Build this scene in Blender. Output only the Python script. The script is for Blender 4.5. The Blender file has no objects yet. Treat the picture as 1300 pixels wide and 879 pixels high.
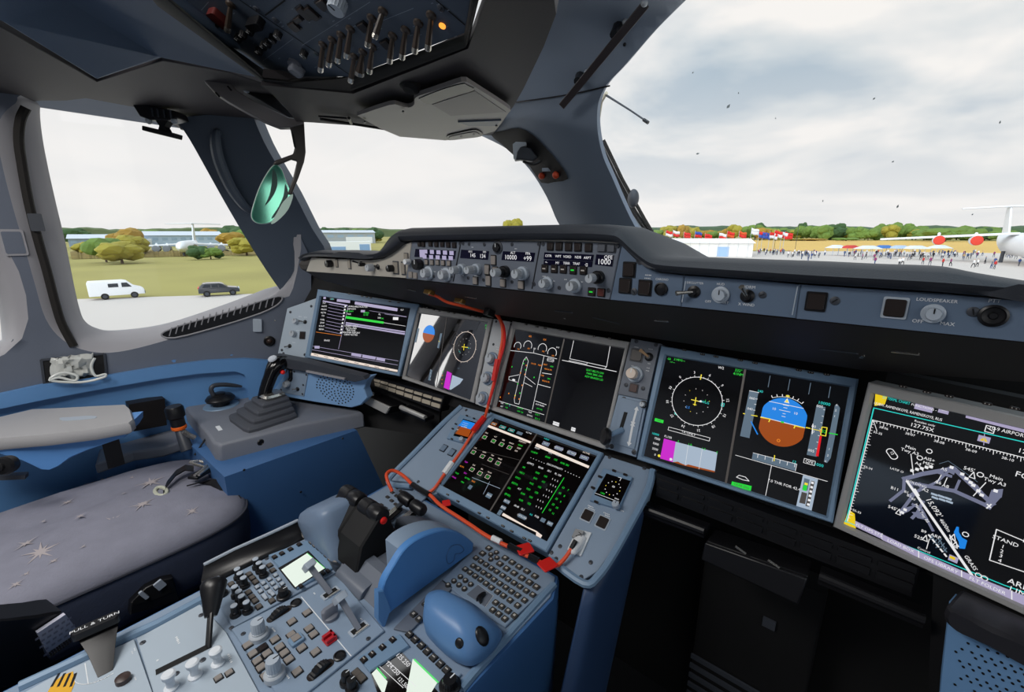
import bpy, bmesh, math, random
from mathutils import Vector as V, Matrix as MX
from mathutils.geometry import delaunay_2d_cdt
random.seed(7)
C = bpy.context.scene.collection
PI = math.pi
# ------------------------------------------------------------------ camera geometry (survey of the photograph)
F = 560.02
CAM = V((0.6263, 0.0, 1.32))
RX = V((0.76699865, 0.64164745, -0.00127197))
RY = V((0.15694621, -0.18952835, -0.96925069))
RZ = V((-0.62215831, 0.74321434, -0.24607213))
def ray(x, y): return RX * ((x - 650) / F) + RY * ((y - 439.5) / F) + RZ
def hit(x, y, pt, n):
    d = ray(x, y); n = V(n)
    return CAM + d * ((V(pt) - CAM).dot(n) / d.dot(n))
def hx(x, y, X): return hit(x, y, (X, 0, 0), (1, 0, 0))
def hy(x, y, Y): return hit(x, y, (0, Y, 0), (0, 1, 0))
def hz(x, y, Z): return hit(x, y, (0, 0, Z), (0, 0, 1))
def at(x, y, D):
    d = ray(x, y); return CAM + d * (D / math.hypot(d.x, d.y))
def march(fn, t0=0.15, t1=6.0, n=120):
    def s(x, y):
        d = ray(x, y); a = t0; fa = fn(CAM + d * a)
        for i in range(1, n + 1):
            b = t0 + (t1 - t0) * i / n; fb = fn(CAM + d * b)
            if fa * fb <= 0:
                for _ in range(30):
                    m = (a + b) / 2; fm = fn(CAM + d * m)
                    if fa * fm <= 0: b = m
                    else: a, fa = m, fm
                return CAM + d * a
            a, fa = b, fb
        return CAM + d * t1
    return s
def planeS(pt, n): return lambda x, y: hit(x, y, pt, n)
class Fr:
    """a flat panel in the cockpit: origin, right, up and outward axes"""
    def __init__(s, o, u, v):
        s.o = V(o); s.u = V(u).normalized(); s.n = s.u.cross(V(v)).normalized(); s.v = s.n.cross(s.u).normalized()
    def ab(s, x, y):
        p = hit(x, y, s.o, s.n) - s.o; return (p.dot(s.u), p.dot(s.v))
    def P(s, a, b, h=0): return s.o + s.u * a + s.v * b + s.n * h
    def px(s, x, y, h=0):
        a, b = s.ab(x, y); return s.P(a, b, h)
    def M(s, a, b, h=0, rot=0):
        m = MX((s.u, s.v, s.n)).transposed().to_4x4(); m.translation = s.P(a, b, h)
        return m @ MX.Rotation(rot, 4, 'Z')
    def Mp(s, x, y, h=0, rot=0): return s.M(*s.ab(x, y), h, rot)
def inpoly(p, q):
    x, y = p; r = False; j = len(q) - 1
    for i in range(len(q)):
        if (q[i][1] > y) != (q[j][1] > y) and x < (q[j][0] - q[i][0]) * (y - q[i][1]) / (q[j][1] - q[i][1]) + q[i][0]: r = not r
        j = i
    return r
def sm(p, closed=True, n=5):
    """smooth curve through points (any dimension)"""
    L = len(p); out = []
    for i in range(L if closed else L - 1):
        g = lambda k: V(p[k % L]) if closed else V(p[min(max(k, 0), L - 1)])
        a, b, c, d = g(i - 1), g(i), g(i + 1), g(i + 2)
        for k in range(n):
            t = k / n
            out.append(0.5 * ((2 * b) + (c - a) * t + (2 * a - 5 * b + 4 * c - d) * t * t + (3 * b - 3 * c + d - a) * t ** 3))
    if not closed: out.append(V(p[-1]))
    return [tuple(q) for q in out]
def rrect(w, h, r, n=4):
    o = []
    for cx, cy, a in ((w/2-r, h/2-r, 0), (-w/2+r, h/2-r, 90), (-w/2+r, -h/2+r, 180), (w/2-r, -h/2+r, 270)):
        for k in range(n + 1):
            t = math.radians(a + 90 * k / n); o.append((cx + r * math.cos(t), cy + r * math.sin(t)))
    return o
# ------------------------------------------------------------------ materials
def lin(h):
    if isinstance(h, str):
        h = h.lstrip('#'); h = [int(h[i:i+2], 16) / 255 for i in (0, 2, 4)]
    return [c / 12.92 if c <= 0.04045 else ((c + 0.055) / 1.055) ** 2.4 for c in h] + [1]
MATS = {}
def mat(name, col, rough=0.5, metal=0, var=0.0, vscale=8, bump=0.0, bscale=300, coat=0, ior=1.45, emit=0, spec=None):
    if name in MATS: return MATS[name]
    m = bpy.data.materials.new(name); m.use_nodes = True; nt = m.node_tree; b = nt.nodes['Principled BSDF']
    c = lin(col); b.inputs['Base Color'].default_value = c; b.inputs['Roughness'].default_value = rough
    b.inputs['Metallic'].default_value = metal; b.inputs['IOR'].default_value = ior; b.inputs['Coat Weight'].default_value = coat
    if spec is not None: b.inputs['Specular IOR Level'].default_value = spec
    tc = nt.nodes.new('ShaderNodeTexCoord')
    if var:
        n = nt.nodes.new('ShaderNodeTexNoise'); n.inputs['Scale'].default_value = vscale; n.inputs['Detail'].default_value = 4
        r = nt.nodes.new('ShaderNodeMix'); r.data_type = 'RGBA'
        r.inputs['A'].default_value = [max(0, x * (1 - var)) for x in c[:3]] + [1]; r.inputs['B'].default_value = [x * (1 + var) for x in c[:3]] + [1]
        nt.links.new(tc.outputs['Object'], n.inputs['Vector']); nt.links.new(n.outputs['Fac'], r.inputs['Factor']); nt.links.new(r.outputs['Result'], b.inputs['Base Color'])
    if bump:
        n = nt.nodes.new('ShaderNodeTexNoise'); n.inputs['Scale'].default_value = bscale
        q = nt.nodes.new('ShaderNodeBump'); q.inputs['Strength'].default_value = bump; q.inputs['Distance'].default_value = 0.002
        nt.links.new(tc.outputs['Object'], n.inputs['Vector']); nt.links.new(n.outputs['Fac'], q.inputs['Height']); nt.links.new(q.outputs['Normal'], b.inputs['Normal'])
    if emit:
        b.inputs['Emission Color'].default_value = c; b.inputs['Emission Strength'].default_value = emit
    MATS[name] = m; return m
def glow(name, col, k=1.0):
    """a lit pixel colour of a screen"""
    m = mat(name, '#000000', 0.3); b = m.node_tree.nodes['Principled BSDF']
    b.inputs['Emission Color'].default_value = lin(col); b.inputs['Emission Strength'].default_value = k; return m
def glassmat(name, tint='#ffffff', refl=0.012):
    m = bpy.data.materials.new(name); m.use_nodes = True; nt = m.node_tree; nt.nodes.clear()
    o = nt.nodes.new('ShaderNodeOutputMaterial'); t = nt.nodes.new('ShaderNodeBsdfTransparent'); g = nt.nodes.new('ShaderNodeBsdfGlossy'); x = nt.nodes.new('ShaderNodeMixShader')
    t.inputs['Color'].default_value = lin(tint); g.inputs['Roughness'].default_value = 0.02; x.inputs['Fac'].default_value = refl
    nt.links.new(t.outputs[0], x.inputs[1]); nt.links.new(g.outputs[0], x.inputs[2]); nt.links.new(x.outputs[0], o.inputs[0]); MATS[name] = m; return m
BLUE = mat('blue_paint', '#5d8cc0', 0.45, var=0.05, vscale=6, bump=0.12, bscale=500)
BLUED = mat('deep_blue_paint', '#41699b', 0.45, var=0.05, vscale=6, bump=0.12, bscale=500)
PANEL = mat('panel_blue_grey', '#8496ab', 0.42, var=0.04, vscale=20, bump=0.05)
PANELD = mat('panel_dark_grey', '#666d79', 0.45, var=0.05, vscale=20, bump=0.05)
BEZEL = mat('bezel_blue_grey', '#7590ab', 0.4, var=0.04, vscale=20)
BEZELG = mat('bezel_warm_grey', '#9c9b9a', 0.4, var=0.04, vscale=20)
TRIM = mat('window_trim_grey', '#636a78', 0.55, var=0.05, vscale=5, bump=0.15, bscale=400)
TRIML = mat('window_reveal_grey', '#98979c', 0.6, var=0.05, vscale=5, bump=0.1, bscale=400)
POST = mat('post_grey', '#485260', 0.5, var=0.05, vscale=5, bump=0.15, bscale=400)
CEIL = mat('ceiling_blue_grey', '#5f7086', 0.6, var=0.05, vscale=5, bump=0.1, bscale=400)
DARKC = mat('ceiling_dark', '#393538', 0.6, var=0.08, vscale=5, bump=0.1, bscale=400)
PAD = mat('glareshield_pad', '#30333a', 0.55, var=0.08, vscale=12, bump=0.2, bscale=500)
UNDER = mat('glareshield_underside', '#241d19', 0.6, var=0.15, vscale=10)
BLACK = mat('black_plastic', '#141417', 0.35, var=0.1, vscale=30)
BLACKM = mat('black_matte', '#0c0c0e', 0.7, var=0.1, vscale=30)
GREYD = mat('dark_grey_plastic', '#3c4048', 0.45, var=0.06, vscale=20)
CONS = mat('console_grey', '#767a84', 0.5, var=0.06, vscale=14, bump=0.15, bscale=500)
CONSD = mat('console_edge_grey', '#5a606c', 0.5, var=0.06, vscale=14, bump=0.15, bscale=500)
KEY = mat('key_dark', '#3a3836', 0.4)
KEYF = mat('key_legend', '#b9b4ac', 0.5)
BTN = mat('button_grey', '#8c8580', 0.4)
BTND = mat('button_dark', '#28211f', 0.3)
SILV = mat('silver_knob', '#b9bfc6', 0.35, 0.2)
LGREY = mat('light_grey_plastic', '#aab4c0', 0.4)
WHITE = mat('white_marking', '#e4e7ea', 0.5)
METAL = mat('bare_metal', '#c9c5bd', 0.25, 0.9)
CHROME = mat('chrome', '#dfe3e8', 0.12, 1.0)
RED = mat('red_plastic', '#d8231f', 0.4)
ORANGE = mat('orange_cable', '#e2512a', 0.5)
RUBBER = mat('rubber', '#1d1a18', 0.8)
SCREEN = mat('screen_glass', '#0b0808', 0.06, ior=2.0)
# ------------------------------------------------------------------ mesh building
LOC = {}
class MB:
    def __init__(s): s.bm = bmesh.new()
    def face(s, pts, mi=0):
        try:
            f = s.bm.faces.new([s.bm.verts.new(p) for p in pts]); f.material_index = mi; return f
        except ValueError: return None
    def rings(s, rr, mi=0, cap0=True, cap1=True, closed=True):
        vs = [[s.bm.verts.new(p) for p in r] for r in rr]; n = len(vs[0])
        for a, b in zip(vs, vs[1:]):
            for i in range(n if closed else n - 1):
                j = (i + 1) % n
                try: s.bm.faces.new((a[i], a[j], b[j], b[i])).material_index = mi
                except ValueError: pass
        for c, r in ((cap0, vs[0][::-1]), (cap1, vs[-1])):
            if c:
                try: s.bm.faces.new(r).material_index = mi
                except ValueError: pass
        return s
    def prism(s, M, poly, h0, h1, mi=0, inset=0):
        c = (sum(p[0] for p in poly) / len(poly), sum(p[1] for p in poly) / len(poly))
        rr = [[M @ V((p[0], p[1], h0)) for p in poly]]
        if inset:
            rr.append([M @ V((p[0], p[1], h1 - math.copysign(inset, h1 - h0))) for p in poly])
            d = [math.hypot(p[0]-c[0], p[1]-c[1]) + 1e-9 for p in poly]
            rr.append([M @ V((p[0] - (p[0]-c[0]) / q * inset, p[1] - (p[1]-c[1]) / q * inset, h1)) for p, q in zip(poly, d)])
        else: rr.append([M @ V((p[0], p[1], h1)) for p in poly])
        return s.rings(rr, mi)
    def box(s, M, w, d, h, mi=0, r=0, z=0, inset=0):
        p = rrect(w, d, r, 3) if r else [(w/2, d/2), (-w/2, d/2), (-w/2, -d/2), (w/2, -d/2)]
        return s.prism(M, p, z, z + h, mi, inset)
    def lathe(s, M, prof, seg=20, mi=0, cap0=True, cap1=True):
        return s.rings([[M @ V((r * math.cos(2*PI*k/seg), r * math.sin(2*PI*k/seg), z)) for k in range(seg)] for r, z in prof], mi, cap0, cap1)
    def tube(s, pts, r, seg=8, mi=0, cap=True):
        pts = [V(p) for p in pts]; rr = []; up = None
        for i, p in enumerate(pts):
            t = (pts[min(i+1, len(pts)-1)] - pts[max(i-1, 0)]).normalized()
            if up is None: up = t.orthogonal().normalized()
            up = (up - t * up.dot(t)).normalized(); w = t.cross(up); q = r[i] if isinstance(r, (list, tuple)) else r
            rr.append([p + (up * math.cos(2*PI*k/seg) + w * math.sin(2*PI*k/seg)) * q for k in range(seg)])
        return s.rings(rr, mi, cap, cap)
    def bar(s, a, b, w, h, up=(0, 0, 1), mi=0):
        a, b = V(a), V(b); t = (b - a).normalized(); x = t.cross(V(up)).normalized(); y = x.cross(t)
        return s.rings([[p + x*w/2 + y*h/2, p - x*w/2 + y*h/2, p - x*w/2 - y*h/2, p + x*w/2 - y*h/2] for p in (a, b)], mi)
    def ribbon(s, pts, wid, th, nrm, mi=0):
        """flat strap along pts: width vector per point, thickness along nrm"""
        rr = []
        for p, w in zip(pts, wid):
            p, w = V(p), V(w); n = V(nrm).normalized() * th
            rr.append([p - w/2, p + w/2, p + w/2 + n, p - w/2 + n])
        return s.rings(rr, mi)
    def ball(s, M, r, mi=0, seg=14):
        return s.lathe(M, [(r * math.sin(PI * k / 10) + 1e-5, -r * math.cos(PI * k / 10)) for k in range(11)], seg, mi)
    def mesh(s, name, mats, off=V((0, 0, 0)), ang=35, merge=False):
        if merge: bmesh.ops.remove_doubles(s.bm, verts=s.bm.verts, dist=1e-5)
        bmesh.ops.recalc_face_normals(s.bm, faces=s.bm.faces)
        for f in s.bm.faces: f.smooth = True
        for e in s.bm.edges:
            if len(e.link_faces) == 2 and e.calc_face_angle(0) > math.radians(ang): e.smooth = False
        bmesh.ops.translate(s.bm, verts=s.bm.verts, vec=-V(off))
        m = bpy.data.meshes.new(name); s.bm.to_mesh(m); s.bm.free()
        for x in (mats if isinstance(mats, (list, tuple)) else [mats]): m.materials.append(x)
        return m
    def build(s, name, mats, parent=None, bevel=0, ang=35, loc=None, merge=False):
        off = V(loc) if loc is not None else (LOC[parent.name] if parent else V((0, 0, 0)))
        o = bpy.data.objects.new(name, s.mesh(name, mats, off, ang, merge)); C.objects.link(o)
        if parent: o.parent = parent; LOC[o.name] = LOC[parent.name]
        else: o.location = off; LOC[o.name] = off
        if bevel:
            b = o.modifiers.new('Bevel', 'BEVEL'); b.width = bevel; b.segments = 2; b.limit_method = 'ANGLE'; b.angle_limit = math.radians(40)
        return o
def tag(o, label=None, cat=None, group=None, kind=None):
    for k, v in (('label', label), ('category', cat), ('group', group), ('kind', kind)):
        if v: o[k] = v
    return o
def thing(name, label, cat, loc, group=None):
    o = bpy.data.objects.new(name, None); C.objects.link(o); o.location = V(loc); o.empty_display_size = 0.02; LOC[o.name] = V(loc)
    return tag(o, label, cat, group)
def struct(mb, name, mats, **k): return tag(mb.build(name, mats, **k), kind='structure')
def inst(me, name, parent, M):
    """a further copy of a small part (button, key, knob) on its panel"""
    o = bpy.data.objects.new(name, me); C.objects.link(o); o.parent = parent
    M = M.copy(); M.translation = M.translation - LOC[parent.name]; o.matrix_local = M; LOC[o.name] = LOC[parent.name] + M.translation; return o
I4 = MX.Identity(4)
def T(x, y, z): return MX.Translation((x, y, z))
def aim(p, d, up=(0, 0, 1)):
    d = V(d).normalized(); u = V(up)
    if abs(d.dot(u)) > 0.98: u = V((0, 1, 0))
    x = u.cross(d).normalized(); y = d.cross(x); m = MX((x, y, d)).transposed().to_4x4(); m.translation = V(p); return m
def shell(name, outer, surf, thick, mats, holes=(), step=22, parent=None, kind=None, out=None, ang=50, bevel=0, two=None):
    """a lining panel: outline seen in the survey, laid on its real surface, given real thickness"""
    def dens(p):
        o = []
        for i in range(len(p)):
            a, b = V(p[i][:2]), V(p[(i+1) % len(p)][:2]); n = max(1, int((b - a).length / step))
            o += [tuple(a + (b - a) * k / n) for k in range(n)]
        return o
    loops = [dens(outer)] + [dens(h) for h in holes]; vs = []; ed = []
    for l in loops:
        s = len(vs); vs += [V(p) for p in l]; ed += [(s + i, s + (i + 1) % len(l)) for i in range(len(l))]
    xs = [p[0] for p in loops[0]]; ys = [p[1] for p in loops[0]]
    y = min(ys) + step / 2
    while y < max(ys):
        x = min(xs) + step / 2
        while x < max(xs):
            if inpoly((x, y), loops[0]) and not any(inpoly((x, y), h) for h in loops[1:]): vs.append(V((x, y)))
            x += step
        y += step
    ov, oe, of, _, _, _ = delaunay_2d_cdt(vs, ed, [], 0, 1e-4)
    mb = MB(); bm = mb.bm; P = [surf(p.x, p.y) for p in ov]
    tri = []
    for f in of:
        c = sum((ov[i] for i in f), V((0, 0))) / len(f)
        if inpoly(c, loops[0]) and not any(inpoly(c, h) for h in loops[1:]): tri.append(f)
    fv = [bm.verts.new(p) for p in P]; fs = [bm.faces.new([fv[i] for i in f]) for f in tri]
    bmesh.ops.recalc_face_normals(bm, faces=fs); bm.normal_update()
    c = sum((f.normal for f in fs), V()).normalized(); mid = sum((f.calc_center_median() for f in fs), V()) / max(1, len(fs))
    if c.dot(CAM - mid) < 0:
        for f in fs: f.normal_flip()
        bm.normal_update()
    o = V(out) if out else None
    bd = [e for e in bm.edges if len(e.link_faces) == 1]
    bv = {v: bm.verts.new(v.co + (o if o else -v.normal) * thick) for v in fv if v.link_faces}
    for f in fs:
        try: bm.faces.new([bv[v] for v in reversed(f.verts)])
        except ValueError: pass
    for e in bd:
        a, b = e.verts
        try: bm.faces.new((a, b, bv[b], bv[a]))
        except ValueError: pass
    for v in [v for v in fv if v.is_valid and not v.link_faces]: bm.verts.remove(v)
    ob = mb.build(name, mats, parent, bevel=bevel, ang=ang)
    if kind: ob['kind'] = kind
    return ob
# ------------------------------------------------------------------ lettering
_TX = {}
def text_polys(s):
    if s in _TX: return _TX[s]
    cu = bpy.data.curves.new('t', 'FONT'); cu.body = s; cu.resolution_u = 2; cu.align_x = 'CENTER'; cu.align_y = 'CENTER'
    ob = bpy.data.objects.new('t', cu); C.objects.link(ob)
    me = bpy.data.meshes.new_from_object(ob); r = [[tuple(me.vertices[i].co[:2]) for i in p.vertices] for p in me.polygons]
    bpy.data.objects.remove(ob); bpy.data.curves.remove(cu); bpy.data.meshes.remove(me); _TX[s] = r; return r
class Sym:
    """flat marks (lettering, symbols) lying on a panel or screen"""
    def __init__(s, fr, h=0.0006, ts=0.9): s.f = fr; s.h = h; s.mb = MB(); s.k = 0; s.ts = ts
    def poly(s, pts, mi=0, keep=False):
        if not keep: s.k += 1
        s.mb.face([s.f.P(a, b, s.h + s.k * 2.2e-6) for a, b in pts], mi)
    def ppoly(s, pts, mi=0): s.poly([s.f.ab(*p) for p in pts], mi)
    def text(s, t, x, y, size, mi=0, rot=0, ab=False, sx=1.0):
        a, b = (x, y) if ab else s.f.ab(x, y); c, q = math.cos(rot), math.sin(rot); size *= s.ts; s.k += 1
        for p in text_polys(t): s.poly([(a + (u*sx*c - v*q) * size, b + (u*sx*q + v*c) * size) for u, v in p], mi, True)
    def line(s, pts, w, mi=0, ab=False, closed=False):
        p = [V(q) if ab else V(s.f.ab(*q)) for q in pts]
        if closed: p.append(p[0])
        s.k += 1
        for a, b in zip(p, p[1:]):
            d = (b - a)
            if d.length < 1e-7: continue
            d.normalize(); n = V((-d.y, d.x)) * w / 2; e = d * w * 0.3
            s.poly([a - e + n, a - e - n, b + e - n, b + e + n], mi, True)
    def rect(s, x, y, w, h, mi=0, ab=False, out=0):
        a, b = (x, y) if ab else s.f.ab(x, y); q = [(a-w/2, b-h/2), (a+w/2, b-h/2), (a+w/2, b+h/2), (a-w/2, b+h/2)]
        if out: s.line(q, out, mi, True, True)
        else: s.poly(q, mi)
    def arc(s, a, b, r, w, mi=0, t0=0, t1=360, n=40):
        s.line([(a + r * math.cos(math.radians(t0 + (t1-t0) * k / n)), b + r * math.sin(math.radians(t0 + (t1-t0) * k / n))) for k in range(n + 1)], w, mi, True)
    def disc(s, a, b, r, mi=0, n=20): s.poly([(a + r * math.cos(2*PI*k/n), b + r * math.sin(2*PI*k/n)) for k in range(n)], mi)
    def build(s, name, mats, parent): return s.mb.build(name, mats, parent)
# ------------------------------------------------------------------ camera
cd = bpy.data.cameras.new('camera'); co = bpy.data.objects.new('camera', cd); C.objects.link(co)
cd.sensor_fit = 'HORIZONTAL'; cd.sensor_width = 36; cd.lens = F / 1300 * 36; cd.clip_start = 0.02; cd.clip_end = 6000
m = MX((RX, -RY, -RZ)).transposed().to_4x4(); m.translation = CAM; co.matrix_world = m
sc = bpy.context.scene; sc.camera = co
sc.view_settings.view_transform = 'Standard'; sc.view_settings.look = 'None'; sc.view_settings.gamma = 1; sc.view_settings.exposure = 0.0; sc.view_settings.use_curve_mapping = False
sc.cycles.use_denoising = True; sc.cycles.max_bounces = 8; sc.cycles.diffuse_bounces = 5; sc.cycles.transparent_max_bounces = 12; sc.cycles.sample_clamp_indirect = 6
# ------------------------------------------------------------------ sky: bright overcast with grey-blue breaks, brightest overhead and behind
def make_world():
    w = bpy.data.worlds.new('overcast_sky'); sc.world = w; w.use_nodes = True; nt = w.node_tree; nt.nodes.clear(); N = nt.nodes.new; L = nt.links.new
    out = N('ShaderNodeOutputWorld'); bg = N('ShaderNodeBackground'); L(bg.outputs[0], out.inputs[0])
    tc = N('ShaderNodeTexCoord'); sep = N('ShaderNodeSeparateXYZ'); L(tc.outputs['Generated'], sep.inputs[0])
    def mth(op, a, b=None, clamp=False):
        n = N('ShaderNodeMath'); n.operation = op; n.use_clamp = clamp
        for i, x in enumerate((a, b)):
            if x is None: continue
            if isinstance(x, (int, float)): n.inputs[i].default_value = x
            else: L(x, n.inputs[i])
        return n.outputs[0]
    X, Y, Z = sep.outputs
    za = mth('ADD', mth('MAXIMUM', Z, 0.0), 0.22)
    cv = N('ShaderNodeCombineXYZ'); L(mth('DIVIDE', X, za), cv.inputs[0]); L(mth('DIVIDE', Y, za), cv.inputs[1])
    n1 = N('ShaderNodeTexNoise'); n1.inputs['Scale'].default_value = 1.15; n1.inputs['Detail'].default_value = 6; n1.inputs['Roughness'].default_value = 0.52; n1.inputs['Distortion'].default_value = 0.3
    mp = N('ShaderNodeMapping'); mp.inputs['Location'].default_value = (-2.2, 3.9, 0.0); L(cv.outputs[0], mp.inputs[0]); L(mp.outputs[0], n1.inputs['Vector'])
    cr = N('ShaderNodeValToRGB'); e = cr.color_ramp.elements
    e[0].position = 0.42; e[0].color = lin('#88a8bf'); e[1].position = 0.62; e[1].color = lin('#fbf8f4')
    q = cr.color_ramp.elements.new(0.5); q.color = lin('#c3d0d8')
    L(n1.outputs['Fac'], cr.inputs[0])
    # toward the horizon and to the left the cloud closes up to a pale even white
    hz_ = N('ShaderNodeMapRange'); hz_.inputs[1].default_value = 0.05; hz_.inputs[2].default_value = 0.42; hz_.inputs[3].default_value = 1.0; hz_.inputs[4].default_value = 0.0; L(Z, hz_.inputs[0])
    lf = N('ShaderNodeMapRange'); lf.inputs[1].default_value = -0.05; lf.inputs[2].default_value = -0.75; lf.inputs[3].default_value = 0.0; lf.inputs[4].default_value = 0.92; L(X, lf.inputs[0])
    mx = mth('MAXIMUM', mth('MULTIPLY', hz_.outputs[0], 0.85), lf.outputs[0], True)
    c1 = N('ShaderNodeMix'); c1.data_type = 'RGBA'; L(mx, c1.inputs['Factor']); L(cr.outputs[0], c1.inputs['A']); c1.inputs['B'].default_value = lin('#f6f4f2')
    # brightness: the sun side of the cloud deck lies behind and above the aircraft
    up = N('ShaderNodeMapRange'); up.inputs[1].default_value = 0.55; up.inputs[2].default_value = 0.95; up.inputs[3].default_value = 0.0; up.inputs[4].default_value = 1.0; L(Z, up.inputs[0])
    bk = N('ShaderNodeMapRange'); bk.inputs[1].default_value = 0.0; bk.inputs[2].default_value = -0.8; bk.inputs[3].default_value = 0.0; bk.inputs[4].default_value = 2.5; L(Y, bk.inputs[0])
    st = mth('ADD', mth('ADD', up.outputs[0], bk.outputs[0]), 1.0)
    L(c1.outputs['Result'], bg.inputs['Color']); L(st, bg.inputs['Strength'])
make_world()

# ------------------------------------------------------------------ small controls shared by the panels
_CM = {}
def cmesh(key, fn):
    if key not in _CM: _CM[key] = fn()
    return _CM[key]
def knob(t, fr, x, y, r=0.008, h=0.016, m=None, ring=None, h0=0.0, name='knob', ridges=True, shaft=0.0):
    m = m or SILV
    if not shaft: fr = Fr(fr.o, fr.u, fr.v); x, y = (lambda f2: (f2.ab(x, y)))(Fr(fr.o + fr.n * (h0 + h*.6), fr.u, fr.v))
    def mk():
        mb = MB(); sg = 24
        if ring: mb.lathe(I4, [(r*1.45, 0), (r*1.45, h*.25), (r*1.3, h*.3), (r*1.0, h*.3)], sg, 1)
        if shaft: mb.lathe(T(0, 0, h*.3), [(r*1.05, 0), (r*1.05, h*shaft*.5), (r*.95, h*shaft*.55)], sg, 1 if ring else 0)
        pr = [(r, h*.15), (r, h*.85), (r*.88, h), (r*.3, h*1.0)]
        rr = []
        for q, z in pr: rr.append([V(((q*(1 - (.07 if (k % 2 and ridges and q == r) else 0)))*math.cos(2*PI*k/36), (q*(1 - (.07 if (k % 2 and ridges and q == r) else 0)))*math.sin(2*PI*k/36), z)) for k in range(36)])
        mb.rings(rr); mb.box(T(0, r*.5, h), r*.16, r*.8, .0004, 2)
        return mb.mesh(name, [m, ring or m, BLACK if m in (SILV, LGREY) else WHITE], ang=30)
    return inst(cmesh(('knob', r, h, m.name, ring and ring.name, shaft, name), mk), name, t, fr.Mp(x, y, h0) if shaft else fr.M(x, y, h0))
def btn(t, fr, x, y, w=0.012, d=0.012, m=None, frame=None, h=0.004, name='button', mark=None, rot=0, ab=False):
    m = m or BTN
    def mk():
        mb = MB()
        if frame: mb.box(I4, w*1.22, d*1.22, h*.4, 1, r=w*.1)
        mb.box(T(0, 0, 0), w, d, h, 0, r=w*.12, inset=min(.001, h*.3))
        if mark: mb.box(T(0, 0, h), w*.55, d*.18, .0003, 2)
        return mb.mesh(name, [m, frame or m, mark or m], ang=30)
    M = fr.M(x, y, 0, rot) if ab else fr.Mp(x, y, 0, rot)
    return inst(cmesh(('btn', w, d, m.name, frame and frame.name, h, name, mark and mark.name), mk), name, t, M)
def screw(t, fr, x, y, r=0.0035, m=None):
    def mk():
        mb = MB(); mb.lathe(I4, [(r, 0), (r, .001), (r*.8, .0016)], 14); mb.box(T(0, 0, .0016), r*1.3, r*.25, .0003, 1); return mb.mesh('screw', [m or GREYD, BLACK])
    return inst(cmesh(('screw', r, (m or GREYD).name), mk), 'screw', t, fr.Mp(x, y, 0, random.uniform(0, 3)))
def toggle(t, fr, x, y, tip, L=0.016, m=None, r=0.0075, m2=None):
    M = fr.Mp(x, y, 0); mb = MB(); mb.lathe(M, [(r, 0), (r, .002), (r*.55, .004), (r*.5, .006)], 18, 0)
    a = M @ V((0, 0, .004)); b = M @ V((tip[0]*L, tip[1]*L, L)); mb.tube([a, a.lerp(b, .6), b], [r*.22, r*.3, r*.42], 10, 1)
    return mb.build('toggle_switch', [m or BLACK, m2 or METAL], t)
def dash(s, x, y, n, mi=0, step=2.2, h=.0016, w=.0014):
    """tiny illegible engraving: a row of short white strokes"""
    a, b = s.f.ab(x, y)
    for k in range(n): s.rect(a + (k - (n-1)/2) * w * 1.5, b, w * random.uniform(.7, 1.1), h, mi, True)
def plate(name, fr, pts, h0, h1, mats, t, inset=0.001):
    mb = MB(); mb.prism(fr.M(0, 0), [fr.ab(*p) if isinstance(p, tuple) else tuple(p) for p in pts], h0, h1, 0, inset); return mb.build(name, mats, t, ang=25)
def YZ(x): 
    m = MX(((0, 0, 1, 0), (1, 0, 0, 0), (0, 1, 0, 0), (0, 0, 0, 1))); m.translation = (x, 0, 0); return m
# ================================================================== THE SETTING: cockpit shell
def gW(y): return 1.37 - 0.40 * max(0.0, y - 0.12) ** 1.12
def wallF(off=0.0, lean=0.10, z0=1.0):
    return march(lambda p: -p.x - (gW(p.y) - lean * max(0, p.z - z0)) - off)
WALL = wallF()
GLS = wallF(0.10)
POSTS = planeS((-1.075, 0.87, 1.2), (0.78, -0.52, -0.28))
# window contours on the left side
w2in = sm([(46,118),(20,131),(2,148),(-4,172),(4,215),(16,262),(30,310),(44,360),(58,405),(80,432),(112,446),(150,447),(205,434),(262,415),(340,380),(372,366),(372,250),(240,118)], True, 4)
w2gl = sm([(58,122),(51,136),(53,168),(60,208),(72,262),(84,312),(94,362),(101,392),(108,408),(124,418),(148,421),(205,414),(262,397),(340,368),(374,350),(374,250),(240,122)], True, 4)
w1in = [(-60,250),(-60,470),(-20,462),(6,450),(28,430),(36,405),(33,375),(24,345),(10,318),(-4,300),(-30,262)]
w1gl = [(-70,250),(-70,445),(-20,442),(-5,438),(3,433),(0,400),(-6,375),(-14,345),(-22,318),(-40,290),(-60,255)]
bottom = [(-80,512),(0,500),(52,489),(130,478),(200,466),(262,458),(310,455),(340,457),(376,468)]
shell('wall_left', [(-80,90),(60,100),(250,100),(300,130),(395,330),(395,470)] + bottom[::-1], WALL, 0.03, TRIM, holes=[w2in, w1in], step=16, kind='structure')
def reveal(name, a, b, s0, s1, mats):
    """the rounded return between the lining and the glass"""
    mb = MB(); n = len(a); A = [s0(*p) for p in a]; B = [s1(*p) for p in b]
    k = 5; rr = []
    for j in range(k + 1):
        t = j / k; e = math.sin(t * PI / 2); rr.append([p.lerp(q, t) + (V((0.03, 0, 0)) * math.sin(t * PI) * 0.6) for p, q in zip(A, B)])
    rr.append([q + V((-0.03, 0, 0)) for q in B])
    mb.rings(rr, 0, False, False); return struct(mb, name, mats, ang=60)
reveal('trim_1', w2in, w2gl, WALL, GLS, TRIML)
reveal('trim_2', w1in, w1gl, WALL, GLS, TRIML)
GL = glassmat('window_glass')
def pane(name, pts, surf, out):
    mb = MB(); P = [surf(*p) for p in pts]; o = V(out).normalized() * 0.012
    mb.rings([P, [p + o for p in P]]); return struct(mb, name, GL)
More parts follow.
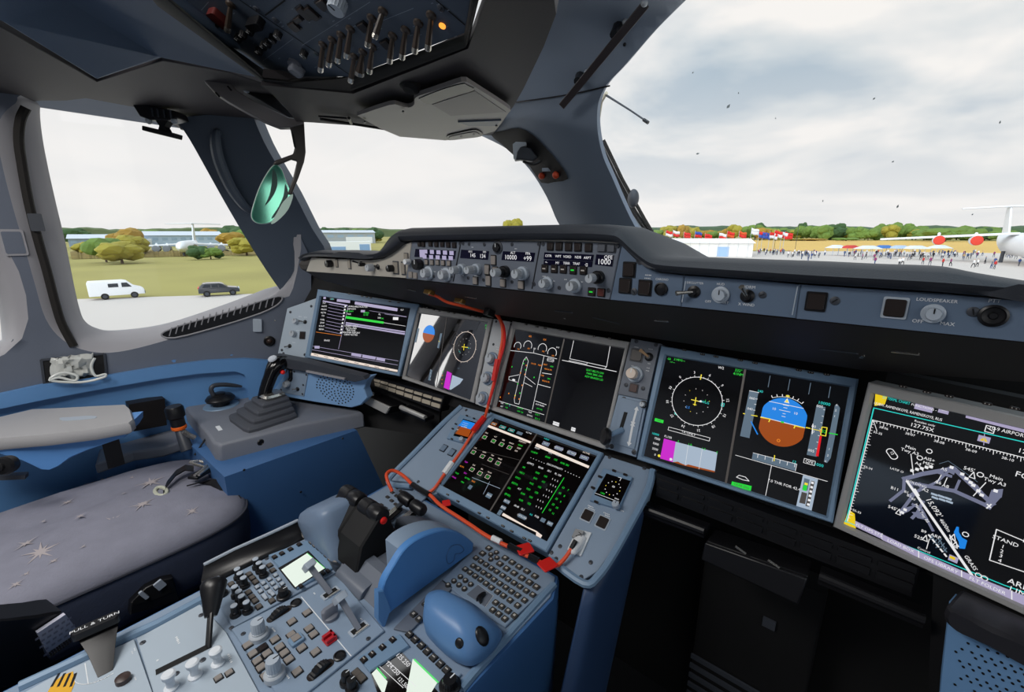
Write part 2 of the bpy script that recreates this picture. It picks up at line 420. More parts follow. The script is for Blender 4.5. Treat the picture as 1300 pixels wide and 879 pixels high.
pane('window_1', [(-90,230),(-90,480),(45,470),(45,300),(-20,250)], planeS((-1.46,0,1.2),(1,0,-0.1)), (-1,0,0))
p2 = [(40,100),(30,440),(150,440),(390,360),(392,250),(250,90)]
mb = MB(); P = [GLS(*p) + V((-0.012, 0, 0)) for p in p2]; mb.rings([P, [p + V((-0.012, 0.0, 0)) for p in P]]); struct(mb, 'window_2', GL)
WS = planeS((-0.55, 1.38, 1.25), (0.52, -0.72, -0.36))
pane('window_3', [(300,120),(640,150),(740,200),(745,320),(385,350)], WS, (-0.5, 0.8, 0.4))
WR = planeS((0.10, 1.60, 1.25), (-0.36, -0.76, -0.5))
wp = pane('window_4', [(735,40),(740,345),(1370,420),(1400,-60),(860,-60)], WR, (0.36, 0.76, 0.5))
# specks of dirt and insects on the windshield
mb = MB()
for x, y, s, r in ((925,135,3,0.6),(1140,262,2.2,0.4),(1134,205,1.6,1),(886,195,2,1.3),(1045,255,1.2,0.2),(1110,125,1.8,0.8),(1270,155,2,0.3),(938,118,1.2,0),(985,150,1,0),(1235,272,1.4,1),(880,92,1.3,0.5)):
    c, q = math.cos(r), math.sin(r)
    s *= .62; poly = [(s*(1.6 if k % 2 else 2.6)*math.cos(k*PI/4)*0.35, s*(1.5 if k % 3 else 2.1)*math.sin(k*PI/4)) for k in range(8)]
    P = [WR(x + a*c - b*q, y + a*q + b*c) - V((0.36, 0.76, 0.5)) * 0.0006 for a, b in poly]
    mb.rings([P, [p - V((0.36, 0.76, 0.5)) * 0.0008 for p in P]])
mb.build('dirt_specks', mat('dirt', '#a9b4b4', 0.9), wp)['kind'] = 'stuff'
# left windshield post with grab handle
pL = sm([(222,150),(240,176),(262,215),(290,265),(320,315),(348,358),(368,384)], False, 3)
pR = sm([(398,346),(414,322),(396,290),(373,245),(355,215),(335,180),(318,140)], False, 3)
def postS(x, y):
    p = POSTS(x, y); return p
shell('trim_3', pL + pR, postS, 0.07, POST, step=14, kind='structure', out=(-0.6,0.7,0.1), bevel=0.012)
gh = thing('grab_handle', 'long dark curved grab handle fixed to the left windshield post', 'handle', POSTS(290, 220))
mb = MB(); inw = V((0.70, -0.62, -0.2))
path = [(276,168,0.0),(277,172,.02),(280,190,.032),(287,212,.036),(299,238,.036),(312,258,.03),(318,268,0.0)]
pp = sm([tuple(POSTS(x, y) + inw * d) for x, y, d in path], False, 4); mb.tube(pp, [0.012 + 0.006*math.sin(PI*i/(len(pp)-1)) for i in range(len(pp))], 10)
mb.build('grip', mat('handle_grey', '#4d5663', 0.35), gh)
mb = MB(); mb.tube(sm([tuple(POSTS(x-6, y) + inw * 0.004) for x, y, d in path[:-1]], False, 3), 0.0022, 6); mb.build('edge_strip', LGREY, gh)
mb = MB(); fr = Fr(POSTS(375, 325), (0.55, 0.83, 0), (0.1, 0, 1))
mb.box(fr.Mp(380, 322), 0.03, 0.012, 0.012, r=0.003); tag(mb.build('post_latch', GREYD), 'small dark latch at the foot of the left windshield post', 'latch')
# centre post and the right hand ceiling lining: one smooth shell leaning back into the roof
def frontF(p):
    yy = 1.36 - 0.80 * (p.z - 1.3) + 0.55 * (math.sqrt((p.x + 0.10) ** 2 + 0.03) - 0.17)
    a = p.y - yy; b = p.z - 1.80 + 0.10 * max(0, p.x) ; k = 0.05
    h = max(0.0, min(1.0, 0.5 + 0.5 * (a - b) / k)); return b + (a - b) * h + k * h * (1 - h)
FRONT = march(frontF, 0.2, 4.0, 160)
cpost = sm([(722,300),(708,282),(694,250),(672,215),(645,190),(610,172)], False, 4) + [(600,160),(640,132)] + \
        sm([(655,118),(680,60),(698,20),(690,-30)], False, 3) + [(905,-30)] + sm([(872,-2),(830,40),(793,83),(770,108),(760,130),(758,152),(760,175),(766,200),(777,225),(790,255),(802,280),(818,308),(832,330)], False, 4) + [(840,345),(800,345)]
shell('trim_4', cpost, FRONT, 0.018, mat('centre_post_grey', '#8b98aa', 0.5, var=0.05, vscale=5, bump=0.15, bscale=400), step=14, kind='structure', out=(0.05,0.8,0.5), ang=70)
mb = MB(); mb.tube([FRONT(x, y) + V((0, -0.002, -0.002)) for x, y in sm([(640,131),(700,123),(740,116),(775,108)], False, 4)], 0.0018, 6)
struct(mb, 'trim_5', BLACK)
# dark beam above the side window, blue-grey ceiling facets
BEAM = planeS((-1.3, 0.2, 1.695), (0.03, 0.0, 1))
beam = [(-80,40),(0,34),(123,104),(206,77),(290,92),(352,112),(398,146),(402,156),(322,152),(255,168),(226,162),(175,137),(110,125),(85,128),(52,128),(20,133),(0,140),(-80,140)]
shell('ceiling_edge_left', beam, BEAM, 0.05, DARKC, step=20, kind='structure', out=(0,0,1), bevel=0.01)
bpy.data.objects['ceiling_edge_left'].name = 'trim_6'
def facets(name, pts, faces, mats, th=0.02, bevel=0.006, kind='structure'):
    P = [hz(x, y, z) for x, y, z in pts]; mb = MB(); bm = mb.bm
    vs = [bm.verts.new(p) for p in P]; fs = [bm.faces.new([vs[i] for i in f]) for f in faces]
    bm.normal_update(); bv = [bm.verts.new(p + V((0, 0.25, 1)) * th) for p in P]
    for f in faces: bm.faces.new([bv[i] for i in reversed(f)])
    for e in [e for e in bm.edges if len(e.link_faces) == 1 and e.verts[0] in vs and e.verts[1] in vs]:
        i, j = vs.index(e.verts[0]), vs.index(e.verts[1]); bm.faces.new((vs[i], vs[j], bv[j], bv[i]))
    return tag(mb.build(name, mats, bevel=bevel), kind=kind)
facets('ceiling', [(-60,-30,1.72),(-60,0,1.655),(0,27,1.655),(123,102,1.66),(206,75,1.668),(328,99,1.655),(354,93,1.645),(208,-2,1.665),(170,-30,1.67),(60,-30,1.73),(85,0,1.715)],
       [(0,1,2,3,4,10,9),(4,5,6,7,8,9,10)], CEIL)
# overhead unit underside
HP = [hz(449,119,1.585), hz(594,62,1.585), hz(400,155,1.70)]
HS = planeS((0, 0.5, 1.600), (0, -0.07, 1))
house = [(331,108),(352,124),(376,154),(402,156),(470,161),(560,170),(625,172),(652,135),(665,112),(690,60),(706,18),(700,-30),(612,-30),(617,0),(594,62),(449,119)]
shell('trim_7', house, HS, 0.03, DARKC, step=20, kind='structure', out=(0,0.3,1), bevel=0.008)
# the rest of the cabin shell around and behind the camera
mb = MB(); mb.box(T(0, 0.4, -0.06), 3.0, 3.8, 0.06); struct(mb, 'floor', mat('floor_carpet', '#15161a', 0.95, var=0.2, vscale=40))
mb = MB(); mb.rings([[V((-1.45, y, 1.70)), V((-1.0, y, 1.95)), V((1.15, y, 1.95)), V((1.45, y, 1.72)), V((1.5, y, 1.76)), V((1.17, y, 2.0)), V((-1.02, y, 2.0)), V((-1.5, y, 1.74))] for y in (-1.6, .42, .66)]); struct(mb, 'ceiling_aft', mat('aft_lining', '#8b93a0', 0.7)); bpy.data.objects['ceiling_aft'].name = 'ceiling.001'
mb = MB()
mb.box(T(1.42, 0.35, 0), 0.05, 2.9, 0.95); mb.box(T(1.42, -0.75, 0.95), 0.05, 0.7, 1.0); mb.box(T(1.40, 0.35, 1.66), 0.05, 2.9, 0.10)
struct(mb, 'wall_right', TRIM)
mb = MB(); mb.box(T(-1.42, -0.9, 0), 0.05, 1.6, 2.0); struct(mb, 'wall_left_aft', TRIM); bpy.data.objects['wall_left_aft'].name = 'wall_left.001'
mb = MB(); mb.box(T(0, -1.6, 0), 2.9, 0.05, 2.0); struct(mb, 'wall_back', mat('bulkhead', '#6f7681', 0.7))
# ------------------------------------------------------------------ window trim details on the left wall
v = thing('air_vent', 'long slotted air outlet set in the sill of the left side window', 'vent', WALL(280, 405))
vm = MB(); vc = sm([(205,424),(222,429),(280,414),(330,398),(352,387),(358,378),(345,378),(290,396),(230,413)], True, 3)
inn = V((0.9, -0.25, 0.1)).normalized()
P = [WALL(*p) for p in vc]; vm.rings([[p - inn*0.004 for p in P], [p + inn*0.004 for p in P]]); vm.build('vent_body', BLACK, v)
for k in range(17):
    t = k / 16; x = 216 + t * 130; y = 421 - t * 38 - 3*math.sin(t*PI)
    a, b = WALL(x + 2, y - 5.5), WALL(x - 1, y + 5.5)
    mb = MB(); mb.bar(a + inn*0.005, b + inn*0.005, 0.009, 0.003, up=(0.2,1,0)); mb.build('slat', TRIML, v)
mb = MB(); mb.tube([p + inn*0.006 for p in P] + [P[0] + inn*0.006], 0.003, 6); mb.build('vent_rim', TRIML, v)
WF = Fr(WALL(330, 425), WALL(345, 425) - WALL(315, 425), (0, 0, 1))
mb = MB(); mb.box(WF.Mp(327, 413), 0.030, 0.050, 0.012, r=0.004, inset=0.002); hk = mb.build('coat_hook', LGREY, bevel=0.001)
tag(hk, 'small grey flap latch on the wall beside the sill air vent', 'latch')
an = thing('wall_air_nozzle', 'round black air nozzle in the left wall above the blue ledge', 'air nozzle', WF.px(342, 433))
mb = MB(); M = WF.Mp(342, 433); mb.lathe(M, [(0.020, 0), (0.020, 0.006), (0.016, 0.008), (0.013, 0.003)], 24); mb.build('ring', BLACK, an)
mb = MB(); mb.ball(M @ T(0, 0, 0.0), 0.011); mb.build('ball', mat('nozzle_brown', '#3a2b26', 0.3), an)
mb = MB(); mb.lathe(WF.Mp(349, 407), [(0.003, 0), (0.003, 0.002)], 10); tag(mb.build('wall_screw', METAL), 'tiny round screw in the left wall right of the flap latch', 'screw')
# rubber seal strip in the reveal, small label plate
mb = MB(); st = sm([(32,139),(25,155),(23,180),(27,210),(35,255),(46,300),(58,342),(70,388),(78,412),(92,438)], False, 4)
S2 = wallF(0.03)
mb.tube([S2(*p) + V((0.028, 0, 0)) for p in st], 0.011, 8); tag(mb.build('seal_strip', RUBBER), 'dark rubber seal strip running down the reveal of the left side window', 'seal')
mb = MB(); mb.box(Fr(S2(48, 285), (0.1, 1, 0), (0, 0.1, 1)).Mp(47, 283, 0.034), 0.03, 0.05, 0.012, r=0.003); tag(mb.build('seal_clip', GREYD), 'dark clip halfway down the window seal strip', 'clip')
fw = Fr(WALL(18, 308), (0.02, 1, 0), (0.1, 0, 1)); mb = MB(); mb.box(fw.Mp(17, 308), 0.05, 0.075, 0.004, r=0.006)
mb.box(fw.Mp(17, 308, 0.004), 0.04, 0.063, 0.001, mi=1, r=0.004)
tag(mb.build('wall_label', [TRIML, TRIM]), 'small rectangular placard on the pillar at the left edge of the photo', 'placard')
# stowage recess with folded clear plastic bag
rc = thing('wall_pocket', 'dark wall pocket in the grey lining below the left side window', 'pocket', WALL(95, 468))
mb = MB(); q = [(52,457),(132,449),(135,478),(56,487)]; P = [WALL(*p) for p in q]
mb.rings([[p + V((0.002,0,0)) for p in P], [p + V((0.004,0,0)) for p in P]]); mb.build('pocket_opening', BLACKM, rc)
for a, b in ((0,1),(1,2),(2,3),(3,0)):
    mb = MB(); mb.bar(P[a] + V((0.004,0,0)), P[b] + V((0.004,0,0)), 0.006, 0.006, up=(1,0,0)); mb.build('pocket_rim', GREYD, rc)
mb = MB(); random.seed(3); g = []
for j in range(7):
    row = []
    for i in range(12):
        x = 64 + i * 4.9; y = 453 + j * 4.6 - (i * 0.45); p = WALL(x, y) + V((0.012 + random.random() * 0.03 * math.sin(PI * (i + .5) / 12), random.uniform(-.004, .004), random.uniform(-.004, .004))); row.append(p)
    g.append(row)
mb.rings(g, 0, False, False, closed=False)
bag = mb.build('plastic_bag', mat('clear_bag', '#c6c8c4', 0.15, coat=0.5), ang=25); so = bag.modifiers.new('Solidify', 'SOLIDIFY'); so.thickness = 0.003
tag(bag, 'crumpled clear plastic bag with tubing stuffed in the wall pocket', 'bag')
mb = MB(); mb.tube([WALL(x, y) + V((0.045, 0, 0)) for x, y in sm([(60,480),(72,476),(92,480),(95,474),(80,470),(66,474),(64,480),(100,482),(128,476),(130,472),(118,474),(113,462),(117,452)], False, 4)], 0.004, 8)
mb.build('hose', mat('clear_tube', '#d9dcd8', 0.2), bag)
# window-top mount (silhouetted bracket)
BR = Fr(hz(205, 150, 1.66), (0.77, 0.64, 0), (0.0, 0.0, 1))
mt = thing('camera_mount', 'dark bracket with crossbar hanging at the top of the left side window', 'bracket', BR.px(205, 150))
mb = MB(); mb.prism(BR.M(0,0), [BR.ab(*p) for p in ((172,131),(228,143),(232,152),(218,155),(196,154),(184,150))], -0.03, 0.02); mb.build('bracket_body', BLACK, mt, bevel=0.003)
for x, y in ((201,145),(208,146),(216,147),(224,148)):
    mb = MB(); mb.box(BR.Mp(x, y, 0.02), 0.004, 0.022, 0.004); mb.build('rib', GREYD, mt)
mb = MB(); mb.prism(BR.M(0,0), [BR.ab(*p) for p in ((200,152),(218,153),(212,162),(216,169),(204,168),(206,161))], -0.012, 0.012); mb.build('neck', BLACK, mt)
mb = MB(); mb.prism(BR.M(0,0), [BR.ab(*p) for p in ((186,161),(228,171),(227,177),(186,167))], -0.015, 0.018); mb.build('crossbar', BLACK, mt, bevel=0.002)
for x, y in ((193,155),(225,155)):
    mb = MB(); mb.ball(BR.Mp(x, y, 0.012), 0.009); mb.build('clamp_knob', SILV, mt)
mb = MB(); sp = Fr(hz(265, 158, 1.675), (0.75, 0.66, 0), (0, 0.1, 1)); mb.prism(sp.M(0,0), [sp.ab(*p) for p in ((228,157),(298,151),(302,154),(300,158),(232,166))], 0, 0.012)
tag(mb.build('visor_rail', mat('rail_grey', '#8d8a84', 0.5), bevel=0.002), 'pale grey rail at the top of the left windshield post', 'rail')
# ================================================================== GLARESHIELD
GY = 0.70
G = Fr((0, GY, 1.25), (1, 0, 0), (0, 0, 1))
gs = thing('glareshield', 'long dark padded glareshield over the instrument panel with raised centre', 'glareshield', (0, GY, 1.2))
top = sm([(386,322),(400,318),(440,319),(474,320),(488,312),(500,296),(510,290),(530,289),(640,286.5),(740,284.5),(770,285.5),(788,290),(806,307),(822,321),(838,327),(880,329),(960,332),(1040,335),(1120,339),(1180,341),(1215,344),(1260,353),(1340,366)], False, 3)
bot = sm([(386,332),(398,326),(440,327),(474,329),(490,326),(503,318),(514,309),(524,306),(640,304.5),(740,305.5),(780,308),(792,312),(806,325),(822,338),(838,345),(880,349),(960,355),(1040,361),(1120,366),(1180,370),(1215,373),(1260,377),(1340,384)], False, 3)
mb = MB()
lip = []
for y0, dz, k in ((1.30,-0.09,0),(1.0,-0.03,0),(0.80,-0.002,0),(0.715,0.0,0),(0.69,-0.004,0),(0.676,-0.012,0)):
    lip.append([V((p.x, y0, p.z + dz)) for p in (hy(x, y, 0.69) for x, y in top)])
for y0, dz in ((0.672,0.012),(0.678,0.003),(0.69,0.0),(GY + 0.01,0.004)):
    lip.append([V((p.x, y0, p.z + dz)) for p in (hy(x, y, 0.69) for x, y in bot)])
mb.rings(lip, 0, False, False, closed=False); o = mb.build('padded_hood', PAD, gs, ang=60)
so = o.modifiers.new('Solidify', 'SOLIDIFY'); so.thickness = 0.006; so.offset = -1 if o.data.polygons[0].normal.z < 0 else -1
# underside slope between the glareshield and the displays
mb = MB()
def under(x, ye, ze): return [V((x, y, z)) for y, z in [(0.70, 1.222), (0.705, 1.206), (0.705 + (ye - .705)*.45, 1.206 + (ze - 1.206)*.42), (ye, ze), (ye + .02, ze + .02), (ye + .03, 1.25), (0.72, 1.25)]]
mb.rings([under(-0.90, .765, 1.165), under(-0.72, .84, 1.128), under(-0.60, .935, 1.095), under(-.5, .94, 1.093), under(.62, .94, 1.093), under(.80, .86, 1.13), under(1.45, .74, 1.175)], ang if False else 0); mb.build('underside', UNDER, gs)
for x, y, L, a in ((425,357,.03,0),(415,371,.012,1.3),(437,372,.03,0),(523,367,.03,-.4),(520,378,.03,0),(598,376,.035,-.2),(716,394,.05,0.1),(718,403,.02,1.4),(840,405,.03,0.2),(890,428,.05,0.1),(1065,443,.05,.05),(1095,450,.02,1.4),(1150,445,.03,0.1),(770,405,.06,-.5),(806,418,.06,-.5)):
    US = Fr((0, 0.84, 1.148), (1, 0, 0), (0, 0.905, -0.425)) if False else Fr((0, 0.84, 1.1475), (1, 0, 0), (0, -0.905, 0.425))
    m = US.Mp(x, y, 0.001, a); mb = MB(); mb.box(m, L, 0.005, 0.004, r=0.002); mb.build('clip', METAL if L < .05 else GREYD, gs)  # small strips stand in for slits of light leaking under the glareshield

mb = MB(); mb.box(T(0.1, 1.10, 0.0), 2.9, 0.04, 1.22); struct(mb, 'wall_front', mat('firewall_black', '#050506', 0.8, var=0.1))
# ================================================================== MAIN PANEL AND ITS SIX SCREENS
TA, TB = 0.33957, 1.01158
FA = Fr((0, 0.93153, 0.94647), (1, 0, 0), (0, math.sin(TA), math.cos(TA)))
FB = Fr((-0.01514, 0.78223, 0.72659), (1, 0, 0), (0, math.sin(TB), math.cos(TB)))
def canted(o, a, t):
    n = V((-math.sin(a), math.cos(a), 0)); return Fr(o, (math.cos(a), math.sin(a), 0), V((0, 0, 1)) * math.cos(t) + n * math.sin(t))
FC = canted((-0.635, 0.955, 1.07), 0.5, 0.30)
FD = canted((0.806, 0.8548, 0.9493), -0.2757, 0.1017)
def Z(x0, y0, s): return lambda x, y: (x0 + x / s, y0 + y / s)
WHT, GRN, AMB, CYA, MAG, LAV = glow('px_white', '#e8e8ea'), glow('px_green', '#24d43c'), glow('px_amber', '#f08a2c'), glow('px_cyan', '#2fd0c8'), glow('px_magenta', '#c828c8'), glow('px_lavender', '#a8a0c0')
YEL, BLU, BRN, GRY, RDD, DGR, PNK, LBL = glow('px_yellow', '#f0dc3c'), glow('px_blue', '#1e82e0'), glow('px_brown', '#9a4712'), glow('px_grey', '#5c6e7e'), glow('px_red', '#e01822'), glow('px_dim', '#4a4644'), glow('px_cream', '#ecdcd0'), glow('px_pale_blue', '#a4b4c6')
PAL = [WHT, GRN, AMB, CYA, MAG, LAV, YEL, BLU, BRN, GRY, RDD, DGR, PNK, LBL]
W_, G_, A_, C_, M_, L_, Y_, B_, N_, R_, X_, D_, K_, P_ = range(14)
def disp(label, fr, outer, inner, btns, bm=BEZEL, depth=0.03, scr=None):
    o = [fr.ab(*p) if isinstance(p, tuple) else p for p in outer]; i = [fr.ab(*p) if isinstance(p, tuple) else p for p in inner]
    o = [tuple(p) for p in o]; i = [tuple(p) for p in i]
    c = tuple(sum(p[k] for p in o) / 4 for k in (0, 1))
    t = thing('display_unit', label, 'display screen', fr.P(*c, 0), 'large flight deck display screens')
    mb = MB(); ro = lambda h, g=1.0: [fr.P(c[0] + (p[0]-c[0]) * g, c[1] + (p[1]-c[1]) * g, h) for p in o]
    ri = lambda h, g=1.0: [fr.P(c[0] + (p[0]-c[0]) * g, c[1] + (p[1]-c[1]) * g, h) for p in i]
    mb.rings([ro(-depth), ro(0.009), ro(0.012, 0.985), ri(0.012, 1.02), ri(0.005)], 0, True, False); mb.build('bezel', bm, t, ang=20)
    mb = MB(); mb.face(ri(0.005)); mb.face(ri(0.001)[::-1])
    mb.build('screen', scr or SCREEN, t)
    me = None
    for x, y in btns:
        if me is None:
            mb = MB(); mb.box(I4, 0.010, 0.0042, 0.003, r=0.002, inset=0.0008); mb.box(T(-0.002, 0, 0.003), 0.0012, 0.0016, 0.0002, 1); mb.box(T(0.002, 0, 0.003), 0.0012, 0.0016, 0.0002, 1); me = mb.mesh('bezel_button', [BTND, KEYF])
        inst(me, 'bezel_button', t, fr.Mp(x, y, 0.012))
    return t
cpfd = disp('large display tilted in the captain panel, most of it covered by a bright reflection', FA, [(533.5,390.5),(627,405.5),(604,512),(513,481.5)], [(533.5,398.5),(621,410.5),(599.5,508.5),(516,477.5)],
    [(546,392),(554,394.5),(561,396),(573,397.5),(580,399),(600,402),(607,403),(613,404)], BEZELG, scr=mat('screen_glass_reflective', '#0b0808', .03, ior=3.4))
cu = disp('large centre display with engine dials and aircraft outline above the lower screen', FA, [(653,408.5),(800.5,435),(770,570.5),(626.5,521)], [(655.5,419),(794,443.5),(766.5,561.5),(631.5,516.5)],
    [(671,413),(685,416),(695.5,418),(714,420),(725,422.5),(757,428),(777,431)], BEZELG)
cl = disp('lowest large display sloping down to the pedestal, green flight plan text on its right half', FB, [(624,526),(767,578),(695.5,704),(555,626.5)], [(628.5,532.5),(758.5,580.5),(695.3,689),(563,618.5)],
    [(571,631.5),(584,640),(611,655),(622,661),(641,671.5),(652,678),(668,687),(675,690)])
fo = disp('large display with compass ring at left and blue and brown attitude ball at right', FA, [(841,440),(1090,482),(1057.5,663.5),(810.5,583)], [(847,452.5),(1078.5,492),(1049,654.5),(818.5,579)],
    [(871,445.5),(894,451),(911,454),(941.5,458.5),(960,462),(1015,471),(1030,474),(1050,476.5)])
q = FD.ab(1111.7, 500); q2 = FD.ab(1073, 664)
ow, oh = 0.36 / 2, 0.2645 / 2
fois = disp('large display showing an airport chart, at the right edge of the photo', FD, [V((-ow, oh)), V((ow, oh)), V((ow, -oh)), V((-ow, -oh))], [V((q[0], q[1])), V((-q[0], q[1])), V((-q2[0], q2[1])), V((q2[0], q2[1]))],
    [(1150,490),(1180,497),(1208,502),(1256,511.5),(1290,517)], BEZELG)
coi = disp('large display with lavender lists and tables, leftmost of the six screens', FC, [(405.5,368),(533,387),(508.5,478),(389,454)], [(409,377),(521.5,392),(505.5,473.5),(396,451.5)],
    [(421,370.5),(446,374),(462,377),(468,378),(473,379),(497,383.5),(508,385)])
# ---- captain's primary display
s = Sym(FA, 0.0056); z = Z(500, 370, 5.861)
ca, cb = FA.ab(*z(535, 415)); s.arc(ca, cb, 0.048, 0.0012, K_); 
for k in range(12):
    an = math.radians(30 * k); s.line([(ca + .048*math.cos(an), cb + .048*math.sin(an)), (ca + .052*math.cos(an), cb + .052*math.sin(an))], .001, K_, True)
    s.disc(ca + .026*math.cos(an), cb + .026*math.sin(an), .0008, W_, 6)
s.line([z(515, 415), z(560, 420)], .002, Y_); s.line([z(533, 395), z(528, 440)], .002, Y_); s.text('ILS', *z(565, 425), .006, C_); s.text('2.5', *z(497, 450), .006, C_)
s.line([(568.5, 404), (555.5, 491)], .0018, D_)
for y in (150, 165, 180): pass
s.text('332', *z(696, 258), .008, G_); s.text('45', *z(694, 277), .008, G_)
s.ppoly([z(405, 595), z(440, 612), z(420, 735), z(380, 718)], M_); s.ppoly([z(445, 625), z(525, 655), z(500, 690), z(432, 735), z(422, 730)], P_)
for k, y in enumerate((605, 635, 665, 695)): s.text('%d0' % (4 - k), *z(372 - k*2, y - 6), .006, (G_, A_, A_, Y_)[k])
s.rect(*z(280, 625), .010, .036, R_); 
for y in (585, 610, 635, 660): s.text('-0', *z(282, y), .005, W_)
s.text('NAV', *z(490, 575), .005, R_)
# attitude half of the captain's display
pa, pb = FA.ab(*z(270, 310)); s.poly([(pa + .030*math.cos(PI*k/14), pb - .004 + .030*math.sin(PI*k/14)) for k in range(15)], B_)
s.poly([(pa + .030*math.cos(PI*k/14), pb - .004 - .030*math.sin(PI*k/14)) for k in range(15)], N_)
s.rect(*z(180, 330), .009, .05, R_); s.rect(*z(350, 370), .009, .05, R_); s.text('100', *z(345, 375), .007, Y_)
s.build('symbology', PAL, cpfd)
# ---- engine / systems display
s = Sym(FA, 0.0056); z = Z(630, 410, 6.762)
for x, y, r in ((193,205,.012),(280,200,.014),(405,225,.014),(488,262,.014)):
    a, b = FA.ab(*z(x, y)); s.arc(a, b, r, .0014, W_ , -20, 200, 20); s.text('XX', *z(x + 8, y + 24), .0065, A_)
s.text('XX', *z(300, 120), .008, A_); s.text('XX', *z(425, 148), .008, A_); s.text('N1', *z(340, 225), .007, W_); s.text('EGT', *z(538, 215), .006, W_)
s.line([z(130, 240), z(330, 262), z(530, 312)], .0012, W_); s.line([z(335, 225), z(330, 262)], .001, W_); s.line([z(420, 285), z(320, 745)], .0013, W_)
s.line([(717.5, 431.5), (693.5, 537)], .004, D_)
s.line([z(268, 295), z(245, 325), z(232, 370), z(165, 655), z(168, 690), z(205, 700), z(285, 330), z(268, 295)], .0012, W_)
s.line([z(205, 448), z(120, 465), z(118, 490), z(190, 512)], .0011, W_); s.line([z(258, 460), z(345, 530)], .0011, W_); s.line([z(248, 515), z(318, 550)], .0011, W_)
a, b = FA.ab(*z(160, 492)); s.poly([(a + .006*math.cos(k), b + .003*math.sin(k)) for k in (0, .8, 1.6, 2.4, 3.2, 4, 4.8, 5.6)], W_)
for x, y, c in ((262,318,G_),(245,352,G_),(268,368,A_),(262,405,G_),(218,432,A_),(255,445,A_),(195,525,G_),(232,538,A_),(213,605,G_),(172,625,Y_),(168,645,A_),(206,655,A_),(45,640,A_),(118,608,A_),(145,380,G_),(335,470,G_)):
    s.rect(*z(x, y), .003, .0038, c)
s.text('DOOR', *z(330, 355), .006, A_); s.text('MAIN', *z(385, 368), .006, A_); s.text('OXYGEN', *z(475, 322), .0065, W_); s.rect(*z(475, 322), .019, .008, W_, out=.0008)
for x, y, t, c in ((430,362,'CKPT',A_),(485,378,'1850',G_),(455,403,'REGUL PR',A_),(405,455,'CAB',A_),(460,483,'1850',G_),(435,505,'REGUL PR',A_)): s.text(t, *z(x, y), .006, c)
s.line([z(405, 432), z(485, 445)], .0014, W_); s.line([z(370, 530), z(475, 558)], .0013, W_); s.line([z(345, 672), z(440, 705)], .0013, W_)
s.text('AUX BLEED', *z(385, 708), .0062, W_); s.text('OFF ON', *z(380, 742), .006, G_)
s.line([z(35, 672), z(420, 790)], .0011, W_)
for x, y, t, c in ((60,692,'TAT',W_),(58,720,'SAT',W_),(98,700,'+19',G_),(96,728,'+18',G_),(125,712,'C',C_),(215,735,'06 H 32',G_),(215,765,'GW 124',G_),(300,770,'FOB',W_),(297,798,'GWCG',W_),(362,790,'12.4 T',G_),(362,825,'32.1 %',G_)): s.text(t, *z(x, y), .0066, c)
z = Z(620, 390, 4.396)
s.line([z(418, 298), z(720, 362)], .0014, W_); s.line([z(482, 190), z(460, 290), z(665, 335), z(685, 222)], .0012, W_); s.line([z(455, 300), z(555, 322), z(558, 312)], .0011, W_); s.line([z(655, 345), z(665, 335)], .0012, W_)
for k, t in enumerate(('SEAT BELTS ON', 'PARK BRK ON', 'ADV BRAKES LO')): s.text(t[:13], *z(600 - k*3, 362 + k*18), .0078, G_)
for x, y, t in ((384, 652, 'STATUS'), (480, 683, 'ADV')): s.rect(*z(x, y), .012 if t == 'ADV' else .019, .009, W_); s.text(t, *z(x, y), .006, D_ + 0)
s.build('symbology', PAL, cu)
# ---- lower display
s = Sym(FB, 0.0056, .95); z = Z(560, 525, 5.67)
s.ppoly([z(345, 90), z(660, 215), z(653, 228), z(335, 105)], K_)
for x, y, w, c in ((385,85,.018,A_),(448,108,.02,C_),(510,130,.02,C_),(570,152,.018,R_)):
    s.rect(*z(x, y), w, .008, R_ if c == R_ else D_); s.rect(*z(x, y), w, .008, c, out=.0008)
for t, x, y in (('FUEL', 385, 86), ('PERF', 450, 110), ('INIT', 512, 132)): s.text(t, *z(x, y), .0062, W_)
s.text('ACTIVE', *z(635, 150), .006, W_)
def cell(x, y, t, v):
    s.rect(*z(x, y), .013, .010, K_, out=.0008); s.text(v, *z(x, y), .008, G_); s.text(t, x=z(x + 14, y - 30)[0], y=z(x + 14, y - 30)[1], size=.0058, mi=K_)
for x, y, t, v in ((318,180,'CRZ','FL3'),(382,208,'ALT','250'),(440,232,'SPD','310'),(497,255,'MACH','.84'),(238,288,'CLB','A1'),(303,318,'QNH','0'),(360,342,'TMP','15'),(415,368,'WND','32'),(228,412,'FLX','47'),(285,440,'ISA','11'),(340,465,'TOW','12')): cell(x, y, t, v)
for x, y, t, c in ((575,240,'GATE',G_),(590,215,'AIRPORT',K_),(565,262,'DIST',K_),(545,280,'KM',K_),(185,360,'TRIP',M_),(155,392,'ALTN',A_),(120,440,'TAXI',G_),(180,440,'RSV',M_),(160,505,'MIN',G_),(195,478,'EXTRA',G_),(238,500,'PAX',A_),(100,470,'FINAL',M_)): s.text(t, *z(x, y), .0064, c)
s.rect(*z(215, 540), .011, .011, R_); s.line([z(180, 250+60-60), z(570, 345)], .0007, D_); s.line([z(300, 365+10), z(495, 450)], .0007, D_)
s.line([z(310, 590), z(355, 500)], .0008, P_); s.line([z(230, 470), z(430, 550)], .0008, P_)
s.rect(*z(350, 600), .016, .013, R_); s.text('DATA', *z(352, 600), .006, W_)
s.line([(682, 553), (623.5, 650)], .0042, D_)
z = Z(640, 545, 5.671)
s.ppoly([z(240, 112), z(618, 275), z(610, 292), z(228, 132)], K_)
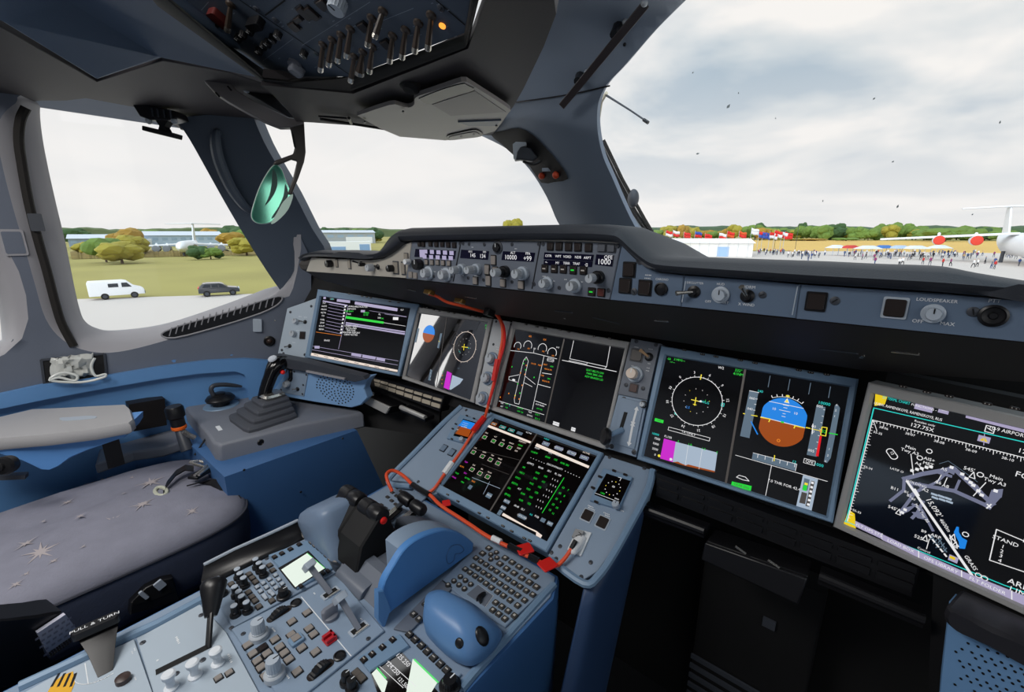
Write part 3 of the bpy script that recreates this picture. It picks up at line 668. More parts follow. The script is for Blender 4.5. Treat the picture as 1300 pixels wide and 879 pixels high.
for x, y, w, t in ((305,115,.020,'ACT'),(398,148,.022,'POSITION'),(490,182,.022,'SEC INDX'),(580,215,.022,'DATA')): s.rect(*z(x, y), w, .0095, R_); s.rect(*z(x, y), w, .0095, L_, out=.0007); s.text(t, *z(x, y), .0062, W_)
s.text('ACTIVE', *z(595, 182), .0062, K_); s.text('F-PLN', *z(310, 82), .0066, C_)
for x, y, t, c in ((242,148,'FROM',W_),(338,183,'UTC',W_),(390,200,'SPD',L_),(475,230,'ALT TRK',W_),(545,258,'DIST FPA',W_)): s.text(t, *z(x, y), .006, c)
for x, y, t, c in ((222,178,'UUBW',G_),(318,212,'00:00',G_),(375,230,'152',G_),(440,262,'KMS 382',G_),(195,258,'(LIMIT)',W_),(268,288,'00:00',W_),(330,312,'30.1',W_),(392,338,'FL 150',W_)): s.text(t, *z(x, y), .0072, c)
for k in range(6): s.rect(*z(198 + k*19, 215 + k*8), .002, .0012, W_); s.rect(*z(445 + k*20, 312 + k*9), .002, .0012, W_)
s.text('DISCONTINUITY', *z(368, 280), .0066, W_)
for k, (x, y, t) in enumerate(((147,285,'AR'),(133,325,'NE12'),(105,362,'KM21'),(82,402,'BESTA'),(42,435,'OK'),(30,482,'(END)'))):
    s.text(t, *z(x, y), .0072, G_)
    for dx, dy, v in ((98, 40, '0:0%d' % k), (155, 65, '15%d' % k)): s.text(v, *z(x + dx, y + dy), .0072, G_)
    for j in range(3): s.line([z(x + 205 + j*18, y + 88 + j*8), z(x + 208 + j*18, y + 78 + j*8)], .0009, W_)
    if k < 5: s.text('%d3' % (5 - k), *z(430 - k*24, 432 + k*40), .0072, G_); s.text(str(7 + k), *z(465 - k*27, 450 + k*42), .0072, G_)
s.text('ALT', *z(115, 440), .006, W_)
s.line([z(436, 360), z(280, 612)], .0013, G_)
for x, y, w, t in ((25,530,.017,'DIR TO'),(0,575,.014,'ERASE'),(135,640,.022,'DATA LINK'),(335,690,.014,'DEST'),(285,665,.012,'')): s.rect(*z(x, y), w, .009, R_); s.text(t, *z(x, y), .0056, W_)
s.text('00:48', *z(95, 565), .0066, W_); s.text('33.1', *z(140, 588), .0066, W_); s.text('6.6', *z(200, 625), .0066, C_); s.text('FOB', *z(240, 640), .0066, W_)
s.ppoly([z(0, 612), z(280, 775), z(268, 795), z(235, 778), z(238, 742), z(-10, 630)], K_)
s.rect(*z(-25, 610), .010, .013, R_)
s.build('symbology', PAL, cl)
# ---- first officer's display: map ring and vertical profile
s = Sym(FA, 0.0056); z = Z(820, 440, 5.492)
ca, cb = FA.ab(*z(357, 382)); RR = 0.0515; s.arc(ca, cb, RR, .0011, W_, n=60)
for k in range(36):
    an = math.radians(90 - (10*k - 45)); r1 = RR + (.004 if k % 3 == 0 else .0022); s.line([(ca + RR*math.cos(an), cb + RR*math.sin(an)), (ca + r1*math.cos(an), cb + r1*math.sin(an))], .0008, W_, True)
    if k % 3 == 0: s.text(str(k), ca + (RR + .010)*math.cos(an), cb + (RR + .010)*math.sin(an), .0085, W_, an - PI/2, True)
for k in range(12):
    an = math.radians(30*k + 13); s.disc(ca + .026*math.cos(an), cb + .026*math.sin(an), .0008, W_ if k % 4 else Y_, 6)
a0 = PI/2; s.line([(ca + (RR-.004)*math.cos(a0+.02), cb + (RR-.004)*math.sin(a0)), (ca + (RR+.006)*math.cos(a0+.02), cb + (RR+.006)*math.sin(a0))], .002, Y_, True)
s.line([z(322, 372), z(382, 386)], .0016, Y_); s.line([z(354, 358), z(345, 412)], .0018, Y_); s.line([z(335, 404), z(356, 409)], .0014, Y_); s.line([z(372, 383), z(400, 388)], .0013, W_); s.disc(*FA.ab(*z(387, 384)), .0022, W_)
s.text('WLG', *z(418, 392), .008, C_); s.text('1', *z(420, 380), .007, G_); s.text('2.5', *z(297, 426), .0078, B_)
s.rect(*z(540, 408), .005, .006, C_, out=.001); s.line([z(205, 462), z(218, 478)], .0015, C_)
s.text('W2', *z(528, 152), .0085, W_); s.text('332°', *z(650, 172), .0085, G_); s.text('41NM', *z(648, 197), .0085, G_); s.text('GS', *z(168, 90), .007, G_); s.text('2 HDG---', *z(240, 98), .007, G_); s.text('--/---', *z(190, 112), .007, G_)
s.rect(*z(98, 518), .020, .007, G_); s.text('TERR', *z(98, 518), .005, D_)
s.line([z(165, 562), z(452, 638), z(446, 660), z(160, 582)], .0009, W_, closed=True); s.text('TX ONLY', *z(302, 606), .0078, W_)
s.ppoly([z(132, 642), z(214, 665), z(192, 806), z(105, 780)], M_); s.ppoly([z(214, 665), z(503, 740), z(485, 872), z(192, 806)], P_)
s.ppoly([z(192, 806), z(230, 803), z(245, 812), z(285, 828), z(300, 822), z(370, 840), z(400, 848), z(485, 868), z(484, 878), z(270, 830)], N_)
s.line([z(300, 690), z(280, 830)], .0006, W_); s.line([z(398, 715), z(375, 855)], .0006, W_); s.disc(*FA.ab(*z(180, 787)), .003, W_); s.disc(*FA.ab(*z(98, 762)), .003, Y_)
for x, y, t, c in ((72,612,'10000',C_),(85,645,'7500',W_),(75,680,'5000',W_),(70,716,'2500',W_),(70,755,'0',W_),(160,632,'FL150',W_),(230,662,'.5',G_),(312,685,'1.0',G_),(408,715,'1.5',G_),(500,740,'2',G_)): s.text(t, *z(x, y), .0075, c)
z = Z(930, 460, 4.394)
s.line([(946.6, 470.5), (921.5, 617.5)], .0042, D_)
for x, y in ((212,78),(322,97),(437,118),(547,138)): s.line([z(x, y), z(x - 11, y + 62)], .0011, R_)
s.ppoly([z(97, 160), z(147, 170), z(97, 424), z(45, 412)], R_); s.line([z(97, 160), z(150, 171)], .001, W_)
for x, y, t, c in ((157,164,'140',C_),(112,203,'060',W_),(100,262,'040',W_)): s.text(t, *z(x, y), .0075, c)
for x, y in ((137,206),(130,236),(124,268)): s.line([z(x - 5, y), z(x + 4, y + 1)], .001, W_)
s.line([z(63, 287), z(72, 289)], .0016, Y_); s.line([z(108, 296), z(140, 302)], .0016, Y_); s.line([z(106, 332), z(142, 402)], .0022, glow and B_)
pa, pb = FA.ab(*z(280, 335)); rx, ry = 0.0385, 0.0465
ell = lambda t: (pa + max(-.037, min(.037, rx*1.08*math.cos(t))), pb + ry*math.sin(t))
t0 = -0.02; s.poly([ell(t0 + (PI) * k / 24) for k in range(25)], B_); s.poly([ell(t0 + PI + PI * k / 24) for k in range(25)], N_)
s.line([ell(t0), ell(t0 + PI)], .0012, W_, True); s.line([z(172, 235), z(410, 272)], .001, W_) if False else None
s.line([ell(0.82), ell(PI - 0.82)], .001, W_, True); s.arc(pa, pb, .0485, .0008, W_, 60, 120, 16)
for k in range(7):
    an = math.radians(60 + 10*k); s.line([(pa + .049*math.cos(an), pb + .049*math.sin(an)), (pa + .053*math.cos(an), pb + .053*math.sin(an))], .0012, W_, True)
s.poly([(pa - .004, pb + .038), (pa + .005, pb + .038), (pa, pb + .047)], W_); s.poly([(pa - .0025, pb + .039), (pa + .003, pb + .039), (pa, pb + .045)], Y_); s.rect(pa, pb + .051, .006, .003, Y_, True)
for dy, w in ((.011, .006), (.0165, .0045), (.022, .018), (.028, .006), (.033, .009)): s.line([(pa - w/2, pb + dy), (pa + w/2, pb + dy)], .0009, W_, True)
s.text('10', pa - .018, pb + .0215, .0075, W_, 0, True); s.text('10', pa + .018, pb + .0215, .0075, W_, 0, True)
s.line([z(160, 308), z(212, 318), z(205, 333)], .0019, Y_); s.line([z(398, 366), z(350, 355), z(345, 368)], .0019, Y_); s.rect(pa, pb, .005, .003, G_, True); s.arc(pa, pb - .036, .0024, .0011, A_, n=12)
s.ppoly([z(470, 240), z(520, 252), z(470, 528), z(415, 516)], R_); s.ppoly([z(487, 410), z(499, 413), z(480, 526), z(465, 522)], X_)
for k in range(7): s.line([z(508 - k*7.5, 265 + k*36), z(516 - k*7.5, 267 + k*36)], .0009, W_)
s.text('10000', *z(512, 232), .0085, C_); s.text('005', *z(488, 248), .0075, W_); s.text('005', *z(440, 494), .0075, W_); s.text('QFE', *z(430, 556), .0078, W_); s.rect(*z(430, 556), .017, .008, W_, out=.0008); s.text('1000', *z(482, 573), .008, C_)
s.line([z(412, 365), z(432, 369)], .0018, Y_); s.line([z(440, 372), z(500, 385)], .0012, Y_); s.line([z(450, 345), z(445, 400)], .0014, W_); s.text('00', *z(454, 360), .0075, W_); s.text('0', *z(452, 388), .0075, W_)
s.line([z(500, 362), z(528, 366), z(520, 412), z(492, 406)], .0014, Y_, closed=True); s.text('52', *z(511, 388), .0085, G_); s.text('0', *z(492, 385), .0085, A_)
s.ppoly([z(572, 240), z(590, 240), z(600, 258), z(575, 400), z(548, 535), z(528, 562), z(510, 555), z(545, 380)], R_); s.line([z(540, 396), z(585, 404)], .0018, G_)
for x, y, t in ((582,240,'6'),(576,270,'2'),(570,302,'1'),(540,485,'1'),(532,520,'2'),(520,552,'6')): s.text(t, *z(x, y), .006, W_)
s.ppoly([z(117, 505), z(360, 568), z(352, 606), z(110, 540)], R_); s.line([z(117, 505), z(360, 568), z(352, 606)], .0008, W_); s.line([z(237, 520), z(234, 550)], .0016, Y_); s.text('12', *z(345, 556), .0075, C_)
for k in range(6): s.line([z(145 + k*41, 514 + k*10.5), z(142 + k*41, 532 + k*10.5)], .0009, W_)
s.line([z(20, 518), z(530, 664)], .0009, W_); s.line([z(220, 575), z(187, 742)], .0009, W_)
s.line([z(25, 640), z(40, 630), z(75, 640), z(95, 662), z(60, 655), z(25, 640)], .0011, W_); s.ppoly([z(0, 664), z(110, 690), z(105, 716), z(-5, 690)], G_); s.text('GEAR DN', *z(52, 690), .007, D_)
s.text('7.0 THR FOR 42.4', *z(288, 683), .0078, W_)
s.ppoly([z(395, 628), z(478, 652), z(442, 826), z(357, 800)], P_); s.ppoly([z(402, 645), z(432, 654), z(420, 716), z(390, 708)], R_); s.ppoly([z(388, 722), z(418, 730), z(406, 790), z(373, 782)], D_); s.rect(*z(412, 678), .005, .004, Y_); s.rect(*z(405, 700), .006, .010, G_); s.ppoly([z(440, 660), z(460, 665), z(428, 805), z(408, 800)], D_)
for k in range(6): s.rect(*z(447 - k*4.5, 672 + k*24), .004, .004, W_)
s.build('symbology', PAL, fo)
# ---- first officer's chart display
s = Sym(FD, 0.0056, .78); z = Z(1050, 470, 2.836)
YP = len(PAL); pal2 = PAL + [glow('px_chart_yellow', '#e8c81e'), glow('px_taxiway', '#70748c'), glow('px_violet', '#4a3f66', 0.8)]
s.ppoly([z(178, 85), z(222, 93), z(212, 122), z(175, 128)], YP); s.ppoly([z(82, 500), z(104, 515), z(108, 568), z(64, 552)], YP)
s.text('2D TERML CHART', *z(252, 108), .0080, C_, sx=.7); s.rect(*z(352, 133), .021, .011, L_); s.text('FUNCTIONS ▾'.replace('▾', '-'), *z(352, 133), .0062, W_); s.rect(*z(424, 142), .0115, .011, L_); s.text('HELP', *z(424, 142), .006, W_)
s.ppoly([z(505, 148), z(760, 205), z(756, 235), z(502, 170)], L_); s.text('UUBW, RAMENSKOYE, RAMENSKOYE, RUS', *z(290, 147), .0078, W_, sx=.72); s.text('10-9 AIRPORT CHART', *z(695, 231), .0090, W_, sx=.85)
s.rect(*z(589, 212), .0085, .009, W_, out=.001); s.line([z(580, 206), z(598, 218)], .001, W_)
s.line([z(172, 135), z(760, 268)], .0013, C_); s.line([z(172, 138), z(72, 545)], .0016, C_); s.line([z(66, 540), z(640, 770), z(760, 812)], .0013, C_)
s.line([z(168, 178), z(760, 325)], .001, W_); s.line([z(168, 178), z(78, 540)], .0012, W_)
for k in range(48):
    x = 172 + k*12.3; y = 179 + k*3.05; L = 16 if k % 8 == 3 else 8; s.line([z(x, y), z(x - 1.5, y + L)], .0007, W_)
for k in range(34):
    t = k/34; x = 168 - t*90; y = 182 + t*356; s.line([z(x, y), z(x + (14 if k % 8 == 0 else 7), y + 3)], .0007, W_)
for x, y, t in ((208,207,'38-06'),(187,225,'55-35'),(303,230,'38-07'),(407,257,'38-08'),(522,288,'38-09'),(653,318,'38-10'),(152,350,'55-34'),(112,507,'55-33')): s.text(t, *z(x, y), .0066, W_)
s.line([z(172, 182), z(184, 218)], .0008, W_)
s.text('Russian only', *z(355, 190), .0062, W_); s.text('127.75X', *z(345, 205), .0105, W_); s.rect(*z(568, 247), .012, .009, L_); s.poly([(lambda a: (a[0] + dx, a[1] + dy))(FD.ab(*z(568, 249))) for dx, dy in ((-.004, -.002), (.004, -.002), (0, .004))], YP); s.line([z(570, 228), z(567, 268)], .0008, L_)
TX = YP + 1
def strip(p, w): s.line([z(*q) for q in p], w, TX)
for p, w in (([(280,390),(345,372),(460,352),(600,480)],.006),([(300,382),(400,365),(450,380)],.004),([(310,405),(460,432),(590,490)],.0055),([(470,362),(540,415),(585,470)],.004),([(282,385),(280,430),(232,468)],.004),([(300,400),(320,440),(275,500)],.004),([(335,405),(345,425),(300,450)],.004),([(350,470),(330,510),(310,530)],.004),([(312,480),(345,500),(385,575)],.0035),([(345,425),(400,400),(440,362)],.003),([(580,488),(612,452)],.008),([(465,430),(480,395)],.003)): strip(p, w)
s.ppoly([z(595, 428), z(637, 425), z(632, 455), z(605, 470), z(585, 455)], TX); s.ppoly([z(308, 508), z(350, 510), z(355, 535), z(330, 530)], TX); s.ppoly([z(262, 500), z(330, 480), z(300, 505), z(272, 518)], TX); s.ppoly([z(440, 345), z(472, 350), z(460, 375), z(440, 365)], TX)
s.line([z(408, 335), z(440, 325), z(480, 352), z(545, 400)], .0006, R_)
s.line([z(292, 398), z(525, 735)], .0034, W_); s.line([z(318, 428), z(330, 448)], .0045, W_)
for x, y in ((310,360),(328,355),(345,352),(362,348),(378,346),(452,348),(490,372),(505,388),(520,402),(530,412),(548,432),(560,447),(610,432),(275,510),(285,500)): s.rect(*z(x, y), .0042, .0042, W_)
for x, y in ((390,445),(415,452),(440,460),(392,457),(418,464),(444,472)): s.rect(*z(x, y), .0075, .003, P_)
for x, y in ((382,600),(392,615),(402,630),(410,612),(420,628),(428,645)): s.line([z(x - 6, y - 8), z(x + 6, y + 6)], .0016, R_); s.line([z(x - 6, y + 6), z(x + 6, y - 8)], .0011, R_)
for k in range(5): s.line([z(370 + k*14, 590 + k*17), z(377 + k*14, 599 + k*17)], .0022, W_)
for x, y, t, h in ((305,278,'Main',.0088),(302,292,'Twy A3',.0088),(372,320,'AIS+',.0085),(368,336,'MET',.0085),(332,335,'A4',.008),(425,355,'A5',.008),(403,402,'A6',.0085),(430,415,'A8',.0085),(325,407,'HOLDING',.007),(358,430,'A2',.0085),(248,425,'B11',.0085),(255,358,'LATIF O',.0062),(290,437,'B1',.007),(300,450,'B2',.007),(315,462,'B3',.006),(515,355,'545\'',.009),(612,385,'Main',.0088),(607,400,'Twy A3',.0088),(240,494,'545\'',.009),(335,600,'525\'',.009),(352,578,'B9',.0075),(395,595,'ARP',.0085),(352,645,'Control',.006),(720,382,'FOR',.014),(645,612,'STAND',.0098),(636,632,'1',.009),(632,649,'2',.009),(629,665,'3',.009),(625,682,'4',.009),(715,612,'P',.0095),(690,768,'ARP',.014),(690,795,'LIM',.014),(705,290,'12',.011)): s.text(t, *z(x, y), h, W_)
(ra, rb), (rc, rd) = FD.ab(*z(292, 398)), FD.ab(*z(525, 735)); r0 = math.atan2(rd - rb, rc - ra)
s.text("15,092'", *z(388, 492), .0125, W_, r0); s.text('4600m', *z(428, 556), .0088, W_, r0); s.text('Main Twy B5', *z(345, 512), .0070, W_, r0); s.text('GRASS', *z(520, 690), .0090, W_, r0)
a, b = FD.ab(*z(238, 300)); c_, d_ = math.cos(-.8), math.sin(-.8)
s.line([(a + u*c_ - v*d_, b + u*d_ + v*c_) for u, v in [(.0045 + .004*math.cos(t), .0048*math.sin(t)) for t in [(-PI/2 + PI*k/8) for k in range(9)]] + [(-.0045 + .004*math.cos(t), .0048*math.sin(t)) for t in [(PI/2 + PI*k/8) for k in range(9)]]], .0011, W_, True, True)
s.text('12', *z(238, 297), .0072, W_, -.8)
for x, y in ((372,290),(338,314),(555,374),(502,588),(548,735),(570,745)): a, b = FD.ab(*z(x, y)); s.arc(a, b, .0033, .001, W_, n=8)
for x, y in ((528,376),(262,508),(358,602),(458,598),(465,625)): a, b = FD.ab(*z(x, y)); s.line([(a - .003, b - .004), (a + .003, b - .004), (a, b + .005)], .001, W_, True, True)
s.line([z(306, 300), z(315, 375)], .001, W_); s.line([z(575, 402), z(530, 450)], .001, W_); s.line([z(580, 480), z(592, 492)], .0016, W_); s.line([z(594, 480), z(578, 494)], .0016, W_); s.line([z(372, 605), z(362, 640)], .0009, W_); s.line([z(398, 405), z(415, 375)], .0009, W_); s.line([z(425, 410), z(436, 385)], .0009, W_); s.line([z(335, 340), z(350, 362)], .0009, W_)
s.ppoly([z(470, 560), z(478, 562), z(478, 580), z(490, 600), z(508, 610), z(500, 640), z(480, 638), z(478, 615), z(460, 580)], B_)
s.line([z(445, 590), z(478, 632), z(455, 628)], .0011, W_, closed=True); s.rect(*z(458, 676), .010, .009, L_); s.rect(*z(455, 672), .006, .004, YP)
s.line([z(780, 640), z(613, 570), z(588, 680), z(780, 745)], .0011, W_)
for k, (p, t) in enumerate((([(106,540),(203,586),(203,606),(106,560)],'FLT OPS STS'),([(203,588),(334,648),(334,672),(203,608)],'LOAD BOX'),([(336,650),(488,718),(488,745),(336,674)],'OPS LIBRARY'),([(490,720),(668,790),(668,826),(490,748)],'FLT FOLDER'))):
    s.ppoly([z(*u) for u in p], L_); cx = sum(u[0] for u in p)/4; cy = sum(u[1] for u in p)/4; s.text(t, *z(cx, cy), .0085, W_); s.line([z(*p[2]), z(*p[1])], .0012, W_)
s.ppoly([z(670, 792), z(900, 870), z(900, 915), z(670, 830)], L_)
s.build('symbology', pal2, fois)
# ---- captain's information display
s = Sym(FC, 0.0056, 1.0); z = Z(390, 365, 7.643)
s.ppoly([z(298, 115), z(425, 130), z(423, 155), z(295, 140)], L_); s.ppoly([z(472, 140), z(885, 205), z(880, 235), z(468, 168)], L_); s.rect(*z(178, 105), .010, .008, L_); s.rect(*z(250, 115), .018, .008, D_); s.text('OPS', *z(250, 118), .007, C_)
s.ppoly([z(162, 128), z(400, 172), z(398, 185), z(158, 140)], L_); s.text('FLT', *z(928, 222), .0075, W_)
for k in range(9):
    y = 155 + k*31 + (6 if k > 4 else 0); s.text(('FLT NBR','DATE','FROM','ALTN','TO','FUEL','ZFW','ROUTE','REMARK')[k][:4], *z(178 - k*4, y), .0082, W_); s.line([z(220 - k*5, y + 12), z(375 - k*5, y + 44)], .0012, L_)
    s.rect(*z(378 - k*5.3, y + 32), .006, .006, W_)
s.line([z(405, 185), z(312, 600)], .0012, L_); s.line([z(60, 570), z(890, 715)], .0012, L_); s.line([z(55, 605), z(885, 755)], .0012, L_); s.line([z(95, 435), z(340, 470)], .0012, A_)
for x, y, t, c, h in ((500,190,'AVAILABLE ROUTES',W_,.0085),(440,213,'DEP RWY',W_,.008),(415,235,'ARR RWY',G_,.008),(415,262,'PAX',W_,.008),(580,250,'SPEED',G_,.0085),(575,270,'CI 40',G_,.0085),(710,265,'FL',W_,.0085),(705,298,'330',W_,.008),(735,305,'OK',G_,.008),(200,517,'ERASE',W_,.0085)): s.text(t, *z(x, y), h, c)
s.rect(*z(548, 233), .016, .008, L_); s.rect(*z(865, 305), .020, .010, W_); s.line([z(760, 260), z(970, 290)], .0011, L_); s.line([z(610, 228), z(970, 285)], .0008, L_)
s.ppoly([z(385, 280), z(752, 335), z(748, 355), z(382, 303)], G_); s.line([z(752, 345), z(960, 378)], .0011, W_)
s.ppoly([z(385, 338), z(958, 428), z(955, 440), z(382, 352)], L_); s.ppoly([z(382, 356), z(955, 446), z(952, 462), z(380, 368)], L_)
for k, t in enumerate(('UUBW - LFBO', 'ALTN LFBD', 'TRIP FUEL', 'WEATHER REPORT', 'CREW NOTES')): s.text(t, *z(436 - k*1.5, 378 + k*21), .0085, W_)
s.rect(*z(105, 582), .020, .010, L_); s.ppoly([z(440, 635), z(535, 650), z(530, 680), z(435, 662)], L_); s.ppoly([z(545, 652), z(675, 675), z(668, 702), z(540, 682)], L_); s.ppoly([z(682, 678), z(765, 692), z(760, 722), z(676, 705)], L_)
s.ppoly([z(48, 635), z(885, 802), z(882, 822), z(42, 660)], K_)
for k in range(8): s.line([z(75 + k*98, 651 + k*20), z(115 + k*98, 660 + k*20)], .0018, D_)
s.build('symbology', PAL, coi)
# ================================================================== GLARESHIELD CONTROL PANELS
WM = [WHITE]
SLATE = mat('slate_panel', '#5e6f85', .42, var=.04, vscale=20, bump=.05)
def face_panel(name, label, cat, pts, group=None, m=PANELD, h=0.006):
    c = G.ab(sum(p[0] for p in pts)/len(pts), sum(p[1] for p in pts)/len(pts))
    t = thing(name, label, cat, G.P(*c, 0), group); plate('face_plate', G, pts, 0.0, h, m, t, 0.0015); return t
GG = Fr((0, GY - 0.006, 1.25), (1, 0, 0), (0, 0, 1))
lp = face_panel('control_panel', 'beige-lit narrow control panel at the captain end of the glareshield', 'control panel', [(391,344.5),(397,327.5),(473,331),(490,328.5),(503,320),(514,311),(525,307.5),(517.5,353)], m=mat('panel_beige', '#a9a49b', 0.4, var=.04))
for x, y, r in ((417,335,.011),(459,336,.005),(495,341,.009)): knob(lp, GG, x, y, r, .02, BLACK)
knob(lp, GG, 469, 340, .010, .022, SILV)
for x, y, d in ((459,335,(-.6,.4)),(480,339,(.8,.2))): toggle(lp, GG, x, y, d, .02, m2=BLACK)
for x, y, w, d in ((428,334.5,.012,.02),(444,335.5,.014,.024),(503,340,.02,.028),(512.5,341,.014,.028),(516,325.5,.014,.014)): btn(lp, GG, x, y, w, d, mat('beige_button', '#8d867c', .4), GREYD)
knob(lp, GG, 516.5, 332.5, .007, .018, WHITE)
fcu = face_panel('autopilot_control_panel', 'wide grey autopilot panel of knobs and small lit windows under the raised hood', 'control panel', [(517.8,353.5),(525.5,307),(640,306),(740,307),(791,309.5),(776,380)])
s = Sym(GG, 0.0004)
DISPG = mat('segment_window', '#0d0b26', 0.08)
def window(t, pts, name='window'): return plate(name, GG, pts, 0, .0015, DISPG, t, .0003)
for x, y in ((533,310),(538,310.5),(547,310),(554.5,310.5),(562,310.5),(569.5,311),(577,311.5)): btn(fcu, GG, x, y, .010 if x < 540 else .0115, .0105, BTND, BLACK)
for x, y in ((542,333),(549,333.5),(556,333.5),(563,334),(570.5,334.5)): btn(fcu, GG, x, y, .011, .011, BTN, BLACK)
for x, y in ((522,349),(528,350)): btn(fcu, GG, x, y, .014, .015, BTN)
window(fcu, [(528,316),(579,318.5),(577.5,329),(526.5,326)])
knob(fcu, GG, 529.5, 336, .013, .02, BLACK); knob(fcu, GG, 540, 347, .011, .022, SILV, LGREY); knob(fcu, GG, 562.5, 349, .011, .022, SILV, LGREY)
for x, y in ((551,351),(573.5,351.5),(595.5,310),(615,310.5),(650,310.5),(584,309.5),(588,309.5),(594.5,353),(614,355.5),(650,358),(677.5,360),(684,310),(689.5,310),(678,361),(710,365.5),(772.5,369),(784,312.5)): screw(fcu, GG, x, y, .0038)
knob(fcu, GG, 630, 314.5, .009, .008, BLACK, GREYD)
window(fcu, [(586,317),(621,319),(619.5,330),(584.5,327.5)]); window(fcu, [(639,319),(679.5,321),(677.5,332.5),(637,330)])
for x, y in ((588,342),(607,342),): knob(fcu, GG, x, y, .0085, .036, SILV, LGREY, shaft=.5)
knob(fcu, GG, 642, 345, .0085, .040, SILV, BLACK, shaft=.5); knob(fcu, GG, 665, 347, .0095, .030, SILV, LGREY, shaft=.5)
for x, y, w, d in ((627,330.5,.0125,.018),(619,342.5,.0125,.019),(629,344,.0125,.015),(604,356.5,.013,.015),(620.5,356.5,.013,.020),(639,359.5,.013,.015),(662,362,.0135,.015)): btn(fcu, GG, x, y, w, d, BTN, BLACK)
for x, y in ((699,313),(710,313),(722,313.5),(734,314),(747.5,314.5)): btn(fcu, GG, x, y, .0125, .013, BTND, BLACK)
for x, y in ((764.5,315),(776.5,315.5)): btn(fcu, GG, x, y, .0135, .012, mat('button_slate', '#565a62', .4), GREYD)
for i, (x, y) in enumerate(((692,341),(704,341.5),(715.5,342),(728,343),(741,343.5))): btn(fcu, GG, x, y, .0125, .013, BTND, BLACK, mark=GRN if i == 3 else KEYF)
window(fcu, [(691.5,320.5),(754,323.5),(752.5,332),(690.5,329)]); window(fcu, [(691,330),(752.5,332.5),(751.5,339),(690.5,336.5)]); window(fcu, [(757.5,323),(779.5,324.5),(777.5,338.5),(755.5,336)])
knob(fcu, GG, 691, 360, .0085, .022, SILV, LGREY); knob(fcu, GG, 726, 363.5, .009, .022, SILV, LGREY); knob(fcu, GG, 760.5, 352, .008, .036, SILV, BLACK, shaft=.55)
btn(fcu, GG, 751.5, 370.5, .0125, .0125, BTND, BLACK, mark=GRN); btn(fcu, GG, 763.5, 371.5, .0125, .0125, mat('button_brown', '#5a2b26', .4), BLACK)
plate('divider', GG, [(585,307),(586,307),(576,357.5),(575,357.5)], 0, .001, BLACK, fcu, 0); plate('divider', GG, [(686,307),(687,307),(676,367),(675,367)], 0, .001, BLACK, fcu, 0)
s = Sym(GG, 0.0022)
for t, x, y, h in (('145',601,324.5,.013),('134',613.5,325.5,.013),('HDG',598,319.6,.006),('SPD',616,320.2,.006),('10000',649,327,.0145),('+99',670.5,328.5,.0145),('ALT',652,321.2,.008),('FPA',671,322.2,.008),('1000',767.5,332.8,.0145),('QFE',773,327,.010)): s.text(t, x, y, h, 0)
for t, x, y in (('CSTR',697,325),('WPT',709.5,325.6),('VORD',721,326.2),('NDB',734.5,326.8),('ARPT',746.5,327.5),('<-',694.5,333),('MY',708.5,334),('TERR',720,334.5),('TRAF',732.5,335),('-[]',745,336)): s.text(t, x, y, .0070, 0)
for y, n in ((319.5,5),(326,5)):
    for k in range(n): s.rect(541 + k*8.3 - (y-319)*.15, y + k*.45, .014, .009, 1)
s.rect(537, 322, .02, .018, 1)
s.build('lit_text', [WHT, LAV], fcu)
s = Sym(GG, 0.0004)
for x, y, n in ((540,340,4),(562,342,5),(552,345,3),(588,350,3),(607,351,4),(642,354,4),(664,355,4),(604,350.5,3),(691,351,4),(703,357,3),(718,355,3),(738,358,4),(655,316,3),(600,314,3)): dash(s, x, y, n)
s.build('engraving', WM, fcu)
cp = face_panel('chronometer_panel', 'slate blue panel with three square switches and CHRONO button right of the autopilot panel', 'control panel', [(776.5,380.5),(791.5,310),(804,325),(822,339),(838,346),(870,349.5),(866,389)], m=SLATE)
for x, y in ((799,342.5),(794,363),(819,365.5)): btn(cp, GG, x, y, .0185, .0215, BTND, BLACK, h=.005)
M = GG.Mp(839.5, 367); mb = MB(); mb.lathe(M, [(.0105, 0), (.0105, .003), (.0085, .004), (.008, .002), (.002, .003)], 24); mb.build('chrono_button', BLACK, cp)
for x, y in ((812,331.5),(805,370.5)): screw(cp, GG, x, y, .006)
s = Sym(GG, 0.0004); s.text('CHRONO', 840.5, 355, .0052, 0); dash(s, 823, 349.5, 5); dash(s, 822, 353.5, 5); s.build('engraving', WM, cp)
hp = face_panel('declutter_control_unit', 'slate blue panel with DECLUTTER switch and silver OFF to BRT knob', 'control panel', [(866.5,389),(870.5,349.5),(960,355.5),(1017,361),(1011,403.5)], m=SLATE)
plate('divider', GG, [(870,357),(871.2,357),(866.5,384),(865.3,384)], 0, .001, LGREY, hp, 0); plate('divider', GG, [(1012,363.5),(1013.5,363.5),(1006.5,400),(1005,400)], 0, .001, LGREY, hp, 0)
toggle(hp, GG, 881, 370.5, (-1, -.1), .02, r=.0095); toggle(hp, GG, 949, 376, (-.3, .8), .018, r=.0095, m2=METAL)
knob(hp, GG, 913.5, 375, .0085, .011, LGREY, LGREY); screw(hp, GG, 968, 374.5, .005)
s = Sym(GG, 0.0004)
for t, x, y, h in (('DECLUTTER',882.5,359.5,.0050),('HUD',915,361,.0055),('OFF',899,383,.0058),('BRT',921,384.5,.0058),('NORM',950.5,364.8,.0065),('X WIND',947.5,387,.0062)): s.text(t, x, y, h, 0)
s.build('engraving', WM, hp)
ls = face_panel('loudspeaker_panel', 'slate blue panel at right lettered LOUDSPEAKER and PTT', 'control panel', [(1011.5,404),(1017.5,361),(1110,367),(1180,371.5),(1215,374),(1262,378.5),(1345,386),(1340,437.5)], m=SLATE)
btn(ls, GG, 1036, 383, .019, .021, BTND, BLACK, h=.004); btn(ls, GG, 1136, 391, .0195, .021, BTND, LGREY, h=.004)
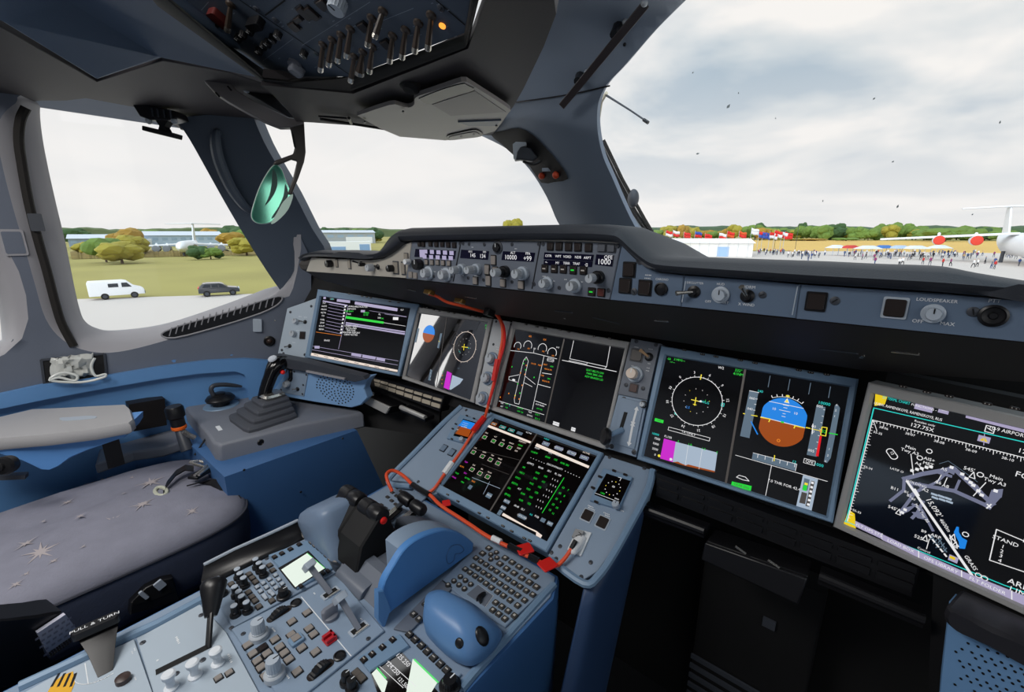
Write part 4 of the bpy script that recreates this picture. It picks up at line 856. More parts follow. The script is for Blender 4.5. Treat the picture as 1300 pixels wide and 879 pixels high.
knob(ls, GG, 1185, 399, .0075, .010, LGREY, LGREY); screw(ls, GG, 1060, 382, .0055); screw(ls, GG, 1235.5, 396, .0055)
M = GG.Mp(1260.5, 401); mb = MB(); mb.lathe(M, [(.012, 0), (.012, .003), (.0098, .004), (.0086, .002), (.004, .001), (.003, .003), (.001, .003)], 28); mb.build('microphone_jack', BLACK, ls)
s = Sym(GG, 0.0004)
for t, x, y, h in (('LOUDSPEAKER',1189,381.7,.0058),('OFF',1165,408,.0064),('MAX',1202.5,411.5,.0064),('PTT',1262.5,382.5,.0062)): s.text(t, x, y, h, 0)
s.build('engraving', WM, ls)
# ================================================================== MAIN PANEL STRIPS BETWEEN THE SCREENS
#bk
bk = thing('instrument_panel', 'dark instrument panel body carrying the screens', 'instrument panel', FA.P(0, 0, -.05))
mb = MB(); mb.prism(FA.M(0, 0), [(-.66, .10), (-.66, -.17), (.70, -.17), (.70, .10)], -.075, -.036); mb.build('backing_plate', BLACKM, bk)
mb = MB(); mb.prism(FD.M(0, 0), [(-.17, .15), (-.17, -.16), (.5, -.16), (.5, .15)], -.075, -.036); mb.build('backing_plate', BLACKM, bk)
mb = MB(); mb.prism(FC.M(0, 0), [FC.ab(*p) for p in ((410,385),(520,393),(500,470),(395,452))], -.075, -.036); mb.build('backing_plate', BLACKM, bk)
sp = thing('lighting_panel', 'narrow pale panel with three silver knobs left of the centre screen', 'control panel', FA.px(625, 455))
plate('face_plate', FA, [(629.5,406),(650.5,409.5),(624,520),(606,513)], -.03, .010, mat('panel_pale', '#b2b6ba', .4, var=.04), sp)
F1 = Fr(FA.o + FA.n*.010, FA.u, FA.v)
for x, y in ((625.5,456),(620,480.5),(614,506)): knob(sp, F1, x, y, .014, .022, SILV, mat('knob_steel_blue', '#76879c', .35), shaft=.4)
for x, y in ((630,408.5),(649.5,412),(626.5,437.5),(639.5,440),(609,511),(623,516)): screw(sp, F1, x, y, .004)
s = Sym(F1, .0004); [dash(s, x, y, 6) for x, y in ((631,441),(632,444),(627,468),(622,493))]; s.build('engraving', WM, sp)
sw = thing('switch_panel', 'small grey panel with beige knob and toggle between centre and right-hand screens', 'control panel', FA.px(812, 470))
plate('face_plate', FA, [(803.5,431),(839.5,437),(823.5,508.5),(786.5,501)], -.03, .010, PANELD, sw)
btn(sw, F1, 808.5, 451.5, .026, .026, BTND, GREYD); toggle(sw, F1, 824, 453.5, (-.7, .5), .022, r=.010, m2=mat('beige_tip', '#c9a37c', .4))
knob(sw, F1, 807, 475.5, .013, .030, mat('knob_cream', '#e0cfc0', .4), LGREY, shaft=.5); btn(sw, F1, 804.7, 493, .018, .018, mat('button_brown2', '#4a3430', .4), GREYD)
for x, y in ((808,433.5),(833,438),(795,489),(816.5,493.5)): screw(sw, F1, x, y, .005)
s = Sym(F1, .0004); [dash(s, x, y, n) for x, y, n in ((808,441,5),(826,443.5,5),(803,464.5,3),(823,467.5,4),(822,471,4),(824,462,3))]; s.build('engraving', WM, sw)
gp_ = thing('landing_gear_panel', 'blue-grey landing gear lever panel with black round lever knob and white arrows', 'control panel', FA.px(800, 540))
plate('face_plate', FA, [(786.8,501.5),(823.2,509),(809,580.5),(769,568.5)], -.03, .008, PANEL, gp_)
F2 = Fr(FA.o + FA.n*.008, FA.u, FA.v)
plate('raised_plate', F2, [(790,505),(818,512),(806,571),(779,563)], 0, .004, PANEL, gp_); F3 = Fr(FA.o + FA.n*.012, FA.u, FA.v)
plate('slot', F3, [(792.5,523),(797,524),(789.5,549),(785,548)], -.001, .0006, BLACKM, gp_, 0)
mb = MB(); a = F3.px(790, 546); b = F3.px(780, 553, .035); mb.tube([a, a.lerp(b, .5), b], [.007, .006, .006], 10); mb.build('lever', BEZEL, gp_)
mb = MB(); mb.lathe(aim(F3.px(777.5, 554.5, .030), (FA.n + FA.u * -.9)), [(.008, -.006), (.019, -.003), (.021, .004), (.018, .010), (.004, .012)], 24); mb.build('lever_knob', BLACK, gp_)
knob(gp_, F3, 815.6, 513.5, .006, .014, SILV, BLACK)
for x, y in ((792,507),(805,574.5),(776.5,567),(771,566)): screw(gp_, F2, x, y, .006)
s = Sym(F3, .0005)
for (x0, y0), (x1, y1) in (((808,521),(804,536)),((803,541),(799,562))):
    s.line([(x0, y0), (x1, y1)], .0052, 0); a, b = s.f.ab(x0, y0), s.f.ab(x1, y1)
    for (c, d), q in ((a, 1), (b, -1)): s.poly([(c - .006, d), (c + .006, d), (c, d + .009*q)], 0)
s.build('arrows', WM, gp_)
# ================================================================== LOWER CENTRE PANEL
lc = thing('display_console', 'blue-grey sloping panel flanking the lowest screen, from main panel to pedestal', 'instrument panel', FB.P(0, 0, -.05))
plate('left_plate', FB, [(588,517),(624.5,526.5),(555.5,627.5),(543,632),(524,614),(497,611),(507,600),(545,562)], -.05, .004, PANEL, lc, .002)
plate('right_plate', FB, [(768.5,579),(827,597.5),(819,626),(799,664),(777,702),(758,728),(739,739),(696,706.5)], -.05, .004, PANEL, lc, .002)
F4 = Fr(FB.o + FB.n*.004, FB.u, FB.v)
mb = MB(); mb.tube([F4.px(x, y, .002) for x, y in sm([(586,517),(560,541),(528,574),(505,597),(494,610),(499,616),(522,618)], False, 4)], .008, 8); mb.build('edge_rim', BEZEL, lc)
mb = MB(); mb.tube([F4.px(x, y, .002) for x, y in sm([(829,598),(822,626),(801,666),(779,705),(760,732),(742,742),(700,712)], False, 4)], .008, 8); mb.build('edge_rim', BEZEL, lc)
fl = [F4.px(x, y, -.004) for x, y in sm([(829,598),(822,626),(801,666),(779,705),(760,732),(742,742)], False, 4)]
mb = MB(); mb.rings([[p + V((0, -d*.4, -d)) + V((.01*d, 0, 0)) for p in fl] for d in (0, .05, .14, .26, .40, .62)], 0, False, False, closed=False); o = mb.build('side_skirt', mat('skirt_blue', '#2c4366', .5, var=.06), lc); so = o.modifiers.new('S', 'SOLIDIFY'); so.thickness = .008
fl = [F4.px(x, y, -.004) for x, y in ((588,517),(545,562),(507,600),(496,611))]
mb = MB(); mb.rings([[p + V((0, 0, -d)) for p in fl] for d in (0, .2, .6)], 0, False, False, closed=False); o = mb.build('side_skirt', mat('skirt_blue', '#2c4366'), lc); so = o.modifiers.new('S', 'SOLIDIFY'); so.thickness = .008
for x, y in ((838,645),(822,690),(813,722)): pass
for x, y in ((592,521),(615,527),(558,613),(536,625),(531,612),(774,581),(818,595),(740,620),(741,654),(768,720.5),(706,710),(711,694),(750,714.5),(738,733),(700,702),(560,624)): screw(lc, F4, x, y, .0045)
for x, y in ((563.5,569.5),(574,575)): btn(lc, F4, x, y, .017, .019, mat('button_blue_grey', '#6c7f95', .4), BLACK)
s = Sym(F4, .0005)
for x, y in ((745.8,655),(765,664)): btn(lc, F4, x, y, .022, .024, BTND, LGREY)
[dash(s, x, y, n, h=.0025, w=.002) for x, y, n in ((750,643.5,5),(751,646.5,6),(770,652.5,5),(771,655.5,4),(790,649,3))]; s.build('engraving', WM, lc)
sd = thing('standby_display', 'small square standby attitude display left of the lowest screen', 'display screen', F4.px(588, 545))
plate('bezel', F4, [(585.5,528),(608,535.5),(595,566),(568.5,558.5)], 0, .008, BEZEL, sd); F5 = Fr(FB.o + FB.n*.012, FB.u, FB.v)
plate('screen', F5, [(588,532),(605,537),(594,557.5),(575.5,553.5)], 0, .0006, SCREEN, sd, 0); knob(sd, F5, 585.8, 558, .007, .012, LGREY)
s = Sym(F5, .0012); s.ppoly([(588,533.5),(603.5,538),(599,546),(582,541.5)], B_); s.ppoly([(582,541.5),(599,546),(594.5,555.5),(578,551)], N_)
for k in range(3): s.line([(588 - k*1.5, 537 + k*2.2), (595 - k*1.5, 539 + k*2.2)], .0006, W_)
s.rect(591, 543, .012, .0016, Y_); s.rect(581, 546, .006, .028, D_); s.rect(601, 543, .006, .026, D_); s.text('200', 581, 546, .005, W_); s.text('470', 600, 547, .005, W_); s.build('symbology', PAL, sd)
for x, y in ((579,539),(575,545),(593,528.5),(602,532),(574,558)): btn(sd, F5, x, y, .008, .004, BTND)
ck = thing('clock_display', 'small black round-scaled clock display right of the lowest screen', 'display screen', F4.px(777, 620))
plate('bezel', F4, [(767,596.5),(803.5,608),(786.5,648.5),(749.5,637.5)], 0, .008, BEZEL, ck)
plate('screen', F5, [(770,601.5),(800.5,611),(786.5,641),(754.5,628.5)], 0, .0006, SCREEN, ck, 0); knob(ck, F5, 781.5, 641, .008, .014, LGREY)
s = Sym(F5, .0012); ca, cb = F5.ab(778, 620.5)
for k in range(12): s.disc(ca + .017*math.cos(k*PI/6), cb + .017*math.sin(k*PI/6), .0011, W_ if k % 3 else Y_, 6)
s.text('00', ca, cb + .004, .007, W_, 0, True); s.text('1000', *F5.ab(765, 627), .006, G_, 0, True); s.text('QNH', *F5.ab(783, 634), .005, W_, 0, True); s.line([(785,606.5),(789,607.5),(787,611)], .0009, W_); s.line([(755.5,626.5),(786,638)], .0007, W_); s.build('symbology', PAL, ck)
for x, y in ((780,598.5),(794,603.5),(762,606),(753,620),(757,638)): btn(ck, F5, x, y, .010, .005, BTND)
cn = thing('cable_connector', 'white plastic connector plate marked Z on the right of the lowest screen', 'connector', F4.px(737, 690))
plate('plate', F4, [(733,672.5),(751.5,677.5),(738,707.5),(720.5,698.5)], 0, .004, mat('plate_white', '#d6dade', .35), cn)
F6 = Fr(FB.o + FB.n*.008, FB.u, FB.v)
plate('label_block', F6, [(732,674),(743,677),(738,688),(727,684)], 0, .010, mat('label_grey', '#8e9092', .4), cn)
mb = MB(); mb.lathe(aim(F6.px(733, 693, .004), -FB.v + FB.n*.4), [(.012, -.02), (.013, 0), (.010, .02), (.004, .026)], 16); mb.build('plug', mat('plug_white', '#e6e8ea', .3), cn)
s = Sym(Fr(FB.o + FB.n*.018, FB.u, FB.v), .0005); s.text('Z', 734.5, 680, .018, 0, -.2); s.build('letter', [BLACK], cn)
# red test cable
cbl = thing('test_cable', 'long red-orange cable looped over the panel and taped to the lower screen', 'cable', F4.px(620, 690))
def cable(name, pts, r, m):
    mb = MB(); mb.tube(sm([tuple(p) for p in pts], False, 4), r, 8); return mb.build(name, m, cbl)
US = Fr((0, 0.84, 1.1475), (1, 0, 0), (0, -0.905, 0.425))
up = [US.px(546, 368, .012), US.px(556, 371, .012), US.px(570, 375, .02), US.px(590, 380, .02), US.px(612, 389, .014), US.px(626, 393, .012)]
cable('cable_run', up + [FA.px(x, y, h) for x, y, h in ((636,400,.03),(644,412,.03),(646,430,.03),(642,455,.03),(637,480,.03),(631,505,.03),(625,522,.025))] + [F4.px(x, y, h) for x, y, h in ((616,536,.012),(606,551,.018),(590,573,.012),(577,590,.010),(566,604,.008),(556,620,.010),(548,627,.010),(540,628,.012))], .0042, ORANGE)
cable('second_strand', [FA.px(x, y, h) for x, y, h in ((640,404,.026),(647,420,.026),(648,440,.03),(642,462,.03),(635,492,.03),(628,515,.03))], .0042, RED)
cable('red_sleeve', [F4.px(x, y, h) for x, y, h in ((617,534,.014),(604,553,.02))], .0088, RED)
cable('red_sleeve', [FA.px(x, y, h) for x, y, h in ((641,458,.034),(636,485,.034))], .0075, RED)
cable('white_sleeve', [F4.px(x, y, h) for x, y, h in ((576,590,.010),(566,604,.010))], .0085, WHITE)
FPc = Fr((0, .3, .655), (1, 0, 0), (0, 1, 0))
low = [(498,624,.0),(493,620,.02),(492,614,.03),(500,610,.03),(512,612,.02),(524,620,.01),(534,628,.01),(546,633,.01),(556,643,.01),(566,651,.01),(580,660,.01),(598,671,.008),(614,682,.008),(630,691,.008),(645,698,.008),(660,706,.008),(678,714,.008),(692,722,.008)]
cable('cable_run', [FPc.px(x, y, h) for x, y, h in low], .0046, ORANGE)
cable('cable_run', [F6.px(733, 694, .018), F6.px(727, 703, .016), F4.px(720, 713, .016), F4.px(710, 721, .012), FPc.px(700, 724, .01)], .0042, ORANGE)
cable('black_sleeve', [F6.px(734, 692, .02), F6.px(728, 702, .018)], .005, BLACK)
cable('black_sleeve', [FPc.px(x, y, .011) for x, y in ((524,620),(534,627),(545,633))], .0075, BLACK)
cable('black_sleeve', [FPc.px(x, y, .01) for x, y in ((646,698),(655,703),(662,706))], .007, BLACK)
cable('black_sleeve', [FPc.px(x, y, .01) for x, y in ((672,712),(684,718))], .007, BLACK)
cable('white_sleeve', [FPc.px(x, y, .01) for x, y in ((625,688),(636,693.5))], .0065, WHITE)
for x, y, w, d, r in ((567,645,.024,.020,-.6),(666,704,.030,.034,-.5),(695,724,.030,.034,-.3)):
    mb = MB(); mb.box(FPc.Mp(x, y, .012, r), w, d, .003, r=.003, inset=.001); mb.build('tape_flag', RED, cbl)
mb = MB(); mb.box(US.Mp(623, 391, .004), .02, .03, .02, r=.003); mb.build('cable_clip', BLACK, cbl)
for x, y in ((546,368),(585,379)):
    mb = MB(); mb.box(US.Mp(x, y, .002), .03, .02, .012, r=.004); mb.build('cable_clamp', mat('brass', '#b08a50', .3, .8), cbl)
# ================================================================== CENTRE PEDESTAL
PZ = 0.63
FP = Fr((0, .3, PZ), (1, 0, 0), (0, 1, 0))
ped = thing('centre_pedestal', 'blue centre pedestal between the pilot seats carrying radio and engine panels', 'pedestal', (-.06, .2, 0))
mb = MB()
body = [(-.335,-.6),(.232,-.6),(.232,.60),(.205,.655),(-.20,.655),(-.36,.655),(-.375,.63),(-.36,.46),(-.335,.385)]
mb.rings([[V((x*k, y, z)) for x, y in body] for z, k in ((0,.92),(.3,.96),(.55,1),(PZ - .012,1),(PZ - .004,.985))]); mb.build('body', [BLUED], ped, ang=30)
deck = FP.M(0, -.3)
mb = MB(); mb.prism(deck, [(-.325,-.6),(.222,-.6),(.222,.60),(.200,.648),(-.355,.648),(-.36,.625),(-.345,.46),(-.325,.385)], PZ*0 - .006, -.001, 0, .001); mb.build('deck_plate', PANEL, ped)
def rim(pts, r=.007, m=None, name='edge_rim'):
    mb = MB(); mb.tube([FP.px(x, y, h) for x, y, h in pts], r, 8); return mb.build(name, m or BEZEL, ped)
rim([(25,873,0),(120,829,0),(200,793,0),(257,762,0)], .009)
rim([(262,733,.03),(300,713,.03),(345,692,.03),(380,675,.03)], .004, LGREY, 'guard_edge')
gq = [(259,764,0),(258,748,.02),(262,733,.03),(380,675,.03),(394,680,.016),(398,684,0),(385,690,0),(268,748,0)]
mb = MB(); P = [FP.px(x, y, h) for x, y, h in gq]; mb.rings([[P[2], P[3], P[4], P[5]], [P[1], FP.px(384,684,.004), FP.px(390,688,.002), P[6]], [P[0], P[7], FP.px(386,690,0), P[6]]], 0, False, False, closed=False)
o = mb.build('panel_guard', BLACK, ped); so = o.modifiers.new('S', 'SOLIDIFY'); so.thickness = .006
def module(name, label, cat, q, m=PANEL, h=.004, group=None):
    c = (sum(p[0] for p in q)/len(q), sum(p[1] for p in q)/len(q)); t = thing(name, label, cat, FP.px(*c), group)
    plate('face_plate', FP, q, 0, h, m, t, .0012); return t
FPh = Fr(FP.o + FP.n*.004, FP.u, FP.v)
LIT = glow('lcd_white', '#e6f2e6', 1.0); LITG = glow('lcd_green', '#62e07a', 1.0)
zz = Z(240, 600, 4)
# captain's radio panel
rp = module('radio_panel', 'grey radio panel with blank bright screen and black knobs at the left of the pedestal', 'radio panel', [(265,747),(388,686),(428,728),(296,799)])
fr = FPh
q = [zz(405,430), zz(610,350), zz(760,480), zz(550,600)]
plate('screen_bezel', fr, q, 0, .006, BEZEL, rp, .002); FPs = Fr(FP.o + FP.n*.0102, FP.u, FP.v)
plate('screen', FPs, [zz(452,487), zz(606,398), zz(697,490), zz(535,592)], 0, .0005, BLACKM, rp, 0)
s = Sym(FPs, .0008); s.ppoly([zz(468,496), zz(600,412), zz(690,488), zz(540,585)], 0); s.line([zz(600,412), zz(690,488)], .0012, 1); s.build('lit_screen', [LIT, LITG], rp)
for x, y in ((435,432),(472,414),(515,392),(560,368)): btn(rp, FPs, *zz(x, y), .010, .008, BTND, BLACK)
for x, y in ((622,357),(640,373),(660,388),(680,405),(699,424),(718,443),(738,462)): btn(rp, FPs, *zz(x, y), .010, .008, BTN, BLACK)
for x, y in ((568,580),(655,528),(682,514),(705,503)): btn(rp, FPs, *zz(x, y), .010, .006, BTND, BLACK)
for x, y in ((150,580),(174,614),(345,478),(362,498),(380,520),(252,530),(266,552),(284,575),(240,622),(260,646),(274,670),(299,702),(237,720)):
    knob(rp, fr, *zz(x, y + 8), .0062, .022, BLACK, BLACK, shaft=.3)
    inst(cmesh('cap', lambda: MB().lathe(I4, [(.0058, 0), (.0058, .0015), (.004, .002)], 16).mesh('knob_cap', LGREY)), 'knob_cap', rp, fr.Mp(*zz(x, y + 8), .022))
for x, y in ((410,475),(426,500),(305,520),(322,540),(338,560),(302,612),(320,636),(336,656),(355,685),(421,655),(215,570)): btn(rp, fr, *zz(x, y), .012, .009, mat('button_taupe', '#5a544f', .4), BLACK)
for i in range(4):
    for j in range(3): btn(rp, fr, *zz(347 + i*31 + j*17, 586 - i*20 + j*22), .009, .007, LGREY, BLACK, name='keypad_key')
btn(rp, fr, *zz(388, 640), .012, .006, LGREY, BLACK); btn(rp, fr, *zz(425, 622), .012, .006, LGREY, BLACK)
knob(rp, fr, *zz(478, 608), .009, .018, BLACK, BLACK); 
for x, y in ((122,608),(215,790),(395,440),(735,470)): screw(rp, fr, *zz(x, y), .004)
# engine master / trim panel
ep = module('engine_panel', 'grey engine panel with two guarded lever switches, thumbwheels and square keys', 'engine panel', [(294,801),(428,732.5),(488,803),(388,884),(352,884)])
z6 = Z(300, 659, 4)
for x, y in ((118,600),(197,800)): knob(ep, fr, *z6(x, y), .011, .034, LGREY, SILV, shaft=.2)
for x, y in ((58,645),(85,688),(108,725),(127,758),(150,798),(157,688),(178,727),(200,765),(197,617),(222,655),(245,685),(268,718),(283,525),(360,480),(370,560),(393,590),(333,660),(403,680),(310,780),(280,592)): btn(ep, fr, *z6(x, y), .0125, .0125, BTN, BLACK)
btn(ep, fr, *z6(135, 657), .0125, .0125, BTND, BLACK)
mb = MB(); mb.box(fr.Mp(*z6(305, 622), 0), .021, .022, .006, r=.003, inset=.001); mb.box(fr.Mp(*z6(305, 620), .006), .013, .013, .002, 1); mb.build('guarded_key', [BEZEL, BTN], ep)
M = fr.Mp(*z6(474, 614), 0); mb = MB(); mb.box(M, .022, .020, .003, r=.003, inset=.0006); mb.box(M @ T(-.006, 0, 0), .006, .018, .009); mb.box(M @ T(.006, 0, 0), .006, .018, .009); mb.box(M @ T(0, .007, 0), .02, .004, .009); mb.build('red_guard', mat('dark_red', '#b01c28', .35), ep, bevel=.0006)
for x, y in ((218,484),(428,768)):
    M = fr.Mp(*z6(x, y), -.010, .12) @ MX.Rotation(PI/2, 4, 'Y'); mb = MB(); mb.rings([[M @ V(((.021 - .0012*(k % 2))*math.cos(2*PI*k/48), (.021 - .0012*(k % 2))*math.sin(2*PI*k/48), h)) for k in range(48)] for h in (-.006, .006)])
    mb.build('thumbwheel', BLACK, ep); mb = MB(); mb.box(fr.Mp(*z6(x, y), 0), .016, .044, .0008, r=.007); mb.build('wheel_slot', BTND, ep)
for x, y in ((303,430),(525,700)):
    mb = MB(); M = fr.Mp(*z6(x, y), 0); mb.lathe(M, [(.010, 0), (.010, .003), (.008, .004), (.007, .002), (.002, .0025)], 20); mb.build('indicator_dial', BLACK, ep)
s = Sym(fr, .0004); s.line([z6(330, 397), z6(583, 698)], .0016, 0)
[dash(s, *z6(x, y), n, w=.0022, h=.0022) for x, y, n in ((190,565,4),(540,440,5),(565,460,5),(260,800,4),(480,440,2),(635,510,2),(397,380,2))]; s.build('engraving', WM, ep)
def lever_switch(slot, head, tip):
    mb = MB(); mb.box(fr.Mp(*slot, 0, .0), .018, .034, .002, 0, r=.002); mb.box(fr.Mp(*slot, .002), .011, .026, .0006, 1); mb.box(fr.Mp(slot[0]+4, slot[1]+1.5, .002), .003, .024, .0015, 2); mb.build('switch_slot', [LGREY, BLACKM, METAL], ep)
    a = fr.px(*slot, 0); b = fr.px(*head, .042); mb = MB(); mb.tube([a, a.lerp(b, .5), b], [.006, .0065, .007], 4); mb.build('lever_arm', CONS, ep)
    d = (b - a).normalized(); M = aim(b, d, FP.v); mb = MB(); mb.box(M @ T(0, 0, -.004), .026, .021, .012, 0, r=.002); mb.box(M @ T(0, 0, .008), .019, .014, .0006, 1); mb.build('lever_head', [LGREY, BTN], ep)
lever_switch(z6(478, 380), z6(385, 330), 0); lever_switch(z6(622, 562), z6(540, 502), 0)
M = fr.Mp(*z6(478, 500), 0); mb = MB(); mb.lathe(M, [(.014, 0), (.014, .006), (.010, .008)], 20); mb.box(M @ T(0, 0, .006), .012, .030, .018, r=.005, inset=.004); mb.build('rotary_selector', CONS, ep)
for x, y in ((35,585),(670,610)): screw(ep, fr, *z6(x, y), .004)
# flap lever panel
z5 = Z(0, 659, 4)
fp_ = module('flap_lever_panel', 'pale grey panel with black-knobbed lever in a long slot and white pull knobs', 'lever panel', [(174,813),(254,769.5),(288,805),(330,884),(196,884)], m=mat('panel_pale_blue', '#a9b6c2', .42, var=.04))
mb = MB(); a, b = FPh.ab(*z5(800, 778)), FPh.ab(*z5(1062, 645)); s = Sym(FPh, .0006); s.line([z5(805, 775), z5(1060, 648)], .012, 0); s.build('slot', [BLACKM], fp_)
base = FPh.px(*z5(1058, 648), 0); hd = FPh.px(*z5(1105, 500), .052)
for d in (-.004, .004):
    mb = MB(); mb.tube([base + V((d, 0, 0)), base.lerp(hd, .55) + V((d, 0, .004)), hd], .0035, 8); mb.build('lever_arm', BLACK, fp_)
d = (hd - base).normalized(); M = aim(base.lerp(hd, .55), d); L = (hd - base).length
mb = MB(); rr = []
for k, (w, dd, hh) in enumerate(((.010,.007,0),(.013,.009,.12),(.017,.012,.35),(.021,.015,.55),(.022,.015,.66),(.017,.011,.75),(.006,.004,.79))): rr.append([M @ V((w*math.cos(2*PI*i/16), dd*math.sin(2*PI*i/16), hh*L)) for i in range(16)])
mb.rings(rr); mb.build('lever_knob', BLACK, fp_)
for x, y in ((992,800),(1108,738),(872,860)):
    mb = MB(); mb.lathe(FPh.Mp(*z5(x, y), 0), [(.010, 0), (.010, .003), (.006, .006), (.006, .018), (.009, .022), (.0095, .028), (.007, .030)], 20); mb.build('pull_knob', mat('knob_white', '#d9dee4', .35), fp_)
for x, y in ((1165,785),(1110,812)): btn(fp_, FPh, *z5(x, y), .010, .010, BTN, BLACK)
for x, y in ((725,630),(1022,490),(1030,718),(895,788)): screw(fp_, FPh, *z5(x, y), .0045)
s = Sym(FPh, .0005); [dash(s, *z5(x, y), n, h=.003, w=.003) for x, y, n in ((900,610,3),(905,625,3),(800,720,1),(985,690,1),(1165,700,3),(1170,720,3))]; s.build('engraving', WM, fp_)
pb = module('parking_brake_panel', 'grey panel with black T-shaped PULL AND TURN handle at the bottom left', 'brake panel', [(28,884),(60,866),(171,814),(195,884)], m=mat('panel_pale_blue', '#a9b6c2', .42))
M0 = FPh.px(134, 856, .0); bar_a, bar_b = FPh.px(99, 837, .04), FPh.px(159, 809, .04)
mb = MB(); mid = bar_a.lerp(bar_b, .55); ax = (bar_b - bar_a).normalized(); M = MX((ax, V((0, 0, 1)).cross(ax), V((0, 0, 1)))).transposed().to_4x4(); M.translation = bar_a.lerp(bar_b, .5)
mb.box(M, (bar_b-bar_a).length, .020, .012, r=.006, inset=.002); mb.build('handle_bar', BLACK, pb)
mb = MB(); mb.rings([[mid + ax*a + V((0, b, -.002)) for a, b in ((.020,.006),(-.020,.006),(-.020,-.008),(.020,-.008))], [mid.lerp(M0, .45) + ax*a + V((0, b, 0)) for a, b in ((.012,.006),(-.012,.006),(-.012,-.006),(.012,-.006))], [M0 + ax*a + V((0, b, 0)) for a, b in ((.006,.004),(-.006,.004),(-.006,-.004),(.006,-.004))]]); mb.build('handle_stem', BLACK, pb, bevel=.002)
hf = Fr(M.translation + V((0, 0, .0125)), ax, V((0, 0, 1)).cross(ax)); s = Sym(hf, .0004); s.text('PULL & TURN', 0, 0, .0105, 0, 0, True, 1.1); s.build('lettering', WM, pb)
s = Sym(FPh, .0006); s.ppoly([(68,867),(80,858),(93,853),(95,868),(90,880),(60,880)], 0)
for k in range(4): s.line([(66 + k*8, 872), (75 + k*7, 856)], .0035, 1)
s.build('hazard_patch', [mat('hazard_yellow', '#e0a92c', .5), BLACK], pb)
s = Sym(FPh, .0004); s.arc(*FPh.ab(132, 842), .036, .0014, 0, -95, 10, 16); [dash(s, x, y, 4) for x, y in ((171,825),(168,829),(167,858),(172,862))]; s.line([(108,843),(112,868)], .0012, 0); s.build('engraving', WM, pb)
mb = MB(); mb.lathe(FPh.Mp(157, 865), [(.010,0),(.010,.008),(.006,.010)], 16); mb.build('small_knob', mat('knob_brown', '#3d2f2c', .4), pb)
# first officer's radio panel with frequencies
rq = module('radio_panel', 'blue-framed radio panel with frequency screen at the bottom centre of the photo', 'radio panel', [(420,884),(455,835),(509,804),(586,858),(560,884)])
plate('screen_bezel', fr, [(455,838),(508,808),(520,823),(470,856)], 0, .006, BEZEL, rq, .002)
plate('screen', fr, [(470,853),(506,825),(560,884),(480,884)], 0, .002, SCREEN, rq, 0)
F7 = Fr(FP.o + FP.n*.006, FP.u, FP.v); s = Sym(F7, .0006)
s.ppoly([(524,837),(556,866),(545,884),(515,884)], 0); s.line([(526,838),(556,867)], .0028, 1); s.ppoly([(472,856),(478,850),(492,866),(487,884)], 0); s.line([(478,848),(490,862)], .002, 1)
rt = 0
s.text('125.250', 511.5, 838.5, .0115, 2, rt); s.text('124.250', 498.5, 849, .0115, 2, rt); s.text('121.500', 512, 868, .0095, 2, rt); s.line([(490,838),(528,872)], .0008, 2); s.line([(481,846),(512,874)], .0008, 2)
s.build('symbology', [LIT, LITG, WHT], rq)
for x, y in ((462,838.5),(472.5,831.5),(485.5,822.5),(498.5,813)): btn(rq, Fr(FP.o + FP.n*.010, FP.u, FP.v), x, y, .009, .008, BTND, BLACK, mark=KEYF)
for x, y in ((520,806.5),(527,813),(535,820.5),(542.5,828),(550.5,836),(559,844),(567,851.5)): btn(rq, fr, x, y, .011, .010, KEY, BLACK, mark=KEYF)
for x, y in ((439,860),(446,868)): knob(rq, fr, x, y, .007, .02, BLACK, BLACK)
for x, y in ((453,856),(459,862)): btn(rq, fr, x, y, .014, .011, mat('button_taupe', '#5a544f', .4), BLACK)
knob(rq, fr, 571, 866, .012, .016, BLACK, BLACK)
# ------------------------------------------------------------------ throttle quadrant
tq = thing('throttle_quadrant', 'blue throttle quadrant with curved side plate and black twin-grip thrust levers', 'throttle', (-.08, .45, PZ))
d2 = [tuple(hx(x, y, .02).yz) for x, y in sm([(484,790),(486,746),(500,718),(515,696),(535,682),(560,674),(580,676),(592,682),(601,690)], False, 4)] + [tuple(hx(600, 700, .02).yz), tuple(hx(497, 776, .02).yz)]
mb = MB(); mb.prism(YZ(0.0), d2, .006, .021, 0, .002); mb.build('side_plate', mat('quadrant_blue', '#4f86c4', .42, var=.05), tq)
c = (0.465, 0.64)
d3 = [((a - c[0])*.985 + c[0], (b - c[1])*.985 + c[1]) for a, b in d2]
d4 = [(a, b) for a, b in d3 if a > .405] ; mb = MB(); mb.prism(YZ(-.035), [(.405, .63)] + d4 if d4[0][1] > .66 else d4, 0, .040, 0, .002); mb.build('scale_arc', PANEL, tq)
mb = MB(); mb.prism(YZ(-.150), [(a, .63 + (b - .63)*(.20 if a < .50 else .55)) for a, b in d3], 0, .094, 0, .002); mb.build('housing', PANELD, tq)
rec = [hx(x, y, .0215) for x, y in sm([(567,705),(573,694),(583,692),(589,698),(584,703),(578,704),(576,712),(569,716)], True, 3)]
mb = MB(); mb.tube(rec + [rec[0]], .0012, 6); mb.build('embossed_mark', BLUED, tq)
mb = MB(); mb.prism(YZ(-.16), [(.33,.60),(.40,.665),(.42,.665),(.42,.60)], 0, .16, 0, .002); mb.build('aft_fairing', PANELD, tq)
mb = MB(); mb.prism(YZ(.018), [tuple(hx(x, y, .03).yz) for x, y in ((480,752),(487,750),(497,774),(488,799),(480,788))], 0, .012, 0, .002); mb.build('corner_block', BLUE, tq)
mb = MB(); mb.prism(YZ(-.165), [tuple(hx(x, y, -.15).yz) for x, y in ((421,716),(433,719),(444,742),(432,736))], 0, .012, 0, .002); mb.build('corner_block', PANELD, tq)
s = Sym(FPh, 0)
mb = MB()
for a0 in range(35, 130, 8):
    p = (c[0] + .118*math.cos(math.radians(a0)), c[1] + .112*math.sin(math.radians(a0)))
